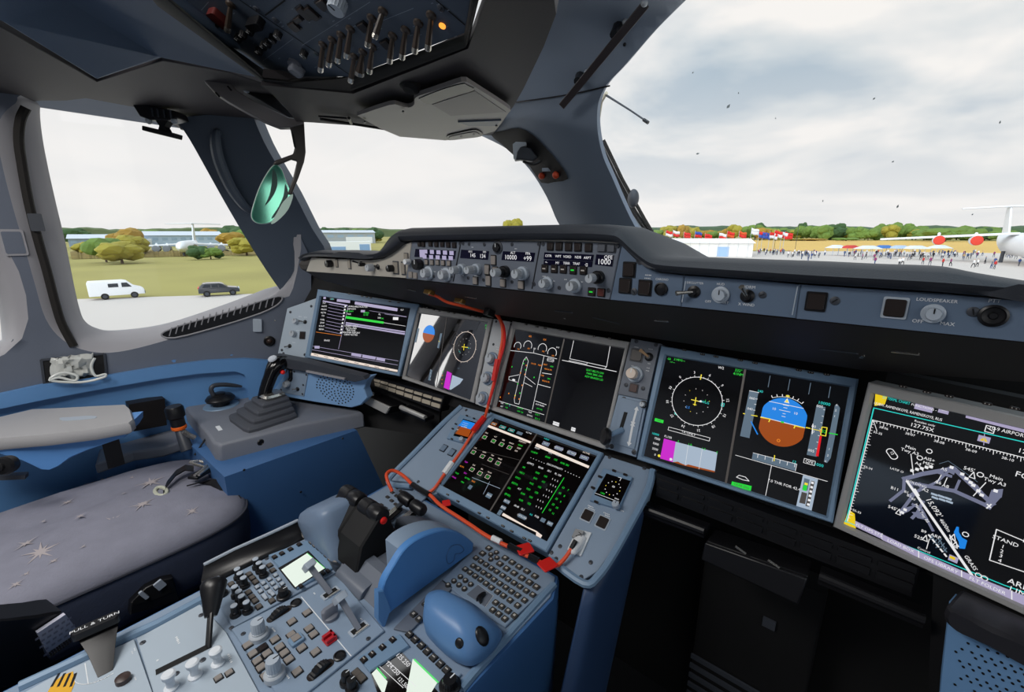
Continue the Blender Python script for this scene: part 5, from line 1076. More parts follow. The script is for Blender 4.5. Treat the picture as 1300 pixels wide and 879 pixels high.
for x, y in ((543,671),(551,669),(520,686),(510,697)):
    P = hx(x, y, -.02); mb.box(T(P.x, P.y, P.z - .0005), .010, .0022, .0012)
mb.build('scale_marks', WHITE, tq)
lev = [(.437,.742),(.462,.742),(.474,.700),(.506,.650),(.510,.622),(.41,.618),(.376,.645),(.392,.700)]
for x0, x1, nm in ((-.182, -.105, 0), (-.262, -.186, 1)):
    mb = MB(); pl = lev; mb.prism(YZ(x0), pl, 0, x1 - x0, 0, .004); lv = mb.build('thrust_lever', BLACKM, tq, ang=30)
    g0, g1 = V((x0, .45, .737)), V((x1, .45, .739))
    mb = MB(); M = aim(g0, g1 - g0); L = (g1 - g0).length; mb.lathe(M, [(.012, 0), (.0185, .004), (.0195, .012), (.0195, L*.45), (.0175, L*.48), (.0195, L*.52), (.0195, L - .010), (.017, L - .003), (.008, L)], 24); mb.build('grip', BLACK, lv)
    if not nm:
        mb = MB(); mb.lathe(aim(V((x1 - .001, .449, .733)), (1, -.1, .0)), [(.008, 0), (.0075, .004), (.004, .006)], 16); mb.build('red_button', mat('button_red', '#e8231f', .35), lv)
mb = MB(); w = [hx(x, y, -.075) for x, y in ((492,706),(498,700),(503,703),(498,700),(497,710),(499,714),(494,716))]
mb.tube(w[:3], .0016, 6); mb.tube([w[1], w[4], w[6]], .0016, 6); mb.build('safety_wire', METAL, tq)
for x, y in ((505,610+60),):
    pass
# twin grip lever ahead of the thrust levers
tl = thing('reverse_lever', 'short black twin-grip lever over two chrome-lined slots ahead of the thrust levers', 'lever', hz(510, 655, PZ))
g0, g1 = hy(509, 629, .515), hy(538, 650, .515); M = aim(g0, g1 - g0); L = (g1 - g0).length
for k in (0, 1):
    mb = MB(); mb.lathe(M @ T(0, 0, k*L*.52), [(.009, 0), (.0125, .003), (.0135, L*.1), (.0135, L*.40), (.011, L*.46), (.006, L*.47)], 20); mb.build('grip', BLACK, tl)
for x, y in ((497,650),(519,652)):
    a = hz(x - 13, y + 12, PZ + .015); b = hz(x + 8, y - 6, PZ + .015)
    mb = MB(); mb.bar(a, b, .014, .004); mb.build('slot_liner', METAL, tl); mb = MB(); mb.bar(a + V((.012, 0, -.002)), b + V((.012, 0, -.002)), .010, .004); mb.build('slot', BLACKM, tl)
    mb = MB(); mb.bar(b, g0.lerp(g1, .25 if x < 510 else .75), .010, .008); mb.build('lever_arm', BLACK, tl)
# ------------------------------------------------------------------ keyboards and cursor controls
def key_mesh(w, d, mk=True, rnd=False):
    mb = MB()
    if rnd: mb.lathe(I4, [(w*.56, 0), (w*.56, .002), (w*.5, .0035)], 16)
    else: mb.box(I4, w, d, .0035, 0, r=w*.12, inset=.0007)
    if mk: mb.box(T(0, 0, .0035), w*.42, d*.42, .0002, 1)
    return mb.mesh('key', [KEY, KEYF])
k7 = Z(480, 580, 4)
kb = module('keyboard', 'grey multifunction keyboard of dark square keys right of the throttle quadrant', 'keyboard', [k7(528,432), k7(552,432), k7(888,640), k7(645,872), k7(560,820), k7(322,640)])
for row in ([(562,468),(645,518),(680,540),(715,563),(755,585),(795,610)],[(530,495),(618,548),(652,572),(690,595),(730,620),(768,642),(803,665)],[(497,518),(522,535),(548,552),(575,570),(602,587),(632,607),(660,626),(690,645),(720,663),(752,685),(785,705)],[(483,558),(508,573),(535,592),(562,608),(588,628),(618,648),(648,668),(677,688),(708,708),(743,733)],[(443,575),(467,592),(493,610),(520,628),(548,648),(575,668),(606,690),(636,710),(670,733),(708,760)],[(597,745),(628,765),(660,787),(692,812),(582,783),(612,803),(643,827)]):
    for x, y in row:
        big = row[0] in ((562,468),(530,495)) ; me = cmesh(('key', big), lambda: key_mesh(.0135 if big else .0112, .0125 if big else .0112)); inst(me, 'key', kb, fr.Mp(*k7(x, y)))
for x, y in ((600,490),(572,500),(603,517),(572,525),(418,613),(443,632),(470,652),(385,635),(411,655),(438,675),(355,655)): inst(cmesh('keyr', lambda: key_mesh(.0105, .0105, True, True)), 'key', kb, fr.Mp(*k7(x, y)))
plate('cursor_pad', fr, [k7(508,652), k7(585,708), k7(545,765), k7(450,700)], 0, .0015, PANELD, kb)
mb = MB(); M = fr.Mp(*k7(520, 732), .001); fin = [fr.ab(*k7(x, y)) for x, y in sm([(548,703),(530,705),(510,716),(498,735),(510,738),(520,750),(528,728)], True, 3)]; mb.prism(fr.M(0, 0), fin, 0, .010, 0, .003); mb.build('thumb_fin', BLACK, kb)
s = Sym(fr, .0008); s.line([k7(508,652), k7(585,708), k7(545,765)], .0008, 0); s.build('engraving', WM, kb)
rim([(703,742,-.002),(690,756,-.002),(660,789,-.002),(600,856,-.002),(585,874,-.002)], .008)
plate('key_strip', FP, [(500,800),(562,738),(575,748),(520,805)], 0, .004, PANELD, kb)
for x, y in ((525,781),(532,787),(540,768),(546,776)): inst(cmesh(('key', False), lambda: key_mesh(.0112, .0112)), 'key', kb, fr.Mp(x, y))
lkb = module('keyboard', 'small part of a grey keyboard left of the twin-grip lever', 'keyboard', [(494,617),(520,611),(545,630),(500,668),(476,650)])
for i in range(3):
    for j in range(4): inst(cmesh('keyl', lambda: key_mesh(.0115, .008, False)), 'key', lkb, fr.Mp(504 - i*6 + j*5.2, 622 + i*6 + j*4.6 - 2))
for k in range(3): inst(cmesh('keyl', lambda: key_mesh(.0115, .008, False)), 'key', lkb, fr.Mp(484 + k*5, 642 + k*4))
def pod(name, label, pr, mats, loc):
    t = thing(name, label, 'cursor control', loc); mb = MB(); rr = []
    for (a, b, w, h, zb) in pr:
        ring = []
        for k in range(20):
            an = 2*PI*k/20; ring.append(V((a + w*math.copysign(abs(math.cos(an))**.7, math.cos(an)), b, zb + max(-.002, h*max(0, math.copysign(abs(math.sin(an))**.75, math.sin(an)))))))
        rr.append(ring)
    mb.rings(rr); mb.build('palm_rest', mats, t, ang=60); return t
# right palm rest: rounded hump
pd = thing('cursor_control', 'rounded blue palm rest of the cursor control beside the right keyboard', 'cursor control', (.15, .42, PZ))
mb = MB(); rr = []
A_r = [(540,798),(546,812),(574,838),(600,846),(624,830),(638,806),(626,790),(602,772),(570,768),(548,780)]
B_r = [(537,780),(541,796),(570,823),(598,836),(622,818),(634,800),(620,783),(595,763),(565,755),(543,762)]
C_r = [(539,764),(544,778),(566,797),(590,808),(606,799),(611,787),(601,771),(580,757),(560,749),(544,753)]
R3 = [[hz(x, y, z) for x, y in sm(r, True, 3)] for r, z in ((A_r, PZ - .002), (A_r, PZ + .008), (B_r, PZ + .032), (C_r, PZ + .054))]
cm = sum(R3[-1], V())/len(R3[-1]); rr = R3 + [[cm + (p - cm)*k + V((0, 0, d)) for p in R3[-1]] for k, d in ((.72, .008), (.38, .012), (.08, .013))]
mb.rings(rr); prest = mb.build('palm_rest', mat('rest_blue', '#5a83b4', .38, var=.05), pd, ang=60)
for x, y, r in ((612,808,.016),(583,817,.008)):
    d = ray(x, y).normalized(); ok_, P, nr, _ = prest.ray_cast(CAM - LOC[pd.name], d)
    P = P + LOC[pd.name] if ok_ else hz(x, y, PZ + .03); mb = MB(); M = aim(P, nr if ok_ else -d); M = M @ MX.Diagonal((.72 if r > .01 else 1, 1, .35, 1)); mb.ball(M, r); mb.build('thumb_pad', BLACK, pd)
pl = thing('cursor_control', 'tall grey-blue palm rest of the captain cursor control behind the thrust levers', 'cursor control', hz(430, 700, PZ))
P = [hy(x, y, .42) for x, y in sm([(447,718),(437,710),(420,685),(407,658),(402,645),(406,638),(420,634),(434,637),(440,650),(448,680),(456,708)], True, 3)]
mb = MB(); cc = sum(P, V())/len(P)
mb.rings([[cc + (p - cc)*k + V((0, d, 0)) for p in P] for k, d in ((.80,-.055),(.95,-.045),(1,-.03),(1,.03),(.95,.045),(.80,.055))]); mb.build('palm_rest', mat('rest_grey', '#70829a', .4, var=.05), pl, ang=60)
# ================================================================== CAPTAIN'S SIDE
LIN = wallF(-0.022)
shell('wall_left_ledge', [(-80,514),(0,501),(52,489.5),(130,478.5),(200,466.5),(262,458.5),(310,456),(340,458),(374,468),(352,500),(345,512),(316,512),(314.5,486),(310,476),(298,471.5),(250,475),(200,482),(130,494),(60,507),(-80,536)], LIN, 0.025, BLUE, step=16, kind='structure', bevel=.006)
bpy.data.objects['wall_left_ledge'].name = 'trim_8'
shell('wall_left_lower', [(-120,508),(330,461),(372,473),(372,640),(-120,900)], wallF(0.008), 0.02, BLUE, step=30, kind='structure')
bpy.data.objects['wall_left_lower'].name = 'wall_left.002'
PALE = mat('panel_pale_blue', '#a9b6c2')
# panel left of the captain's information screen
sp = thing('side_switch_panel', 'small pale panel with two silver knobs and toggles left of the leftmost screen', 'control panel', FC.px(380, 420, -.02))
FCs = Fr(FC.o - FC.n*.012, FC.u, FC.v)
plate('face_plate', FCs, [(365.5,392),(405,378),(391,455),(353.5,450)], -.02, .004, PALE, sp); F8 = Fr(FCs.o + FCs.n*.004, FC.u, FC.v)
knob(sp, F8, 374.6, 407.7, .010, .018, SILV); knob(sp, F8, 371.3, 423.7, .011, .018, SILV); btn(sp, F8, 384.2, 426, .020, .024, BTND, GREYD)
toggle(sp, F8, 387.5, 409, (-.7, .1), .02, m2=METAL); toggle(sp, F8, 368, 439.5, (-.7, -.3), .016, m2=METAL)
for x, y in ((368.8,396.4),(395.2,389),(358,444.7),(387,450.5),(360,449)): screw(sp, F8, x, y, .005)
s = Sym(F8, .0005); [dash(s, x, y, 3, w=.003, h=.002) for x, y in ((381,402),(388,403),(378,420),(373,435))]; s.build('engraving', WM, sp)
# dark shelf lip and blue speaker panel
def vert(pt, a): return Fr(pt, (math.cos(a), math.sin(a), 0), (0, 0, 1))
FS = vert((-.70, .78, .7), .38)
sh = thing('panel_shelf', 'dark grey shelf lip under the leftmost screen', 'shelf', FS.px(410, 468, .03)); 
plate('lip', FS, [(350,450),(354,449),(392,456),(467,475),(470,479),(458,482),(400,470.5),(372,465),(345,463)], -.005, .030, GREYD, sh, .004)
mb = MB(); mb.bar(FS.px(398, 468, .032), FS.px(446, 477.5, .032), .010, .006, up=(0, 0, 1)); mb.build('edge_trim', TRIML, sh)
k = thing('speaker_panel', 'light blue speaker panel with small holes below the leftmost screen', 'speaker panel', FS.px(420, 495))
plate('face_plate', FS, sm([(345,500),(371,463),(400,469),(457,480),(472,478),(465,487),(462,494),(467,505),(459,514),(447,517.5),(400,510)], True, 3) if False else [(345,500),(371,463),(400,469),(457,480),(472,478),(465,487),(463,494),(467,505),(459,514),(447,517.5),(400,510)], -.03, .004, mat('speaker_blue', '#7fa6d2', .45, var=.04), k, .003)
F9 = Fr(FS.o + FS.n*.004, FS.u, FS.v)
hole = cmesh('hole', lambda: MB().lathe(I4, [(.0030, 0), (.0028, .0005)], 8).mesh('speaker_hole', BLACKM))
n_ = 0
for r in range(1, 8):
    for q in range(int(r * 5.2)):
        a = 2*PI*q/int(r*5.2) + r*.5; x = 425.5 + r*3.9*math.cos(a); y = 494 + r*3.0*math.sin(a) + .18*(x - 425.5)
        if n_ < 100: inst(hole, 'speaker_hole', k, F9.Mp(x, y)); n_ += 1
plate('switch_plate', F9, [(371.5,469),(392,473),(386.4,503.5),(353.7,497.4)], 0, .003, PANEL, k); F10 = Fr(F9.o + F9.n*.003, FS.u, FS.v)
knob(k, F10, 363, 488, .012, .018, SILV); toggle(k, F10, 378, 494, (-.5, .2), .018)
for x, y in ((373.5,472),(389,476),(384,500.5),(357,495),(385,489)): screw(k, F10, x, y, .004)
# keyboard drawers under the primary displays
def drawer(label, fr, strip, keys, bars, block, mk, mf, lights=()):
    t = thing('pull_out_keyboard', label, 'keyboard drawer', fr.px(*block[0])); plate('drawer_frame', fr, strip, -.04, 0, BLACK, t, .003)
    n = keys
    a, b, c, d = [V(fr.ab(*p)) for p in strip]
    for r in range(2):
        for q in range(n):
            u = (q + .5)/n; p = a.lerp(b, u).lerp(d.lerp(c, u), .30 + .38*r); w = (b - a).length/n*.86
            M = fr.M(p.x, p.y, 0, math.atan2((b-a).y, (b-a).x))
            mb = MB(); mb.box(M, w, .009 if r == 0 else .013, .004, r=.002, inset=.001); mb.build('drawer_key', mk, t)
    for p, q in bars:
        mb = MB(); mb.tube([fr.px(*p, .03), fr.px(*q, .03)], .008, 10); mb.build('handle_bar', mf, t)
        mb = MB(); mb.bar(fr.px(*p, .012) - V((0, 0, .006)), fr.px(*q, .012) - V((0, 0, .006)), .04, .012); mb.build('bar_mount', BLACK, t)
    P = [fr.px(*p, .055) for p in block]; mb = MB(); mb.rings([[p - fr.n*.01 for p in P], P]); mb.build('latch_face', mf, t, bevel=.003); mb = MB(); mb.rings([[p + fr.n*(-.075) for p in P], [p - fr.n*.010 for p in P]]); mb.build('latch_block', BLACK, t, bevel=.003)
    for p in lights:
        mb = MB(); mb.box(fr.Mp(*p, .056, -.3), .020, .004, .001); mb.build('light_mark', METAL, t)
FK = Fr((0, .88, .79), (1, 0, 0), (0, .15, 1))
drawer('beige-lit keyboard drawer with grey latch block under the captain display', FK, [(474,478),(564,503),(558,523),(474,491)], 8, [((458,490.5),(482,499.5)),((518,515.5),(549,528.5))], [(481,501),(511,514),(506,523),(479,510)], mat('key_beige', '#b7ad9c', .4), mat('block_grey', '#b9b8b5', .3, .3))
FK2 = Fr((0, .87, .76), (1, 0, 0), (0, .15, 1))
drawer('black keyboard drawer with twin lit slots under the right-hand primary display', FK2, [(832,600),(1168,722),(1160,760),(832,630)], 8, [((815,637),(900,668)),((1042,722),(1172,775))], [(905,676),(1030,718),(1018,750),(900,697)], BLACK, mat('drawer_black', '#1a1a1d', .35), [(949,684),(989,700)])
# side console with sidestick and steering tiller
SZ = .70
cs = thing('side_console', 'grey-topped blue side console carrying the sidestick at the captain seat', 'console', (-.98, .55, 0))
cp_ = [hz(x, y, SZ) for x, y in ((234,517),(240,513),(267,507),(318,499),(345,504),(400,512),(456,519.5),(462,523),(375,541),(278,565),(270,563),(262,551))]
mb = MB(); mb.rings([[p + V((0, 0, -.062)) for p in cp_], [p + V((0, 0, -.012)) for p in cp_], [V((-.97 + (p.x + .97)*.975, .54 + (p.y - .54)*.975, SZ)) for p in cp_]]); mb.build('console_top', CONS, cs, bevel=.006)
mb = MB(); mb.rings([[V((x, y, z)) for x, y in ((-1.22, y0), (-.735, y0), (-.725, y1), (-1.0, y1))] for z, y0, y1 in ((0, .34, .965), (.645, .34, .755))]); mb.build('console_body', BLUED, cs)
for x, y in ((331,563),(310,597),(382,625),(435,557)):
    mb = MB(); P = hx(x, y, -.722); mb.lathe(aim(P, (1, 0, 0)), [(.004, 0), (.003, .0015)], 10); mb.build('screw', BLACK, cs)
P = hx(331, 562, -.712); mb = MB(); mb.lathe(aim(P, (1, 0, 0)), [(.010, 0), (.008, .003), (.006, .001)], 14); mb.build('jack_hole', BLACK, cs)
mb = MB(); mb.box(T(*hz(278, 544, SZ)) @ MX.Rotation(-.1, 4, 'Z'), .045, .012, .001); mb.build('white_label', WHITE, cs)
st = thing('sidestick', 'black sidestick with stepped rubber boot on the captain side console', 'sidestick', (-.94, .54, SZ))
bq = [hz(x, y, SZ) for x, y in ((287.5,532),(315,552),(381,530),(355,514))]; bc = sum(bq, V())/4
def rq_(pts, r=.18):
    o = []
    for i in range(4):
        p, a, b = pts[i], pts[i-1], pts[(i+1) % 4]; A, B = p.lerp(a, r), p.lerp(b, r)
        o += [A, A.lerp(p, .6).lerp(B.lerp(p, .6), .5), B]
    return o
mb = MB(); rr = []
for i in range(4):
    k0, k1 = 1 - .145*i, 1 - .145*i - .05; z0 = .016*i
    for kk, z in ((k0, z0), (k0, z0 + .009), (k1, z0 + .016)): rr.append([bc + (p - bc)*kk + V((-.006*i, .012*i, z)) for p in rq_(bq)])
mb.rings(rr); mb.build('boot', mat('boot_rubber', '#4b4e56', .6), st, ang=25)
tp = bc + V((-.02, .042, .066)); mb = MB(); mb.rings([[tp + (p - bc)*k + V((0, 0, z)) for p in rq_(bq, .3)] for k, z in ((.42, 0), (.44, .006), (.36, .012))]); mb.build('top_plate', METAL, st)
Xs = -.985
gp2 = [hx(x, y, Xs) for x, y in ((333,517),(335,505),(338,493),(342,482),(346,472),(352,464),(360,460),(367,461))]
mb = MB(); mb.tube(sm([tuple(p) for p in gp2], False, 3), [.021,.0205,.020,.020,.020,.0205,.021,.0215,.022,.022,.0225,.0235,.025,.026,.027,.028,.028,.027,.026,.024,.021,.016], 14); mb.build('grip', mat('gloss_black', '#0d0d10', .15), st, ang=60)
mb = MB(); mb.tube([hx(366, 464, Xs), hx(371, 470, Xs), hx(370, 480, Xs), hx(367, 484, Xs)], [.018, .014, .010, .007], 12); mb.build('trigger', mat('gloss_black', '#0d0d10'), st)
mb = MB(); mb.ball(T(*(hx(358.5, 472, Xs) + V((.024, -.008, .004)))), .008); mb.build('red_button', mat('button_red', '#e8231f'), st)
mb = MB(); mb.lathe(aim(hx(350, 461, Xs) + V((.004, -.01, .018)), (.3, -.5, 1)), [(.016, 0), (.014, .004), (.004, .005)], 16); mb.build('thumb_cap', mat('cap_grey', '#b8bec8', .2), st)
ti = thing('steering_tiller', 'black round steering tiller with curved handle on the side console', 'tiller', hz(281, 514, SZ))
c = hz(281, 515, SZ); mb = MB(); mb.lathe(T(*c), [(.058, 0), (.056, .003), (.050, .0035)], 28); mb.build('base_ring', BEZEL, ti)
mb = MB(); mb.lathe(T(*c) @ T(0, 0, .003), [(.028, 0), (.030, .012), (.045, .018), (.048, .026), (.040, .036), (.020, .042), (.020, .046), (.016, .048)], 28); mb.build('knob', BLACK, ti)
mb = MB(); X = c.x; mb.tube(sm([tuple(hx(x, y, X)) for x, y in ((272,503),(268,496),(271,490),(283,488.5),(297,489.5),(307,491))], False, 3), [.008]*10 + [.008,.0075,.007,.006,.005,.004], 10); mb.build('handle', GREYD, ti)
# lower side box, tray and handset beside the seat
tb = thing('side_tray', 'grey stowage tray on a blue box between armrest and side console', 'tray', (-1.25, .28, 0))
tq_ = [V((max(p.x, -1.31), p.y, p.z)) for p in (hz(x, y, .62) for x, y in ((120,562),(165,545),(212,535),(226,545),(230,561),(205,569),(168,574),(120,590)))]
mb = MB(); mb.rings([[p + V((0, 0, -.035)) for p in tq_], [p + V((0, 0, -.008)) for p in tq_], [p + (V((-1.28, .27, .62)) - p)*.02 for p in tq_]]); mb.build('tray_top', CONS, tb, bevel=.006)
mb = MB(); mb.rings([[V((p.x - .01, p.y, z)) for p in tq_] for z in (0, .585)]); mb.build('box_body', BLUED, tb)
mb = MB(); P = [hx(x, y, -1.27) for x, y in ((163,514),(209,506),(212,540),(170,548))]; mb.rings([P, [p + V((-.05, .0, 0)) for p in P]]); mb.build('dark_cubby', mat('cubby_brown', '#15100f', .5), tb)
mb = MB(); P = [hz(x, y, .63) for x, y in ((213,521),(226,530),(231,545))]; mb.bar(hx(140, 560, -1.10), hx(148, 592, -1.10), .006, .04, up=(0, 1, 0)); mb.build('strap', BLACK, tb)
hs = thing('hand_microphone', 'black cylindrical handset with orange band clipped beside the side console', 'handset', hx(230, 566, -1.08))
a, b = hx(222, 523, -1.08), hx(228, 545, -1.08); mb = MB(); mb.lathe(aim(b, a - b), [(.014, 0), (.020, .006), (.020, .040), (.026, .046), (.026, .075), (.022, .082)], 18); mb.build('body', BLACK, hs)
mb = MB(); mb.tube([b, hx(232, 556, -1.06), hx(238, 572, -1.04)], [.014, .016, .018], 12); mb.build('holder', GREYD, hs); mb = MB(); mb.lathe(aim(b + (a-b)*.02, a - b), [(.0205, 0), (.0215, .002), (.0215, .010), (.0205, .012)], 18); mb.build('orange_band', mat('orange_band', '#ef6a1f', .4), hs)
mb = MB(); mb.tube([hx(233, 548, -1.02), hx(240, 553, -1.02), hx(247, 556, -1.02)], .008, 8); mb.build('lever', METAL, hs); mb = MB(); mb.tube([hx(262, 556, -1.0), hx(247, 578, -1.0)], .003, 6); mb.build('cord', BLACK, hs)
# armrest
ar = thing('armrest', None, None, hz(80, 540, .8))
AZ = .80; top_ = [hz(x, y, AZ) for x, y in ((-70,544),(0,529),(40,519.5),(75,518),(118,515.5),(160,513.5),(166,519),(170.5,533),(165,537),(120,545),(60,552),(0,557),(-70,566))]
ctr = sum(top_, V())/len(top_); mb = MB(); mb.rings([[ctr + (p - ctr)*k + V((0, 0, z)) for p in top_] for k, z in ((.96, -.034), (1, -.026), (1, -.008), (.975, 0))]); mb.build('pad', mat('pad_grey', '#a5a4a6', .55, var=.06, bump=.15), ar, ang=50)
FA_ = Fr(hz(0, 556, AZ), hz(170, 535, AZ) - hz(0, 556, AZ), (0, 0, 1))
mb = MB(); pr = [FA_.ab(x, y) for x, y in ((-40,566),(0,560),(163,540),(163,548),(158,556),(135,564),(110,573),(88,583),(72,594),(60,599),(50,598),(25,586),(-40,566))][:-1]
mb.prism(FA_.M(0, 0), pr, -.11, -.004, 0, .004); mb.build('body', mat('armrest_blue', '#5b90cf', .45, var=.04), ar)
F11 = Fr(V((0, 0, AZ)), (1, 0, 0), (0, 1, 0)); plate('grip_recess', F11, sm([(76,531),(80,534.5),(100,533.5),(120,531.5),(122,529),(110,528.5),(90,530)], True, 3), -.001, .001, LGREY, ar, 0)
for x, y in ((83,550),(144,542)): mb = MB(); mb.lathe(FA_.Mp(x, y, -.003), [(.004, 0), (.003, .002)], 10); mb.build('screw', METAL, ar)
kn = hx(4, 592, -1.0); rk = thing('recline_knob', None, None, kn)
mb = MB(); mb.lathe(aim(kn, (.8, -.6, .2)), [(.022, -.02), (.024, 0), (.020, .006), (.010, .008), (.009, .014), (.003, .016)], 24); mb.build('knob_body', BLACK, rk); mb = MB(); mb.bar(hx(-20, 606, -1.05), hx(34, 604, -1.02), .02, .012); mb.build('bracket', GREYD, rk)
# ------------------------------------------------------------------ captain's seat
se = thing('pilot_seat', 'captain seat with worn grey star-patterned cushion', 'seat', (-.89, 0, 0))
sx0, sy0, hw, hl = -.89, .03, .262, .360
def plan(an, k):
    c, q = math.cos(an), math.sin(an); n = .42
    x = hw*math.copysign(abs(c)**n, c); y = hl*math.copysign(abs(q)**n, q)
    return sx0 + x*k, sy0 + y*(k if k > .6 else k*1.0)
ZT = [(1.0,.548),(.985,.560),(.95,.574),(.88,.585),(.75,.594),(.55,.598),(.3,.598),(.06,.596)]
def seat_z(x, y):
    k = (abs((x - sx0)/hw)**4.76 + abs((y - sy0)/hl)**4.76)**(1/4.76)
    for (k0, z0), (k1, z1) in zip(ZT, ZT[1:]):
        if k1 <= k <= k0: z = z0 + (z1 - z0)*(k - k0)/(k1 - k0); break
    else: z = ZT[0][1] if k > 1 else ZT[-1][1]
    return z + .018*math.sin((y + .1)*6)*max(0, 1 - k*k) + (.005*math.sin((x*2 + y)*22) + .006*math.sin((x*.8 - y*.5)*34 + 2*math.sin(y*9)))*max(0, 1 - k)**.6
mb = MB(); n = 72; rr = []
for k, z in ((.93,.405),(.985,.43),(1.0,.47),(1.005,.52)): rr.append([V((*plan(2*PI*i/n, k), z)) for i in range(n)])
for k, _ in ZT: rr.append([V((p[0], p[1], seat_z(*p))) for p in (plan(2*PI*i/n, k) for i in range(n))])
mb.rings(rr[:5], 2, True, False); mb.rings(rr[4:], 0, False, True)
def star(x, y, r, m, rot=0):
    P = [hz(x, y, .585)]; c = V((P[0].x, P[0].y)); 
    for i in range(m):
        a = rot + 2*PI*i/m; L = r*(1 if i % 2 == 0 else .62); w = r*.10
        d = V((math.cos(a), math.sin(a))); nn = V((-d.y, d.x))
        pts = [c + nn*w, c + d*L*.35 + nn*w*.7, c + d*L*.7 + nn*w*.3, c + d*L, c + d*L*.7 - nn*w*.3, c + d*L*.35 - nn*w*.7, c - nn*w]
        up_ = [V((p.x, p.y, seat_z(p.x, p.y) + .0022)) for p in pts]
        mb.face([up_[0], up_[1], up_[5], up_[6]], 1); mb.face([up_[1], up_[2], up_[4], up_[5]], 1); mb.face([up_[2], up_[3], up_[4]], 1)
for x, y, r, m in ((130,606,.075,10),(193,623,.040,10),(88,648,.022,8),(184,653,.032,10),(146,671,.022,8),(106,671,.016,8),(58,672,.010,6),(36,700,.026,8),(54,710,.036,10),(70,719,.014,8),(82,703,.010,6),(108,703,.010,6),(170,617,.010,6),(35,734,.012,6),(22,747,.016,8),(245,655,.020,8),(160,640,.012,6)): star(x, y, r, m, .5)
mb.build('cushion', [mat('seat_fabric', '#80818f', .9, var=.16, vscale=22, bump=.35, bscale=220), mat('star_fabric', '#a8a0a2', .9), mat('seat_side_navy', '#3c4459', .85, var=.1, vscale=25, bump=.3, bscale=220)], se, ang=60, merge=True)  # cushion side below the seam in a darker navy than the top
mb = MB(); pc = [plan(2*PI*i/72, 1.0) for i in range(73)]; mb.tube([V((x, y, .548)) for x, y in pc], .004, 6); mb.build('seam_piping', mat('seam_dark', '#3d3f4a', .8), se)
mb = MB(); mb.box(T(sx0, sy0, 0), .36, .5, .40); mb.build('seat_base', BLACKM, se, bevel=.02)
FSs = Fr((sx0 + hw + .004, 0, .47), (0, 1, 0), (0, 0, 1))
plate('control_plate', FSs, [(163,777),(164,762),(183,743),(203,733),(217,730),(226,758),(205,765),(190,770)], -.01, .016, BLACK, se, .003); F12 = Fr(FSs.o + FSs.n*.016, FSs.u, FSs.v)
plate('control_recess', F12, [(168,769),(169,763),(186,747),(204,738),(214,736),(218,752),(195,762)], 0, .001, BLACKM, se, 0)
for x, y, w, d in ((202.5,742,.018,.022),(182,755,.008,.026)): mb = MB(); mb.box(F12.Mp(x, y, 0, .4), w, d, .006, r=.002); mb.build('control_switch', LGREY, se)
blt = thing('crotch_strap', 'black crotch strap with metal buckle lying over the captain seat cushion', 'seat belt', hz(230, 620, .59))
def on_seat(x, y, dz=.004): p = hz(x, y, .592); return V((p.x, p.y, seat_z(p.x, p.y) + dz))
q = [on_seat(206,637,-.01), on_seat(214,625,.012), on_seat(226,614,.022), on_seat(238,608,.026), on_seat(248,606,.022)]
mb = MB(); mb.ribbon(q, [V((.035, -.010, 0))]*5, .004, (0, 0, 1)); mb.build('strap', BLACK, blt)
q = [on_seat(248,622,.008), on_seat(262,616,.008), on_seat(276,615,.006), on_seat(287,618,.004)]; q += [V((q[-1].x + .05, q[-1].y + .0, .565)), V((q[-1].x + .075, q[-1].y, .54))]
mb = MB(); mb.ribbon(q, [V((.01, .035, 0))]*6, .004, (0, 0, 1)); mb.build('strap', BLACK, blt)
slot = on_seat(206,632,.0); mb = MB(); pts = [slot + V((.030*math.cos(t), .012*math.sin(t), .004)) for t in [2*PI*i/20 for i in range(21)]]; mb.tube(pts, .005, 8); mb.build('slot_ring', mat('slot_grey', '#bdbfae', .4), blt)
def frame_tube(pts, r, nm): mb = MB(); mb.tube(pts + [pts[0]], r, 8); mb.build(nm, METAL, blt)
frame_tube([on_seat(x, y, d) for x, y, d in ((244,601,.03),(256,597,.034),(273,599,.034),(262,604,.03))], .005, 'buckle_frame')
frame_tube([on_seat(x, y, d) for x, y, d in ((258,597,.034),(264,588,.05),(271,586,.052),(268,597,.036))], .005, 'buckle_loop')
mb = MB(); a, b = on_seat(246,618,.02), on_seat(273,600,.032); mb.bar(a, b, .034, .010); mb.build('buckle_body', BLACK, blt, bevel=.003)
for dx in (0, 5): mb = MB(); mb.tube([on_seat(250 + dx, 618 - dx*.2, .03), on_seat(267 + dx, 603 - dx*.3, .038)], .004, 8); mb.build('buckle_rail', METAL, blt)
# inner armrest folded down with notepad
FN = Fr((-.50, 0, .45), (-.35, 1, 0), (.25, 0, 1))
ia = thing('folded_armrest', None, None, FN.px(20, 820))
plate('shell', FN, sm([(-60,800),(10,787),(50,782),(80,777),(66,790),(52,800),(58,830),(64,850),(-10,880),(-60,880)], True, 2), -.05, 0, BLACK, ia, .004)
for q_ in (ar, rk, ia): q_.parent = se; q_.location = q_.location - se.location
ar['label'] = 'grey-topped blue outer armrest'; ia['label'] = 'dark folded inner armrest'
F13 = Fr(FN.o + FN.n*.006, FN.u, FN.v)
npd = thing('notepad', 'small spiral notepad with handwriting tucked by the folded armrest', 'notepad', F13.px(72, 805)); plate('pages', F13, [(46.5,803),(82,779.5),(100,803),(61.5,831)], -.004, .003, mat('paper_grey', '#b9b9c8', .8), npd, 0)
mb = MB()
for k in range(13): 
    p = F13.px(61.5 + k*3.0, 830 - k*2.15, .004); mb.tube([p + FN.v*.006, p + FN.n*.006, p - FN.v*.005], .0013, 5)
mb.build('spiral_wire', BLACK, npd)
s = Sym(Fr(F13.o + F13.n*.003, FN.u, FN.v), .0006)
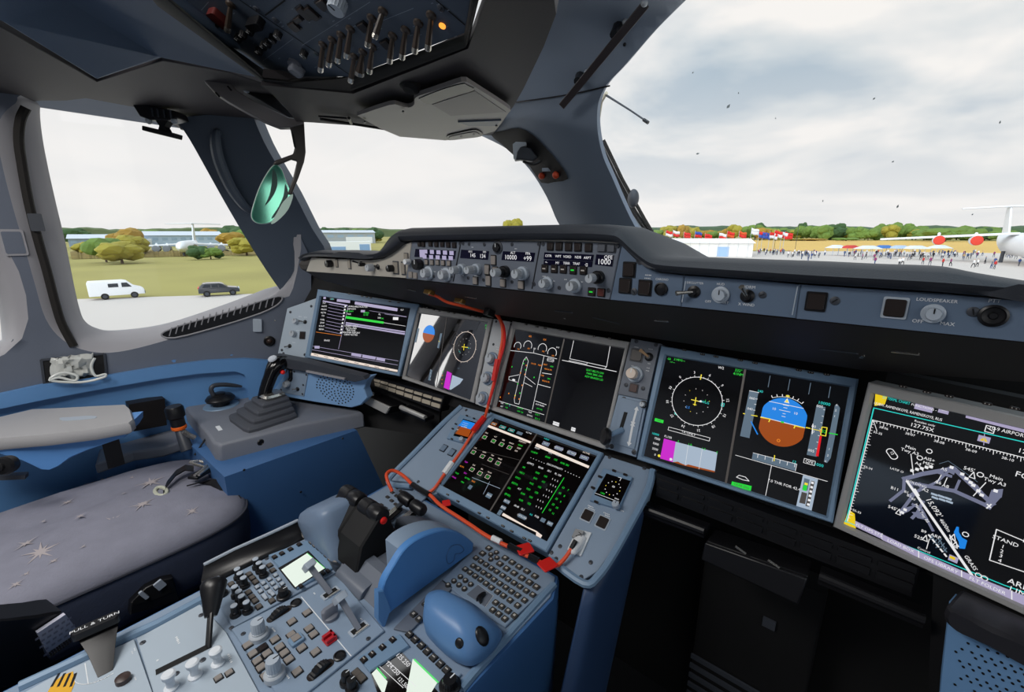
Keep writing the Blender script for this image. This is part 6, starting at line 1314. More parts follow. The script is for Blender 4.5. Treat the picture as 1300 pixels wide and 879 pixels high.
for k in range(5): dash(s, 68 + k*2.5, 798 + k*5, 6 - k % 2, 0, h=.005, w=.006)
s.build('handwriting', [mat('ink_grey', '#908d9c', .8)], npd)
# ================================================================== FIRST OFFICER'S SIDE
FR = vert((.79, .80, .75), -.33)
rs = thing('speaker_panel', 'blue perforated speaker panel under black lip at the bottom right corner of the photo', 'speaker panel', FR.px(1250, 820))
plate('face_plate', FR, [(1204,765),(1230,779),(1300,815),(1360,846),(1360,950),(1186,950),(1194,850)], -.03, .0, mat('speaker_blue_right', '#6f98c4', .45, var=.04), rs, .003)
plate('upper_lip', FR, sm([(1207,776),(1208,765),(1215,762),(1250,778),(1300,801),(1360,829),(1360,856),(1300,829),(1240,800),(1217,788)], True, 2), -.03, .03, mat('lip_black', '#2b2b30', .4), rs, .006)
n_ = 0
for i in range(-6, 9):
    for j in range(0, 9):
        x = 1262 + i*12.5 + (j % 2)*6.2 - j*1.5; y = 822 + j*7.5 + i*4.2
        if 1212 < x < 1330 and 808 < y < 900 and y > 806 + (x - 1212)*.34 + (8 if x < 1225 else 0) and (x > 1232 or (i + j) % 3): inst(cmesh('holeR', lambda: MB().lathe(I4, [(.0018, 0), (.0017, .0005)], 8).mesh('speaker_hole', BLACKM)), 'speaker_hole', rs, FR.Mp(x, y, .0005)); n_ += 1
fb = thing('footwell_box', 'black ribbed box in the dark footwell under the right-hand screens', 'box', hy(960, 800, 1.0))
mb = MB(); a = hy(900, 800, .98); mb.box(T(.52, 1.02, .0), .24, .06, .60, r=.01); mb.build('box_body', BLACKM, fb)
mb = MB(); P = hy(977, 788, .985); mb.box(T(P.x, .985, P.z - .02), .025, .006, .022); mb.build('small_plate', GREYD, fb)
for k in range(6):
    mb = MB(); mb.box(T(.50, .982, .12 + k*.03), .2, .006, .012); mb.build('rib', GREYD, fb)
cpx = hz(930, 884, .10); cpb = thing('foot_pedal', 'pale blue rounded foot pedal at the bottom edge in the right footwell', 'pedal', (cpx.x, cpx.y, 0)); mb = MB(); mb.ball(T(*cpx) @ MX.Diagonal((1.3, .8, .9, 1)), .050); mb.build('pedal_pad', mat('cap_blue', '#7fb0dc', .4), cpb, ang=60); mb = MB(); mb.tube([V((cpx.x, cpx.y, 0)), cpx], .02, 10); mb.build('stem', GREYD, cpb)

mb = MB(); mb.prism(FC.M(0, 0), [FC.ab(*p) for p in ((348,350),(400,338),(430,340),(560,395),(545,560),(340,530))], -.10, -.085); mb.build('backing_plate', BLACKM, bk)
mb = MB(); mb.prism(FR.M(0, 0), [FR.ab(*p) for p in ((1170,720),(1400,760),(1400,960),(1160,960))], -.06, -.05); mb.build('backing_plate', BLACKM, bk)
# ================================================================== OVERHEAD
OA = math.radians(25.5)
FO_ = Fr(hz(445, 98, 1.60), (1, 0, 0), (0, -math.cos(OA), math.sin(OA)))
oh = thing('overhead_panel', 'dark overhead panel of black toggle switches at the top of the photo', 'overhead panel', FO_.px(420, 50))
opl = [(170,-36),(208,-4),(350,97),(445,98),(590,42),(604,-36)]
plate('face_plate', FO_, opl, -.03, 0, mat('overhead_slate', '#4c5766', .5, var=.06), oh)
lipp = [HS(*p) for p in ((196,-36),(203,-2),(336,106),(449,120),(595,63),(620,-36))]
mb = MB(); A = [FO_.px(*p, .003) for p in opl]; mb.rings([A, [a.lerp(b, .5) + V((0, -.004, -.008)) for a, b in zip(A, lipp)], [b + V((0, 0, .01)) for b in lipp]], 0, False, False, closed=False)
o = mb.build('panel_surround', BLACKM, oh); so = o.modifiers.new('S', 'SOLIDIFY'); so.thickness = .004
zA, zB = Z(200, 0, 4), Z(400, 0, 4)
def otog(x0, y0, x1, y1, wide=False):
    b = FO_.px(x0, y0, 0); t = FO_.px(x1, y1, .026 if not wide else .022); mb = MB()
    mb.lathe(FO_.Mp(x0, y0, 0), [(.0075, 0), (.007, .003), (.004, .005)], 14, 0)
    d = (t - b); mb.tube([b, b + d*.35, b + d*.8], [.0032, .0042, .0050 if not wide else .008], 8, 0); mb.tube([b + d*.8, b + d*.95, t], [.005 if not wide else .008, .0052 if not wide else .0085, .0035], 8, 1); mb.build('toggle_switch', [mat('toggle_bronze', '#3a312b', .35), METAL], oh)
for q in ((40,225,50,300),(88,200,90,272),(132,175,138,250),(180,145,183,225),(288,90,292,165),(345,55,328,118),(395,180,402,250),(460,150,465,228),(525,115,530,195),(590,75,598,180),(200,285,202,355),(292,235,298,305)): otog(*zB(*q[:2]), *zB(*q[2:]))
otog(*zB(243, 262), *zB(243, 328), True); otog(*zA(372, 20), *zA(380, 95))
for x, y, w, d in ((374,33,.019,.014),(387,16,.016,.02),(396,16,.016,.02),(379,24,.019,.008),(410,5,.02,.014),(462,33.5,.018,.014),(491,55.5,.018,.014)): btn(oh, FO_, x, y, w, d, BTND, BLACK, rot=.0)
knob(oh, FO_, 428, 8, .013, .020, LGREY); 
for x, y in ((290,125),(410,195),(432,180),(470,160),(478,135),(515,262),(540,235),(560,222),(585,200),(610,180),(742,278)): knob(oh, FO_, *zA(x, y), .0065, .012, BLACK)
M = FO_.Mp(*zA(698, 320), 0); mb = MB(); mb.lathe(M, [(.012, 0), (.012, .006)], 16); mb.box(M @ T(0, -.006, .004), .020, .026, .014, r=.006, inset=.003); mb.build('selector_knob', CONS, oh)
mb = MB(); mb.box(FO_.Mp(*zA(505, 100), 0, -.2), .032, .014, .016, r=.003); mb.build('guard_bracket', BLACK, oh)
mb = MB(); mb.box(FO_.Mp(*zA(318, 78), 0, -.2), .022, .03, .012, r=.004); mb.build('red_guard', mat('guard_maroon', '#5a1d1a', .5), oh)
mb = MB(); M = FO_.Mp(561.7, 32.5, 0); mb.lathe(M, [(.005, 0), (.005, .0015), (.003, .002)], 14); mb.build('amber_light', glow('amber_lamp', '#ff9a3a', 1.6), oh)
s = Sym(FO_, .0006)
for pts in ([(305,0),(446,96)],[(337,19),(362,0)],[(554,0),(590,31)]): s.line(pts, .0022, 1)
for pts in ([(334,77),(372,49)],[(250,19),(265,2)],[(384,57),(470,2)],[(468,33),(525,10)]): s.line(pts, .0008, 0)
random.seed(5)
for k in range(60):
    x, y = random.uniform(240, 585), random.uniform(2, 90)
    if inpoly((x, y), opl): dash(s, x, y, random.choice((2,3,4)), 0, h=.0016, w=.0014)
s.build('engraving', [mat('engraving_grey', '#8d97a3', .6), BLACKM], oh)
for x, y in ((326,11.5),(350,25.5),(402,68),(424,79),(560,10)): screw(oh, FO_, x, y, .0055)
# ------------------------------------------------------------------ head-up display combiner folded down at the captain's side
HD = ray(345, 230).normalized(); HDp = hx(345, 230, -.66); FHU = Fr(HDp, HD.cross(V((0, 0, 1))), (0, 0, 1))
hud = thing('head_up_display', 'head-up display combiner with green-tinted glass hanging from a grey arm', 'head-up display', HDp)
mb = MB(); mb.prism(FHU.M(0, 0), [FHU.ab(*p) for p in ((240,84),(262,88),(281,93),(292,106),(302,117),(322,129),(345,140),(366,150),(386,153),(386,158),(370,163),(356,163),(338,156),(315,144),(290,130),(275,120),(262,106)) ], -.02, .012); mb.build('arm', mat('hud_arm_grey', '#6f6a69', .35, var=.05), hud, bevel=.003)
for x, y in ((268,101),(272,99),(292,114),(277,122)): mb = MB(); mb.box(FHU.Mp(x, y, .012, -.9), .012, .004, .001); mb.build('slot', BLACKM, hud)
mb = MB(); mb.prism(FHU.M(0, 0), [FHU.ab(*p) for p in ((366,158),(386,156),(388,194),(386,206),(379,226),(370,248),(365,247),(372,226),(377,205),(370,203),(352,210),(346,209),(350,204),(372,196),(374,188),(370,168))], -.008, .008); mb.build('yoke', mat('hud_yoke', '#3b3735', .3), hud, bevel=.003)
mb = MB(); mb.prism(FHU.M(0, 0), [FHU.ab(*p) for p in ((369,167),(373,187),(376,190),(373,172))], .0085, .0092); mb.build('slot', BLACKM, hud)
m = bpy.data.materials.new('combiner_glass'); m.use_nodes = True; nt = m.node_tree; nt.nodes.clear(); N = nt.nodes.new
o_ = N('ShaderNodeOutputMaterial'); a_ = N('ShaderNodeBsdfTransparent'); b_ = N('ShaderNodeBsdfGlossy'); c_ = N('ShaderNodeMixShader'); a_.inputs[0].default_value = lin('#9ff0d8'); b_.inputs[0].default_value = lin('#a8f4dc'); b_.inputs['Roughness'].default_value = .08; c_.inputs[0].default_value = .45
nt.links.new(a_.outputs[0], c_.inputs[1]); nt.links.new(b_.outputs[0], c_.inputs[2]); nt.links.new(c_.outputs[0], o_.inputs[0])
DARKG = mat('combiner_streak', '#1d3a36', .2)
gl = sm([(347,211),(356,214),(362,228),(369,247),(362,262),(350,277),(340,283),(327,283),(320,276),(322,262),(332,234)], True, 4)
mb = MB(); mb.prism(FHU.M(0, 0), [FHU.ab(*p) for p in gl], -.003, .003); mb.build('combiner_glass', m, hud)
mb = MB(); mb.prism(FHU.M(0, 0), [FHU.ab(*p) for p in sm([(346,215),(351,222),(352,236),(346,250),(336,262),(342,248),(345,232)], True, 3)], .0032, .0036); mb.build('dark_streak', DARKG, hud)  # dark crescents laid on the combiner glass
mb = MB(); mb.prism(FHU.M(0, 0), [FHU.ab(*p) for p in sm([(362,234),(366,246),(360,262),(348,276),(345,276),(354,262),(360,248)], True, 3)], .0032, .0036); mb.build('dark_streak', DARKG, hud)
mb = MB(); P = [FHU.px(*p) for p in gl]; mb.tube(P + [P[0]], .0022, 6); mb.build('glass_rim', mat('rim_silver', '#b8c4c0', .3), hud)
mb = MB(); mb.prism(FHU.M(0, 0), [FHU.ab(*p) for p in sm([(372,247),(366,266),(352,281),(344,284),(352,270),(360,256)], True, 3)], .004, .008); mb.build('edge_guard', mat('edge_pale', '#b9d2c6', .3), hud)
# things above the arm: small pivot with pale light
pv = thing('pivot_block', 'dark pivot block with small pale lens beside the head-up display arm', 'pivot', FHU.px(315, 112, -.05)); F14 = Fr(FHU.o - FHU.n*.05, FHU.u, FHU.v)
mb = MB(); mb.prism(F14.M(0, 0), [F14.ab(*p) for p in ((283,92),(330,98),(334,110),(376,150),(372,153),(330,128),(300,112))], -.04, .01); mb.build('block', BLACK, pv, bevel=.003)
mb = MB(); mb.ball(F14.Mp(313, 115, .012), .009); mb.build('lens', LGREY, pv)
# ------------------------------------------------------------------ sun visor folded up at the windshield top
VS = planeS((0, 0.5, 1.588), (0, -0.07, 1))
vo = [VS(452,142), VS(626,164), VS(586,98)]
vz = thing('sun_visor', 'translucent grey sun visor folded up at the top of the left windshield', 'sun visor', VS(550, 140))
def vplate(name, pts, d0, d1, m):
    n = (vo[1]-vo[0]).cross(vo[2]-vo[0]).normalized(); n = n if n.z < 0 else -n
    P = [VS(*p) for p in pts]; mb = MB(); mb.rings([[p + n*d0 for p in P], [p + n*d1 for p in P]]); return mb.build(name, m, vz)
VIS = mat('visor_grey', '#8c8784', .4, var=.05)
vplate('visor_plate', sm([(453,142),(494,128),(507,129)], False, 3) + sm([(507,129),(518,131.5),(525,128),(526,120),(531,116)], False, 3) + [(585,97.5),(592,97.5)] + sm([(592,97.5),(630,122),(647,134),(646,138)], False, 3) + [(636,153),(628,163),(614,167),(590,172),(565,175),(507,170),(482,159)], 0, .008, VIS)
vplate('dark_band', sm([(531,119),(560,107),(586,99.5),(592,101),(601,108),(570,117),(547,126),(537,124)], False, 3), .008, .0095, BLACK)
vplate('shade_strip', [(581,149),(636,147),(629,154),(595,154)], .008, .012, mat('strip_blue', '#545f70', .4))  # dark strip paints the shade line across the visor
vplate('inner_panel', [(548,127),(602,109),(633,131),(642,137),(572,142)], .008, .0092, mat('visor_inner', '#7d7876', .45))
vplate('handle_rim', sm([(567,168),(575,165),(600,159.5),(608,161),(613,166),(606,169),(590,171),(570,173)], True, 3), .008, .012, BLACK)
vplate('handle', sm([(570,168.5),(577,166),(600,161.5),(606,163),(609,166),(602,168),(588,170),(572,171.5)], True, 3), .012, .014, VIS)
for x, y in ((585,167),(601,164),(511,133.5),(462,147.5),(630,153.5)): vplate('screw', [(x + 1.6*math.cos(t), y + 1.1*math.sin(t)) for t in [k*PI/4 for k in range(8)]], .012, .015, BLACK)
mb = MB(); P = [VS(407,151), VS(495,165)]; mb.tube([P[0], P[1]], .0035, 6); P2 = [VS(404,147.5), VS(440,150)]; mb.tube(P2, .0022, 6); mb.tube([VS(443,150), VS(446,157)], .004, 6); mb.build('rail', BLACK, vz)
# knob behind the visor
mb = MB(); mb.lathe(aim(HS(521, 107), (0, -.4, -1)), [(.020, -.01), (.020, .008), (.012, .014)], 18); tag(mb.build('visor_latch', BLACKM), 'round black latch above the sun visor notch', 'latch')
# ------------------------------------------------------------------ recess in the centre post with eye-reference balls
def FRs(off): return lambda x, y: (lambda p: p - ray(x, y).normalized()*off)(FRONT(x, y))
er = thing('eye_reference_unit', 'dark recess in the centre post holding a small device and two orange balls', 'eye reference unit', FRs(.004)(680, 195))
rc_ = sm([(623,171),(640,166),(658,162.5),(676,171),(693,188),(710,208),(721,227),(704,231),(687,232),(673,212),(653,198),(638,184)], True, 2)
P0 = [FRs(.002)(*p) for p in rc_]; mb = MB(); mb.rings([P0, [p - ray(680, 195).normalized()*.003 for p in P0]]); mb.build('recess', mat('recess_black', '#171315', .7), er)
D = FRs(.03); F15 = Fr(D(668, 193), ray(668, 193).cross(V((0, 0, 1))), (0, 0, 1))
mb = MB(); mb.prism(F15.M(0, 0), [F15.ab(*p) for p in ((655,190),(662,186),(674,189),(683,200),(676,205),(660,203),(653,204))], -.025, .01); mb.build('device_body', GREYD, er, bevel=.004)
mb = MB(); mb.prism(F15.M(0, 0), [F15.ab(*p) for p in ((651,184),(655,181),(668,181.5),(669,186),(661,188),(657,194),(655,204),(652,202))], -.005, .014); mb.build('silver_clip', SILV, er, bevel=.002)
mb = MB(); mb.tube([F15.px(x, y, .0) for x, y in sm([(664,205),(678,209),(688,203),(695,196),(690,190)], False, 3)], .004, 8); mb.build('cable', BLACK, er)
for x, y in ((687.7,223.5),(705.5,222.5)):
    p = FRs(.014)(x, y); mb = MB(); mb.ball(T(*p), .011); mb.build('orange_ball', mat('ball_orange', '#e0522e', .4), er)
mb = MB(); p = FRs(.01)(694, 215.7); F16 = Fr(p, ray(694, 216).cross(V((0, 0, 1))), (0, 0, 1)); mb.prism(F16.M(0, 0), [F16.ab(*q) for q in ((688,213.5),(701,213),(701,217.5),(688,218))], 0, .003); mb.build('label_plate', LGREY, er)
# grab bar on the right ceiling lining
gb = thing('ceiling_grab_bar', 'straight dark grab bar on two brackets beside the right windshield', 'grab bar', FRs(.02)(765, 70))
mb = MB(); B0, B1 = FRs(.05)(713, 135), FRs(.05)(820, 5); mb.bar(B0, B1, .018, .008, up=ray(765, 70)); mb.build('bar', mat('bar_dark', '#3a3436', .35), gb, bevel=.002)
for (x, y), (bx, by) in (((737,97),(733,103)), ((786,33),(779,44))):
    mb = MB(); a = FRs(-.005)(x, y); b = FRs(.048)(bx, by); mb.tube([a, a.lerp(b, .5), b], [.014, .010, .009], 10); mb.build('bracket', BLACK, gb)
    mb = MB(); mb.ball(T(*FRs(.01)(x + 8, y - 5)), .007); mb.build('bracket_bolt', SILV, gb)
mb = MB(); mb.ball(T(*FRs(.052)(818, 4)), .007); mb.build('end_cap', SILV, gb)
mb = MB(); mb.ball(T(*FRs(.0)(793, 56.5)), .004); tag(mb.build('lining_screw', BLACK), 'small dark screw in the lining between grab bar and right windshield', 'screw')
# ------------------------------------------------------------------ outside the right windshield
WO = planeS(V((0.10, 1.60, 1.25)) + V((.36, .76, .5))*.08, (-0.36, -0.76, -0.5))
wi = thing('windshield_wiper', 'parked black wiper outside the right windshield beside the centre post', 'wiper', WO(800, 260))
def wtube(name, pts, r, m): mb = MB(); mb.tube([WO(*p) for p in pts], r, 6); return mb.build(name, m, wi)
wtube('arm', [(760,180),(780,222),(806,270),(848,330)], .012, BLACK); wtube('blade', [(766,178),(790,228),(818,278),(850,332)], .007, RUBBER); wtube('arm_rail', [(762,190),(778,240),(800,290),(828,330)], .008, GREYD)
wtube('hose', [(768,205),(785,250),(812,300),(836,332)], .004, LGREY); wtube('blade_edge', [(764,215),(776,245),(795,285),(815,320)], .006, RUBBER)
mb = MB(); mb.ball(T(*WO(804, 252)) @ MX.Diagonal((1, 1, 1.6, 1)), .022); mb.build('pivot_cap', GREYD, wi); mb = MB(); mb.ball(T(*WO(806, 254)), .012); mb.build('pivot_bolt', SILV, wi)
mb = MB(); mb.bar(WO(802, 275), WO(816, 288), .02, .03, mi=0); mb.build('bracket', SILV, wi)
pr_ = thing('ice_probe', 'thin dark probe rod sticking up outside the top of the right windshield', 'probe', WO(775, 122)); mb = MB(); mb.tube([WO(768, 120), WO(800, 140), WO(822, 155)], [.004, .003, .003], 6); mb.build('rod', GREYD, pr_); mb = MB(); mb.tube([WO(817, 152), WO(823, 156)], .006, 6); mb.build('tip', BLACK, pr_)
wtube('washer_line', [(770,118),(763,130),(760,150),(760,168)], .006, mat('sealant', '#c9bfa8', .7))
# ================================================================== OUTSIDE: the airfield
GZ = -5.3
def gnd(x, y): return hz(x, y, GZ)
def D_at(x, y): p = gnd(x, y); return math.hypot(p.x - CAM.x, p.y - CAM.y)
def flat(name, pts, z, m):
    mb = MB(); P = [V((p[0], p[1], z)) for p in pts]; mb.rings([[p - V((0, 0, .3)) for p in P], P]); return struct(mb, name, m)
GRASS = mat('dry_grass', '#989050', .95, var=.25, vscale=.05); CONC = mat('apron_concrete', '#c6beb7', .9, var=.06, vscale=.08)
flat('ground_field', [(-3500,-3500),(3500,-3500),(3500,3500),(-3500,3500)], GZ - .1, GRASS)
ap = [(120,-160),(gnd(-60,392).x, gnd(-60,392).y)] ; 
g1, g2, g3 = gnd(60, 381), gnd(360, 372), gnd(520, 330)
flat('ground_apron', [(200,-300),(g1.x - 10,-300),(g1.x, g1.y),(g2.x, g2.y),(-40, 60),(-40, 110),tuple(gnd(880, 319.5).xy),tuple(gnd(1080, 319).xy),tuple(gnd(1350, 319).xy),(900, 230),(900,-300)], GZ, CONC)
False and flat('ground_taxi_edge', [(g1.x - 3.5,-300),(g1.x - 2,-300),(g1.x + 1, g1.y),(g2.x, g2.y),(g2.x - 2, g2.y)], GZ + .005, mat('asphalt_edge', '#8a847e', .95))
for k, n_ in (('ground_field', 'ground.001'), ('ground_apron', 'ground.002')): bpy.data.objects[k].name = n_
# a brighter stretch of dry mown grass beyond the crowd
e1, e2, e3, e4 = at(930, 300, 215), at(1340, 300, 235), at(1340, 300, 600), at(900, 300, 560)
flat('ground_strip', [(p.x, p.y) for p in (e1, e2, e3, e4)], GZ + .03, mat('mown_grass', '#d0ac5e', .95, var=.12, vscale=.05)); bpy.data.objects['ground_strip'].name = 'ground.004'
def outdir(x, D, z=GZ): p = at(x, 300, D); return V((p.x, p.y, z))
def zpx(x, y, D): return at(x, y, D).z
# --- trees: a crown of leafy lumps on a trunk; seven variants shared by all
random.seed(11)
def crown_mesh(seed, m):
    random.seed(seed); mb = MB()
    for k in range(11):
        a = random.random()*2*PI; r = random.random()**.5*.36; h = random.uniform(.32, .85); q = random.uniform(.20, .34)*(1.15 - .5*abs(h - .5))
        bmesh.ops.create_icosphere(mb.bm, subdivisions=2, radius=q, matrix=T(r*math.cos(a), r*math.sin(a), h))
    for v in mb.bm.verts: v.co += V((random.uniform(-1,1), random.uniform(-1,1), random.uniform(-1,1)))*.035
    for f in mb.bm.faces: f.smooth = False
    me = mb.mesh('crown', m, ang=10); return me
TM = [mat('leaf_yellow_green', '#968c34', .9, var=.3, vscale=1.5), mat('leaf_green', '#66803a', .9, var=.3, vscale=1.5), mat('leaf_dark', '#3f5a34', .9, var=.3, vscale=1.5), mat('leaf_ochre', '#9c7c30', .9, var=.3, vscale=1.5)]
CR = [crown_mesh(s, TM[i]) for s, i in ((1,0),(2,1),(3,2),(4,3),(5,1),(6,0))]
TRK = MB().lathe(I4, [(.035, 0), (.026, .5)], 8).mesh('trunk', mat('bark', '#5a4a3c', .9))
KIND = ['yellow-green', 'mid green', 'dark green', 'ochre', 'mid green', 'yellow-green']
def tree(x, D, ytop, wpx, k, where, grp, name='tree', zb=GZ):
    p = outdir(x, D, zb); h = max(2.0, zpx(x, ytop, D) - zb); w = wpx * D / F * (1 / max(.5, RZ.dot(ray(x, 300).normalized())))**0
    t = bpy.data.objects.new(name, None); C.objects.link(t); t.location = p; LOC[t.name] = p; tag(t, '%s tree %s' % (KIND[k], where), 'tree', grp)
    t.scale = (1, 1, 1); s = MX.Diagonal((w, w, h, 1)); r = MX.Rotation(random.random()*6, 4, 'Z')
    for nm, me in (('crown', CR[k]), ('trunk', TRK)):
        o = bpy.data.objects.new(nm, me); C.objects.link(o); o.parent = t; o.matrix_local = r @ s
    return t
# right: wood behind the flags and the field
random.seed(21)
for i in range(64):
    x = 838 + i*7.4 + random.uniform(-3, 3); D = random.uniform(560, 680); yt = 288 - 3*math.sin(i*.5) + random.uniform(-1.5, 3) + (0 if x > 930 else 3) + (3 if x > 1160 else 0)
    kk = random.choice((0,0,3,1,5) if x < 960 else (1,1,2,4,0)); tree(x, D, yt, random.uniform(11, 17), kk, 'in the wood beyond the apron at right', 'trees of the wood at right')
for x, yt, w, k in ((1018,284,9,2),(965,291,16,3),(1005,303,30,0),(1035,306,26,3),(985,300,16,0),(1075,302,18,1),(1200,290,30,1)): tree(x, 520 if k != 2 else 700, yt, w, k, 'at the near edge of the wood at right', 'trees at the near edge of the wood')
bl = MB(); random.seed(4)
def belt(x0, x1, D, y0, amp, m, label, n=90):
    mb = MB(); rr = [[], [], [], []]
    for i in range(n + 1):
        x = x0 + (x1 - x0)*i/n; yy = y0 + amp*(.5*math.sin(i*.31) + .3*math.sin(i*.83 + 1) + .4*random.uniform(-1, 1))
        rr[0].append(outdir(x, D)); rr[1].append(V((*outdir(x, D + 4).xy, zpx(x, yy + 2, D)))); rr[2].append(V((*outdir(x, D + 14).xy, zpx(x, yy, D)))); rr[3].append(outdir(x, D + 30))
    mb.rings(rr, 0, False, False, closed=False); o = mb.build('forest_belt', m, ang=20); tag(o, label, 'forest', kind='stuff'); return o
belt(780, 1420, 1500, 287.5, 1.6, mat('forest_far', '#4a5d48', .95, var=.3, vscale=.02), 'dark distant forest belt along the right horizon')
belt(-60, 760, 1300, 290, 2.0, mat('forest_far_left', '#5d6a48', .95, var=.3, vscale=.02), 'distant forest belt along the left horizon behind the hangars')
# left: bushes and trees before the hangars
random.seed(9)
for x, yt, D, w, k in ((128,303,150,26,1),(148,308,140,34,0),(157,293,210,28,3),(165,300,180,26,0),(105,308,190,22,0),(246,313,150,16,2),(263,315,150,18,1),(274,319,152,10,2),(310,303,170,30,0),(322,300,200,24,1),(290,297,260,28,3),(300,288,420,30,2),(330,291,330,24,0),(312,292,320,22,1),(270,292,420,20,3),(98,291,480,22,2),(182,292,430,24,1),(345,296,300,20,3)):
    tree(x, D, yt, w, k, 'before the hangars seen through the left side window' if D < 300 else 'between the hangars seen through the left side window', 'trees outside the left side window' if D < 300 else 'far trees outside the left side window')
for x, yt, D, w, k in ((6,318,170,30,0),(-14,306,190,34,1)): tree(x, D, yt, w, k, 'glimpsed through the rearmost window at far left', 'trees at far left')
for x, yt, w, k in ((415,290,18,2),(437,290.5,20,2),(455,291,18,1),(474,290,18,2),(652,279,22,0),(645,281,14,0),(476,303,14,0)): tree(x, 420, yt, w, k, 'standing beyond the glareshield in the left windshield', 'trees in the left windshield')
# --- buildings
def building(name, label, x0, x1, D, ytop, m, roof=None, ridge=0, doors=(), wins=0, dep=25):
    a, b = outdir(x0, D), outdir(x1, D); u = (b - a).normalized(); n = V((-u.y, u.x, 0)); n = n if n.dot(a - CAM) > 0 else -n; h = zpx((x0+x1)/2, ytop, D) - GZ
    t = thing(name, label, 'building', a.lerp(b, .5)); t['group'] = 'buildings across the airfield'
    del t['group']
    mb = MB(); q = [a, b, b + n*dep, a + n*dep]; mb.rings([q, [p + V((0, 0, h)) for p in q]]); mb.build('walls', m, t)
    if roof:
        mb = MB(); c0 = [p + V((0, 0, h)) for p in q]; e = u*.6; mid = [(c0[0] + c0[3])/2 + V((0, 0, ridge)), (c0[1] + c0[2])/2 + V((0, 0, ridge))]
        mb.rings([[c0[0] - e - n, mid[0] - e, c0[3] - e + n], [c0[1] + e - n, mid[1] + e, c0[2] + e + n]]); mb.build('roof', roof, t)
    L = (b - a).length
    for s0, s1, hh, m2 in doors:
        mb = MB(); p, q_ = a + u*L*s0 - n*.15, a + u*L*s1 - n*.15; mb.rings([[p, q_, q_ + n*.3, p + n*.3], [v + V((0, 0, h*hh)) for v in (p, q_, q_ + n*.3, p + n*.3)]]); mb.build('door', m2, t)
    for k in range(wins):
        s_ = (k + .5)/wins; p = a + u*L*(s_ - .3/wins) - n*.1; q_ = a + u*L*(s_ + .3/wins) - n*.1
        mb = MB(); mb.rings([[v + V((0, 0, h*.55)) for v in (p, q_, q_ + n*.2, p + n*.2)], [v + V((0, 0, h*.8)) for v in (p, q_, q_ + n*.2, p + n*.2)]]); mb.build('window', mat('far_glass', '#8fa6bc', .3), t)
    return t
HB = mat('hangar_blue_grey', '#a9bccf', .7, var=.08, vscale=.3); HR = mat('hangar_roof', '#c3ccd6', .6); HW = mat('wall_white', '#dfe2e4', .7); DB = mat('door_blue', '#7f9fc6', .6)
belt(84, 372, 175, 320.5, 2.2, mat('dry_brush', '#7a6a38', .95, var=.35, vscale=.6), 'low band of dry brown brush between the grass field and the hangars', 160)
building('hangar', 'long pale blue hangar behind the parked white aircraft', 178, 282, 330, 299, HB, HR, 2.5, [(.02,.12,.7,HW)], 9, 60)
building('hangar', 'low blue-grey hangar left of the bushes in the left side window', 85, 150, 300, 303, mat('hangar_slate', '#8d9db0', .7), HR, 2, [(.55,.8,.55,DB)], 5, 50)
building('building', 'small white building beside the long pale hangar', 168, 184, 320, 305, HW, HR, .5, (), 3, 15)
building('hangar', 'long grey hangar seen in the left windshield over the glareshield', 400, 476, 360, 295.5, mat('hangar_grey', '#9fa6ac', .7), HR, 2, [(.12,.16,.6,GREYD),(.5,.95,.6,HW)], 6, 60)
building('building', 'low blue and white kiosk row seen just above the captain end of the glareshield', 410, 470, 200, 307, HW, None, 0, [(.1,.45,.45,DB),(.75,.97,.7,DB)], 0, 10)
TW = mat('tent_white', '#f0f0ee', .7)
tw = building('exhibition_tent', 'long white exhibition tent with blue door panel behind the right glareshield', 815, 958, 150, 308.5, TW, TW, 1.2, [(.70,.80,.72,mat('tent_blue', '#9dbbe0', .6))], 0, 30)
for k in range(12):
    a, b = outdir(815, 149.8), outdir(958, 149.8); p = a.lerp(b, (k + .5)/12); mb = MB(); mb.tube([p, p + V((0, 0, 4.6))], .06, 4); mb.build('panel_seam', mat('seam_grey', '#c9ccd0', .7), tw)
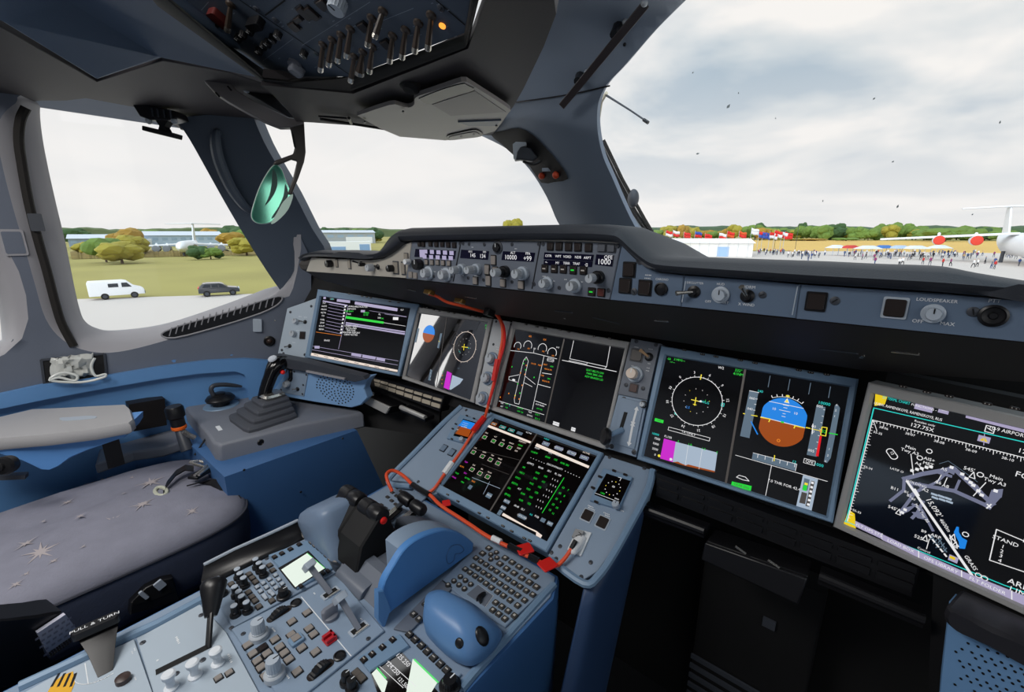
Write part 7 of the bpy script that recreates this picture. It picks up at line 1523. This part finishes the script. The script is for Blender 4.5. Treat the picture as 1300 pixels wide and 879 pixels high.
# --- flags
FL = [('#d9322b','red'),('#e8e8e8','white'),('#c9302c','red'),('#3b56a8','blue'),('#d83a2e','red'),('#d9d9d9','white'),('#c92a28','red'),('#d8582b','orange'),('#eeeeee','white'),('#d22f2c','red'),('#3d5aa0','blue'),('#cc3030','red')]
random.seed(6)
fx = [(845,296),(854,296),(868,298),(882,297),(895,300),(913,299),(923,297),(938,297),(953,293),(963,297),(968,298),(977,298),(983,296),(992,298),(996,298)]
for i, (x, y) in enumerate(fx):
    D = 190; p = outdir(x, D); h = zpx(x, y - 4, D) - GZ; c1, nm = FL[i % len(FL)]; c2 = FL[(i*5 + 1) % len(FL)]
    t = thing('flagpole', '%s and %s flag flying on a thin pole behind the white tent' % (nm, c2[1]) if nm != c2[1] else 'plain %s flag flying on a thin pole behind the white tent' % nm, 'flag', p, 'flags behind the white tent')
    mb = MB(); mb.tube([p, p + V((0, 0, h))], .07, 5); mb.build('pole', LGREY, t)
    u = (outdir(x + 9, D) - p).normalized(); mb = MB(); rr = []
    for k in range(7): rr.append([p + u*(k*.42) + V((0, 0, h - .2 - k*.10 + .12*math.sin(k*1.3 + i))) + V((-u.y, u.x, 0))*.25*math.sin(k*1.1 + i), p + u*(k*.42) + V((0, 0, h - 1.25 - k*.10 + .12*math.sin(k*1.3 + i))) + V((-u.y, u.x, 0))*.25*math.sin(k*1.1 + i), p + u*(k*.42) + V((0, 0, h - 2.3 - k*.10 + .12*math.sin(k*1.3 + i))) + V((-u.y, u.x, 0))*.25*math.sin(k*1.1 + i)])
    for r0, r1 in zip(rr, rr[1:]):
        mb.face([r0[0], r1[0], r1[1], r0[1]], 0); mb.face([r0[1], r1[1], r1[2], r0[2]], 1)
    o = mb.build('flag', [mat('flag_' + nm, c1, .8), mat('flag_' + c2[1], c2[0], .8)], t, ang=80); so = o.modifiers.new('S', 'SOLIDIFY'); so.thickness = .04
for x, y in ((958,284),(1012,287),(985,289)):
    p = outdir(x, 230); mb = MB(); mb.tube([p, V((p.x, p.y, zpx(x, y, 230)))], .09, 5); tag(mb.build('lamp_mast', GREYD), 'thin grey lighting mast rising above the trees at right', 'mast', 'lighting masts')
# --- crowd: small standing figures
SKIN = mat('skin', '#c59a7e', .6)
def person_mesh(seed):
    random.seed(seed); me = bpy.data.meshes.new('person'); st = random.uniform(.08, .2)
    vs = [(0,0,.92),(0,0,1.18),(0,0,1.40),(0,.01,1.50),(0,.02,1.60),(0,.02,1.70),(.10,0,.86),(.11,st,.48),(.11,st*.6,.05),(.11,st*.6+.12,.03),(-.10,0,.86),(-.11,-st,.48),(-.11,-st*1.3,.05),(-.11,-st*1.3+.12,.03),(.19,0,1.38),(.25,-.03,1.12),(.25,.05,.88),(-.19,0,1.38),(-.25,.03,1.12),(-.24,.08,.88)]
    ed = [(0,1),(1,2),(2,3),(3,4),(4,5),(0,6),(6,7),(7,8),(8,9),(0,10),(10,11),(11,12),(12,13),(2,14),(14,15),(15,16),(2,17),(17,18),(18,19)]
    rad = [.15,.15,.15,.065,.10,.085,.10,.075,.05,.04,.10,.075,.05,.04,.07,.05,.04,.07,.05,.04]
    me.from_pydata(vs, ed, []); o = bpy.data.objects.new('p', me); C.objects.link(o); m = o.modifiers.new('Skin', 'SKIN')
    for i, r in enumerate(rad): me.skin_vertices[0].data[i].radius = (r, r*.8)
    me.skin_vertices[0].data[0].use_root = True; s2 = o.modifiers.new('Sub', 'SUBSURF'); s2.levels = 1
    dg = bpy.context.evaluated_depsgraph_get(); r = bpy.data.meshes.new_from_object(o.evaluated_get(dg)); bpy.data.objects.remove(o)
    for mm in (SKIN, SKIN, SKIN): r.materials.append(mm)
    for p in r.polygons:
        c = p.center; arm = abs(c.x) > .205
        p.material_index = 0 if (c.z > 1.47 or (arm and c.z < .98)) else (1 if c.z > .93 else 2); p.use_smooth = True
    return r
PM = [person_mesh(s) for s in (1, 2, 3)]
TOPS = [('#23262e','black'),('#e6e6e6','white'),('#b9322f','red'),('#2f4a86','blue'),('#6f7480','grey'),('#39537a','navy'),('#c8a878','beige'),('#8a3a6a','purple')]
BOT = [mat('trousers_dark', '#25272f', .8), mat('trousers_blue', '#3c4f74', .8), mat('trousers_grey', '#5d5f66', .8)]
random.seed(31)
crowd = []
for i in range(150):
    x = random.choice((random.uniform(962, 1040), random.uniform(1030, 1300), random.uniform(1070, 1215))); yb = random.choice((random.uniform(322.5, 326), random.uniform(323, 328), random.uniform(325, 331)))
    if x < 1000: yb = random.uniform(321, 324)
    crowd.append((x, yb))
crowd += [(1141,338),(1145,337.5),(1180,337),(1196,338.5),(1206,338),(1262,337),(1250,335),(1235,340),(1240,339),(1258,341),(1262,342),(1293,338),(1171,336),(1110,336.5)]
for i, (x, yb) in enumerate(crowd):
    p = gnd(x, yb); c, nm = TOPS[random.choice((0,0,1,1,1,2,3,4,5,6,7,4))]
    o = bpy.data.objects.new('person', PM[i % 3]); C.objects.link(o); o.location = p; o.rotation_euler = (0, 0, random.uniform(0, 6.3)); s_ = random.uniform(.95, 1.08); o.scale = (s_, s_, s_)
    o.material_slots[1].link = 'OBJECT'; o.material_slots[1].material = mat('top_' + nm, c, .8); o.material_slots[2].link = 'OBJECT'; o.material_slots[2].material = random.choice(BOT)
    near = yb > 334; tag(o, 'person in a %s top %s' % (nm, 'walking on the apron nearer than the crowd' if near else 'standing in the far crowd on the apron at right'), 'person', 'people in front of the crowd' if near else 'people in the far crowd')
# low booths and cars among the crowd
for i, (x, yb, L, c, nm) in enumerate(((1100,326,6,'#d8dde4','white'),(1120,325,5,'#3f6fb0','blue'),(1078,325,4.5,'#c23a33','red'),(1160,326,6,'#e8e8e8','white'),(1190,325,5,'#e3e6ea','white'),(1140,325.5,5,'#aebfd6','pale blue'),(1060,324.5,4.5,'#e6e6e6','white'))):
    p = gnd(x, yb); u = (gnd(x + 4, yb) - p).normalized(); M = MX((u, V((-u.y, u.x, 0)), V((0, 0, 1)))).transposed().to_4x4(); M.translation = p
    t = thing('market_stall', 'small %s canopy stall in the crowd, %s from the left of its row' % (nm, ('fourth','fifth','second','seventh','last','sixth','first')[i]), 'stall', p); mm = mat('stall_' + nm, c, .7)
    mb = MB(); mb.rings([[M @ V((a*L/2, b*2, 2.3)) for a, b in ((1,1),(-1,1),(-1,-1),(1,-1))], [M @ V((a*L/5, b*.6, 3.2)) for a, b in ((1,1),(-1,1),(-1,-1),(1,-1))]]); mb.build('canopy', mm, t)
    for a, b in ((1,1),(-1,1),(-1,-1),(1,-1)): mb = MB(); mb.tube([M @ V((a*L*.47, b*1.9, 0)), M @ V((a*L*.47, b*1.9, 2.3))], .06, 5); mb.build('leg', LGREY, t)
# --- aircraft
def plane_body(t, M, L, R, m, nose=.16, tail=.35):
    mb = MB(); rr = []
    for s_, k, dz in ((0,.05,-.25),(.02,.35,-.15),(.06,.7,-.05),(.12,.95,0),(.2,1,0),(.65,1,0),(.8,.75,.25),(.92,.42,.55),(1,.12,.75)): rr.append([M @ V((s_*L - L/2, R*k*math.cos(2*PI*i/16), R*1.0 + R*.6 + dz*R + R*k*math.sin(2*PI*i/16))) for i in range(16)])
    mb.rings(rr); mb.build('fuselage', m, t, ang=60)
def slab(t, name, M, pts, th, m):
    mb = MB(); P = [M @ V(p) for p in pts]; n = (P[1]-P[0]).cross(P[2]-P[0]).normalized()*th/2; mb.rings([[p - n for p in P], [p + n for p in P]]); mb.build(name, m, t, bevel=th*.2)
def aircraft(label, x, D, head, L, R, span, zw, tailh, eng, engm, m, tspan=None):
    p = outdir(x, D); M = T(*p) @ MX.Rotation(head, 4, 'Z'); t = thing('parked_aircraft', label, 'aircraft', p); plane_body(t, M, L, R, m)
    for s_ in (1, -1):
        slab(t, 'wing', M, [(-.08*L, s_*R*.5, zw), (.08*L, s_*R*.5, zw), (.22*L, s_*span/2, zw - span*.03), (.16*L, s_*span/2, zw - span*.03)], .5, m)
        slab(t, 'tailplane', M, [(.40*L, 0, tailh), (.47*L, 0, tailh), (.53*L, s_*(tspan or span*.36)/2, tailh - .2), (.49*L, s_*(tspan or span*.36)/2, tailh - .2)], .35, m)
        for f_ in eng:
            c = M @ V((-.06*L + .25*L*f_, s_*span/2*f_, zw - 1.6)); mb = MB(); ax = (M.to_3x3() @ V((-1, 0, 0))); mb.lathe(aim(c - ax*2.2, ax), [(.6, -1.5), (1.0, 0), (1.15, 2), (1.1, 4.2), (.95, 4.3)], 16); e = mb.build('engine', HW, t)
            mb = MB(); mb.lathe(aim(c + ax*2.05, ax), [(1.12, 0), (1.0, .12), (.1, .2)], 16); mb.build('intake_cover', engm, e)
            mb = MB(); mb.tube([c + V((0, 0, .7)), c + V((0, 0, 1.7)) + ax*-.8], .3, 6); mb.build('pylon', m, e)
    slab(t, 'fin', M, [(.30*L, 0, R*2.4), (.46*L, 0, R*2.4), (.50*L, 0, tailh), (.42*L, 0, tailh)], .4, m)
    for a, b in ((-.36, 0), (.03, R*.9), (.03, -R*.9)): mb = MB(); c = M @ V((a*L, b, 0)); mb.tube([c, c + V((0, 0, R))], .35, 8); mb.build('landing_gear', GREYD, t)
    return t
PW = mat('aircraft_white', '#e4e7ea', .4); RC = mat('cover_red', '#d8402c', .6)
# heading chosen so that it faces the viewer a little to the left
a1 = math.atan2(outdir(1296, 150).y - CAM.y, outdir(1296, 150).x - CAM.x)
aircraft('large white four-engine aircraft with T-tail and red engine covers at the right edge', 1300, 155, a1 + .18, 46, 2.6, 50, 6.6, 13.4, (.30, .55), RC, PW, 17)
a2 = math.atan2(outdir(238, 200).y - CAM.y, outdir(238, 200).x - CAM.x)
aircraft('white aircraft with T-tail parked facing away before the long pale hangar', 238, 190, a2 - .12, 40, 1.8, 44, 3.6, 10.6, (.28, .42), mat('cover_grey', '#8a8f96', .6), PW, 17)
# --- vehicles on the taxiway edge
def wheel(t, M, x, y, r=.33):
    mb = MB(); Mw = M @ T(x, y, r) @ MX.Rotation(PI/2, 4, 'X'); mb.lathe(Mw, [(r*.6, -.11), (r, -.10), (r, .10), (r*.6, .11)], 20, 0); mb.lathe(Mw, [(r*.58, -.115), (r*.58, .115)], 16, 1); mb.build('wheel', [RUBBER, GREYD], t)
def vehicle(name, label, cat, pa, pb, prof, W, m, wins, wl, extra=()):
    a, b = pa, pb; u = (b - a); L = u.length; u.normalize(); M = MX((u, V((-u.y, u.x, 0)), V((0, 0, 1)))).transposed().to_4x4(); M.translation = a
    t = thing(name, label, cat, a.lerp(b, .5)); mb = MB(); rr = []
    for y, k in ((-W/2, .96), (-W/2*.97, 1), (W/2*.97, 1), (W/2, .96)): rr.append([M @ V((L/2 + (x*L - L/2)*k, y, .35 + (z*.86 - .35)*k)) for x, z in prof])
    mb.rings(rr); mb.build('body', m, t, ang=30, bevel=.03)
    for w in wins:
        for s_ in (-1, 1):
            mb = MB(); P = [M @ V((x*L, s_*W/2*1.0, z*.86)) for x, z in w]; o = M.to_3x3() @ V((0, s_*.02, 0)); mb.rings([[p - o for p in P], [p + o for p in P]]); mb.build('window', mat('vehicle_glass', '#2a3038', .1), t)
    for x in wl:
        for s_ in (-1, 1): wheel(t, M, x*L, s_*(W/2 - .08))
    for x, z, h, c, nm in extra: mb = MB(); mb.box(M @ T(x*L, 0, z), .12, W*.9, h, 0, r=.03); mb.build(nm, c, t)
    return t
def ends(x0, x1, y):
    c = gnd((x0 + x1)/2, y); n = V((c.x - CAM.x, c.y - CAM.y, 0)); a, b = hit(x0, y, c, n), hit(x1, y, c, n); return V((a.x, a.y, GZ)), V((b.x, b.y, GZ))
G1, G2 = ends(114, 185, 378.5)
vehicle('van', 'white panel van parked on the taxiway edge outside the left side window', 'van', G1, G2, [(0,.45),(.0,2.05),(.02,2.2),(.62,2.2),(.70,2.1),(.82,1.45),(.96,1.2),(1,1.0),(1,.45)], 2.0, mat('van_white', '#eceef0', .3), [[(.36,1.45),(.54,1.45),(.54,1.9),(.36,1.9)],[(.60,1.42),(.78,1.42),(.70,1.95),(.60,1.95)]], (.27, .80), [(1.0,.45,.25,GREYD,'bumper')])
G1, G2 = ends(253, 305, 375)
vehicle('car', 'dark grey sport utility car parked on the taxiway edge right of the van', 'car', G1, G2, [(0,.45),(0,1.0),(.03,1.25),(.12,1.62),(.22,1.68),(.52,1.66),(.60,1.55),(.72,1.12),(.95,.98),(1,.8),(1,.45)], 1.85, mat('car_dark', '#2b3038', .2, coat=.5), [[(.10,1.15),(.30,1.15),(.30,1.52),(.16,1.52)],[(.33,1.15),(.48,1.15),(.48,1.53),(.33,1.53)],[(.50,1.15),(.66,1.13),(.57,1.50),(.50,1.53)]], (.19, .82), [(.99,.7,.12,LGREY,'headlamp'),(.01,.9,.12,RED,'tail_lamp')])
for i, (x, yb, c, nm) in enumerate(((226,321.5,'#2f3540','dark'),(296,321,'#e8eaec','white'),(277,321.5,'#3a4030','green'))):
    G1, G2 = ends(x, x + 11, yb)
    if (G2-G1).length > 1: vehicle('parked_car', 'small distant %s car parked below the bushes before the hangar' % nm, 'car', G1, G1 + (G2-G1).normalized()*4.6, [(0,.4),(0,.9),(.15,1.0),(.25,1.45),(.65,1.45),(.8,.95),(1,.8),(1,.4)], 1.8, mat('car_' + nm, c, .3), [[(.2,1.0),(.7,1.0),(.62,1.35),(.28,1.35)]], (.2, .8))
# ------------------------------------------------------------------ unseen fill lights added under the aft ceiling to brighten the cabin 
def add_fill(x, y, z, e, s, rot=(0,0,0)):
    l = bpy.data.lights.new('fill_light', 'AREA'); l.energy = e; l.size = s; l.color = (1, 0.97, 0.93); o = bpy.data.objects.new('fill_light', l); o.location = (x, y, z); o.rotation_euler = rot; C.objects.link(o)
add_fill(-0.15, -0.40, 1.93, 13, 0.45)
add_fill(-0.80, -0.60, 1.93, 9, 0.45)
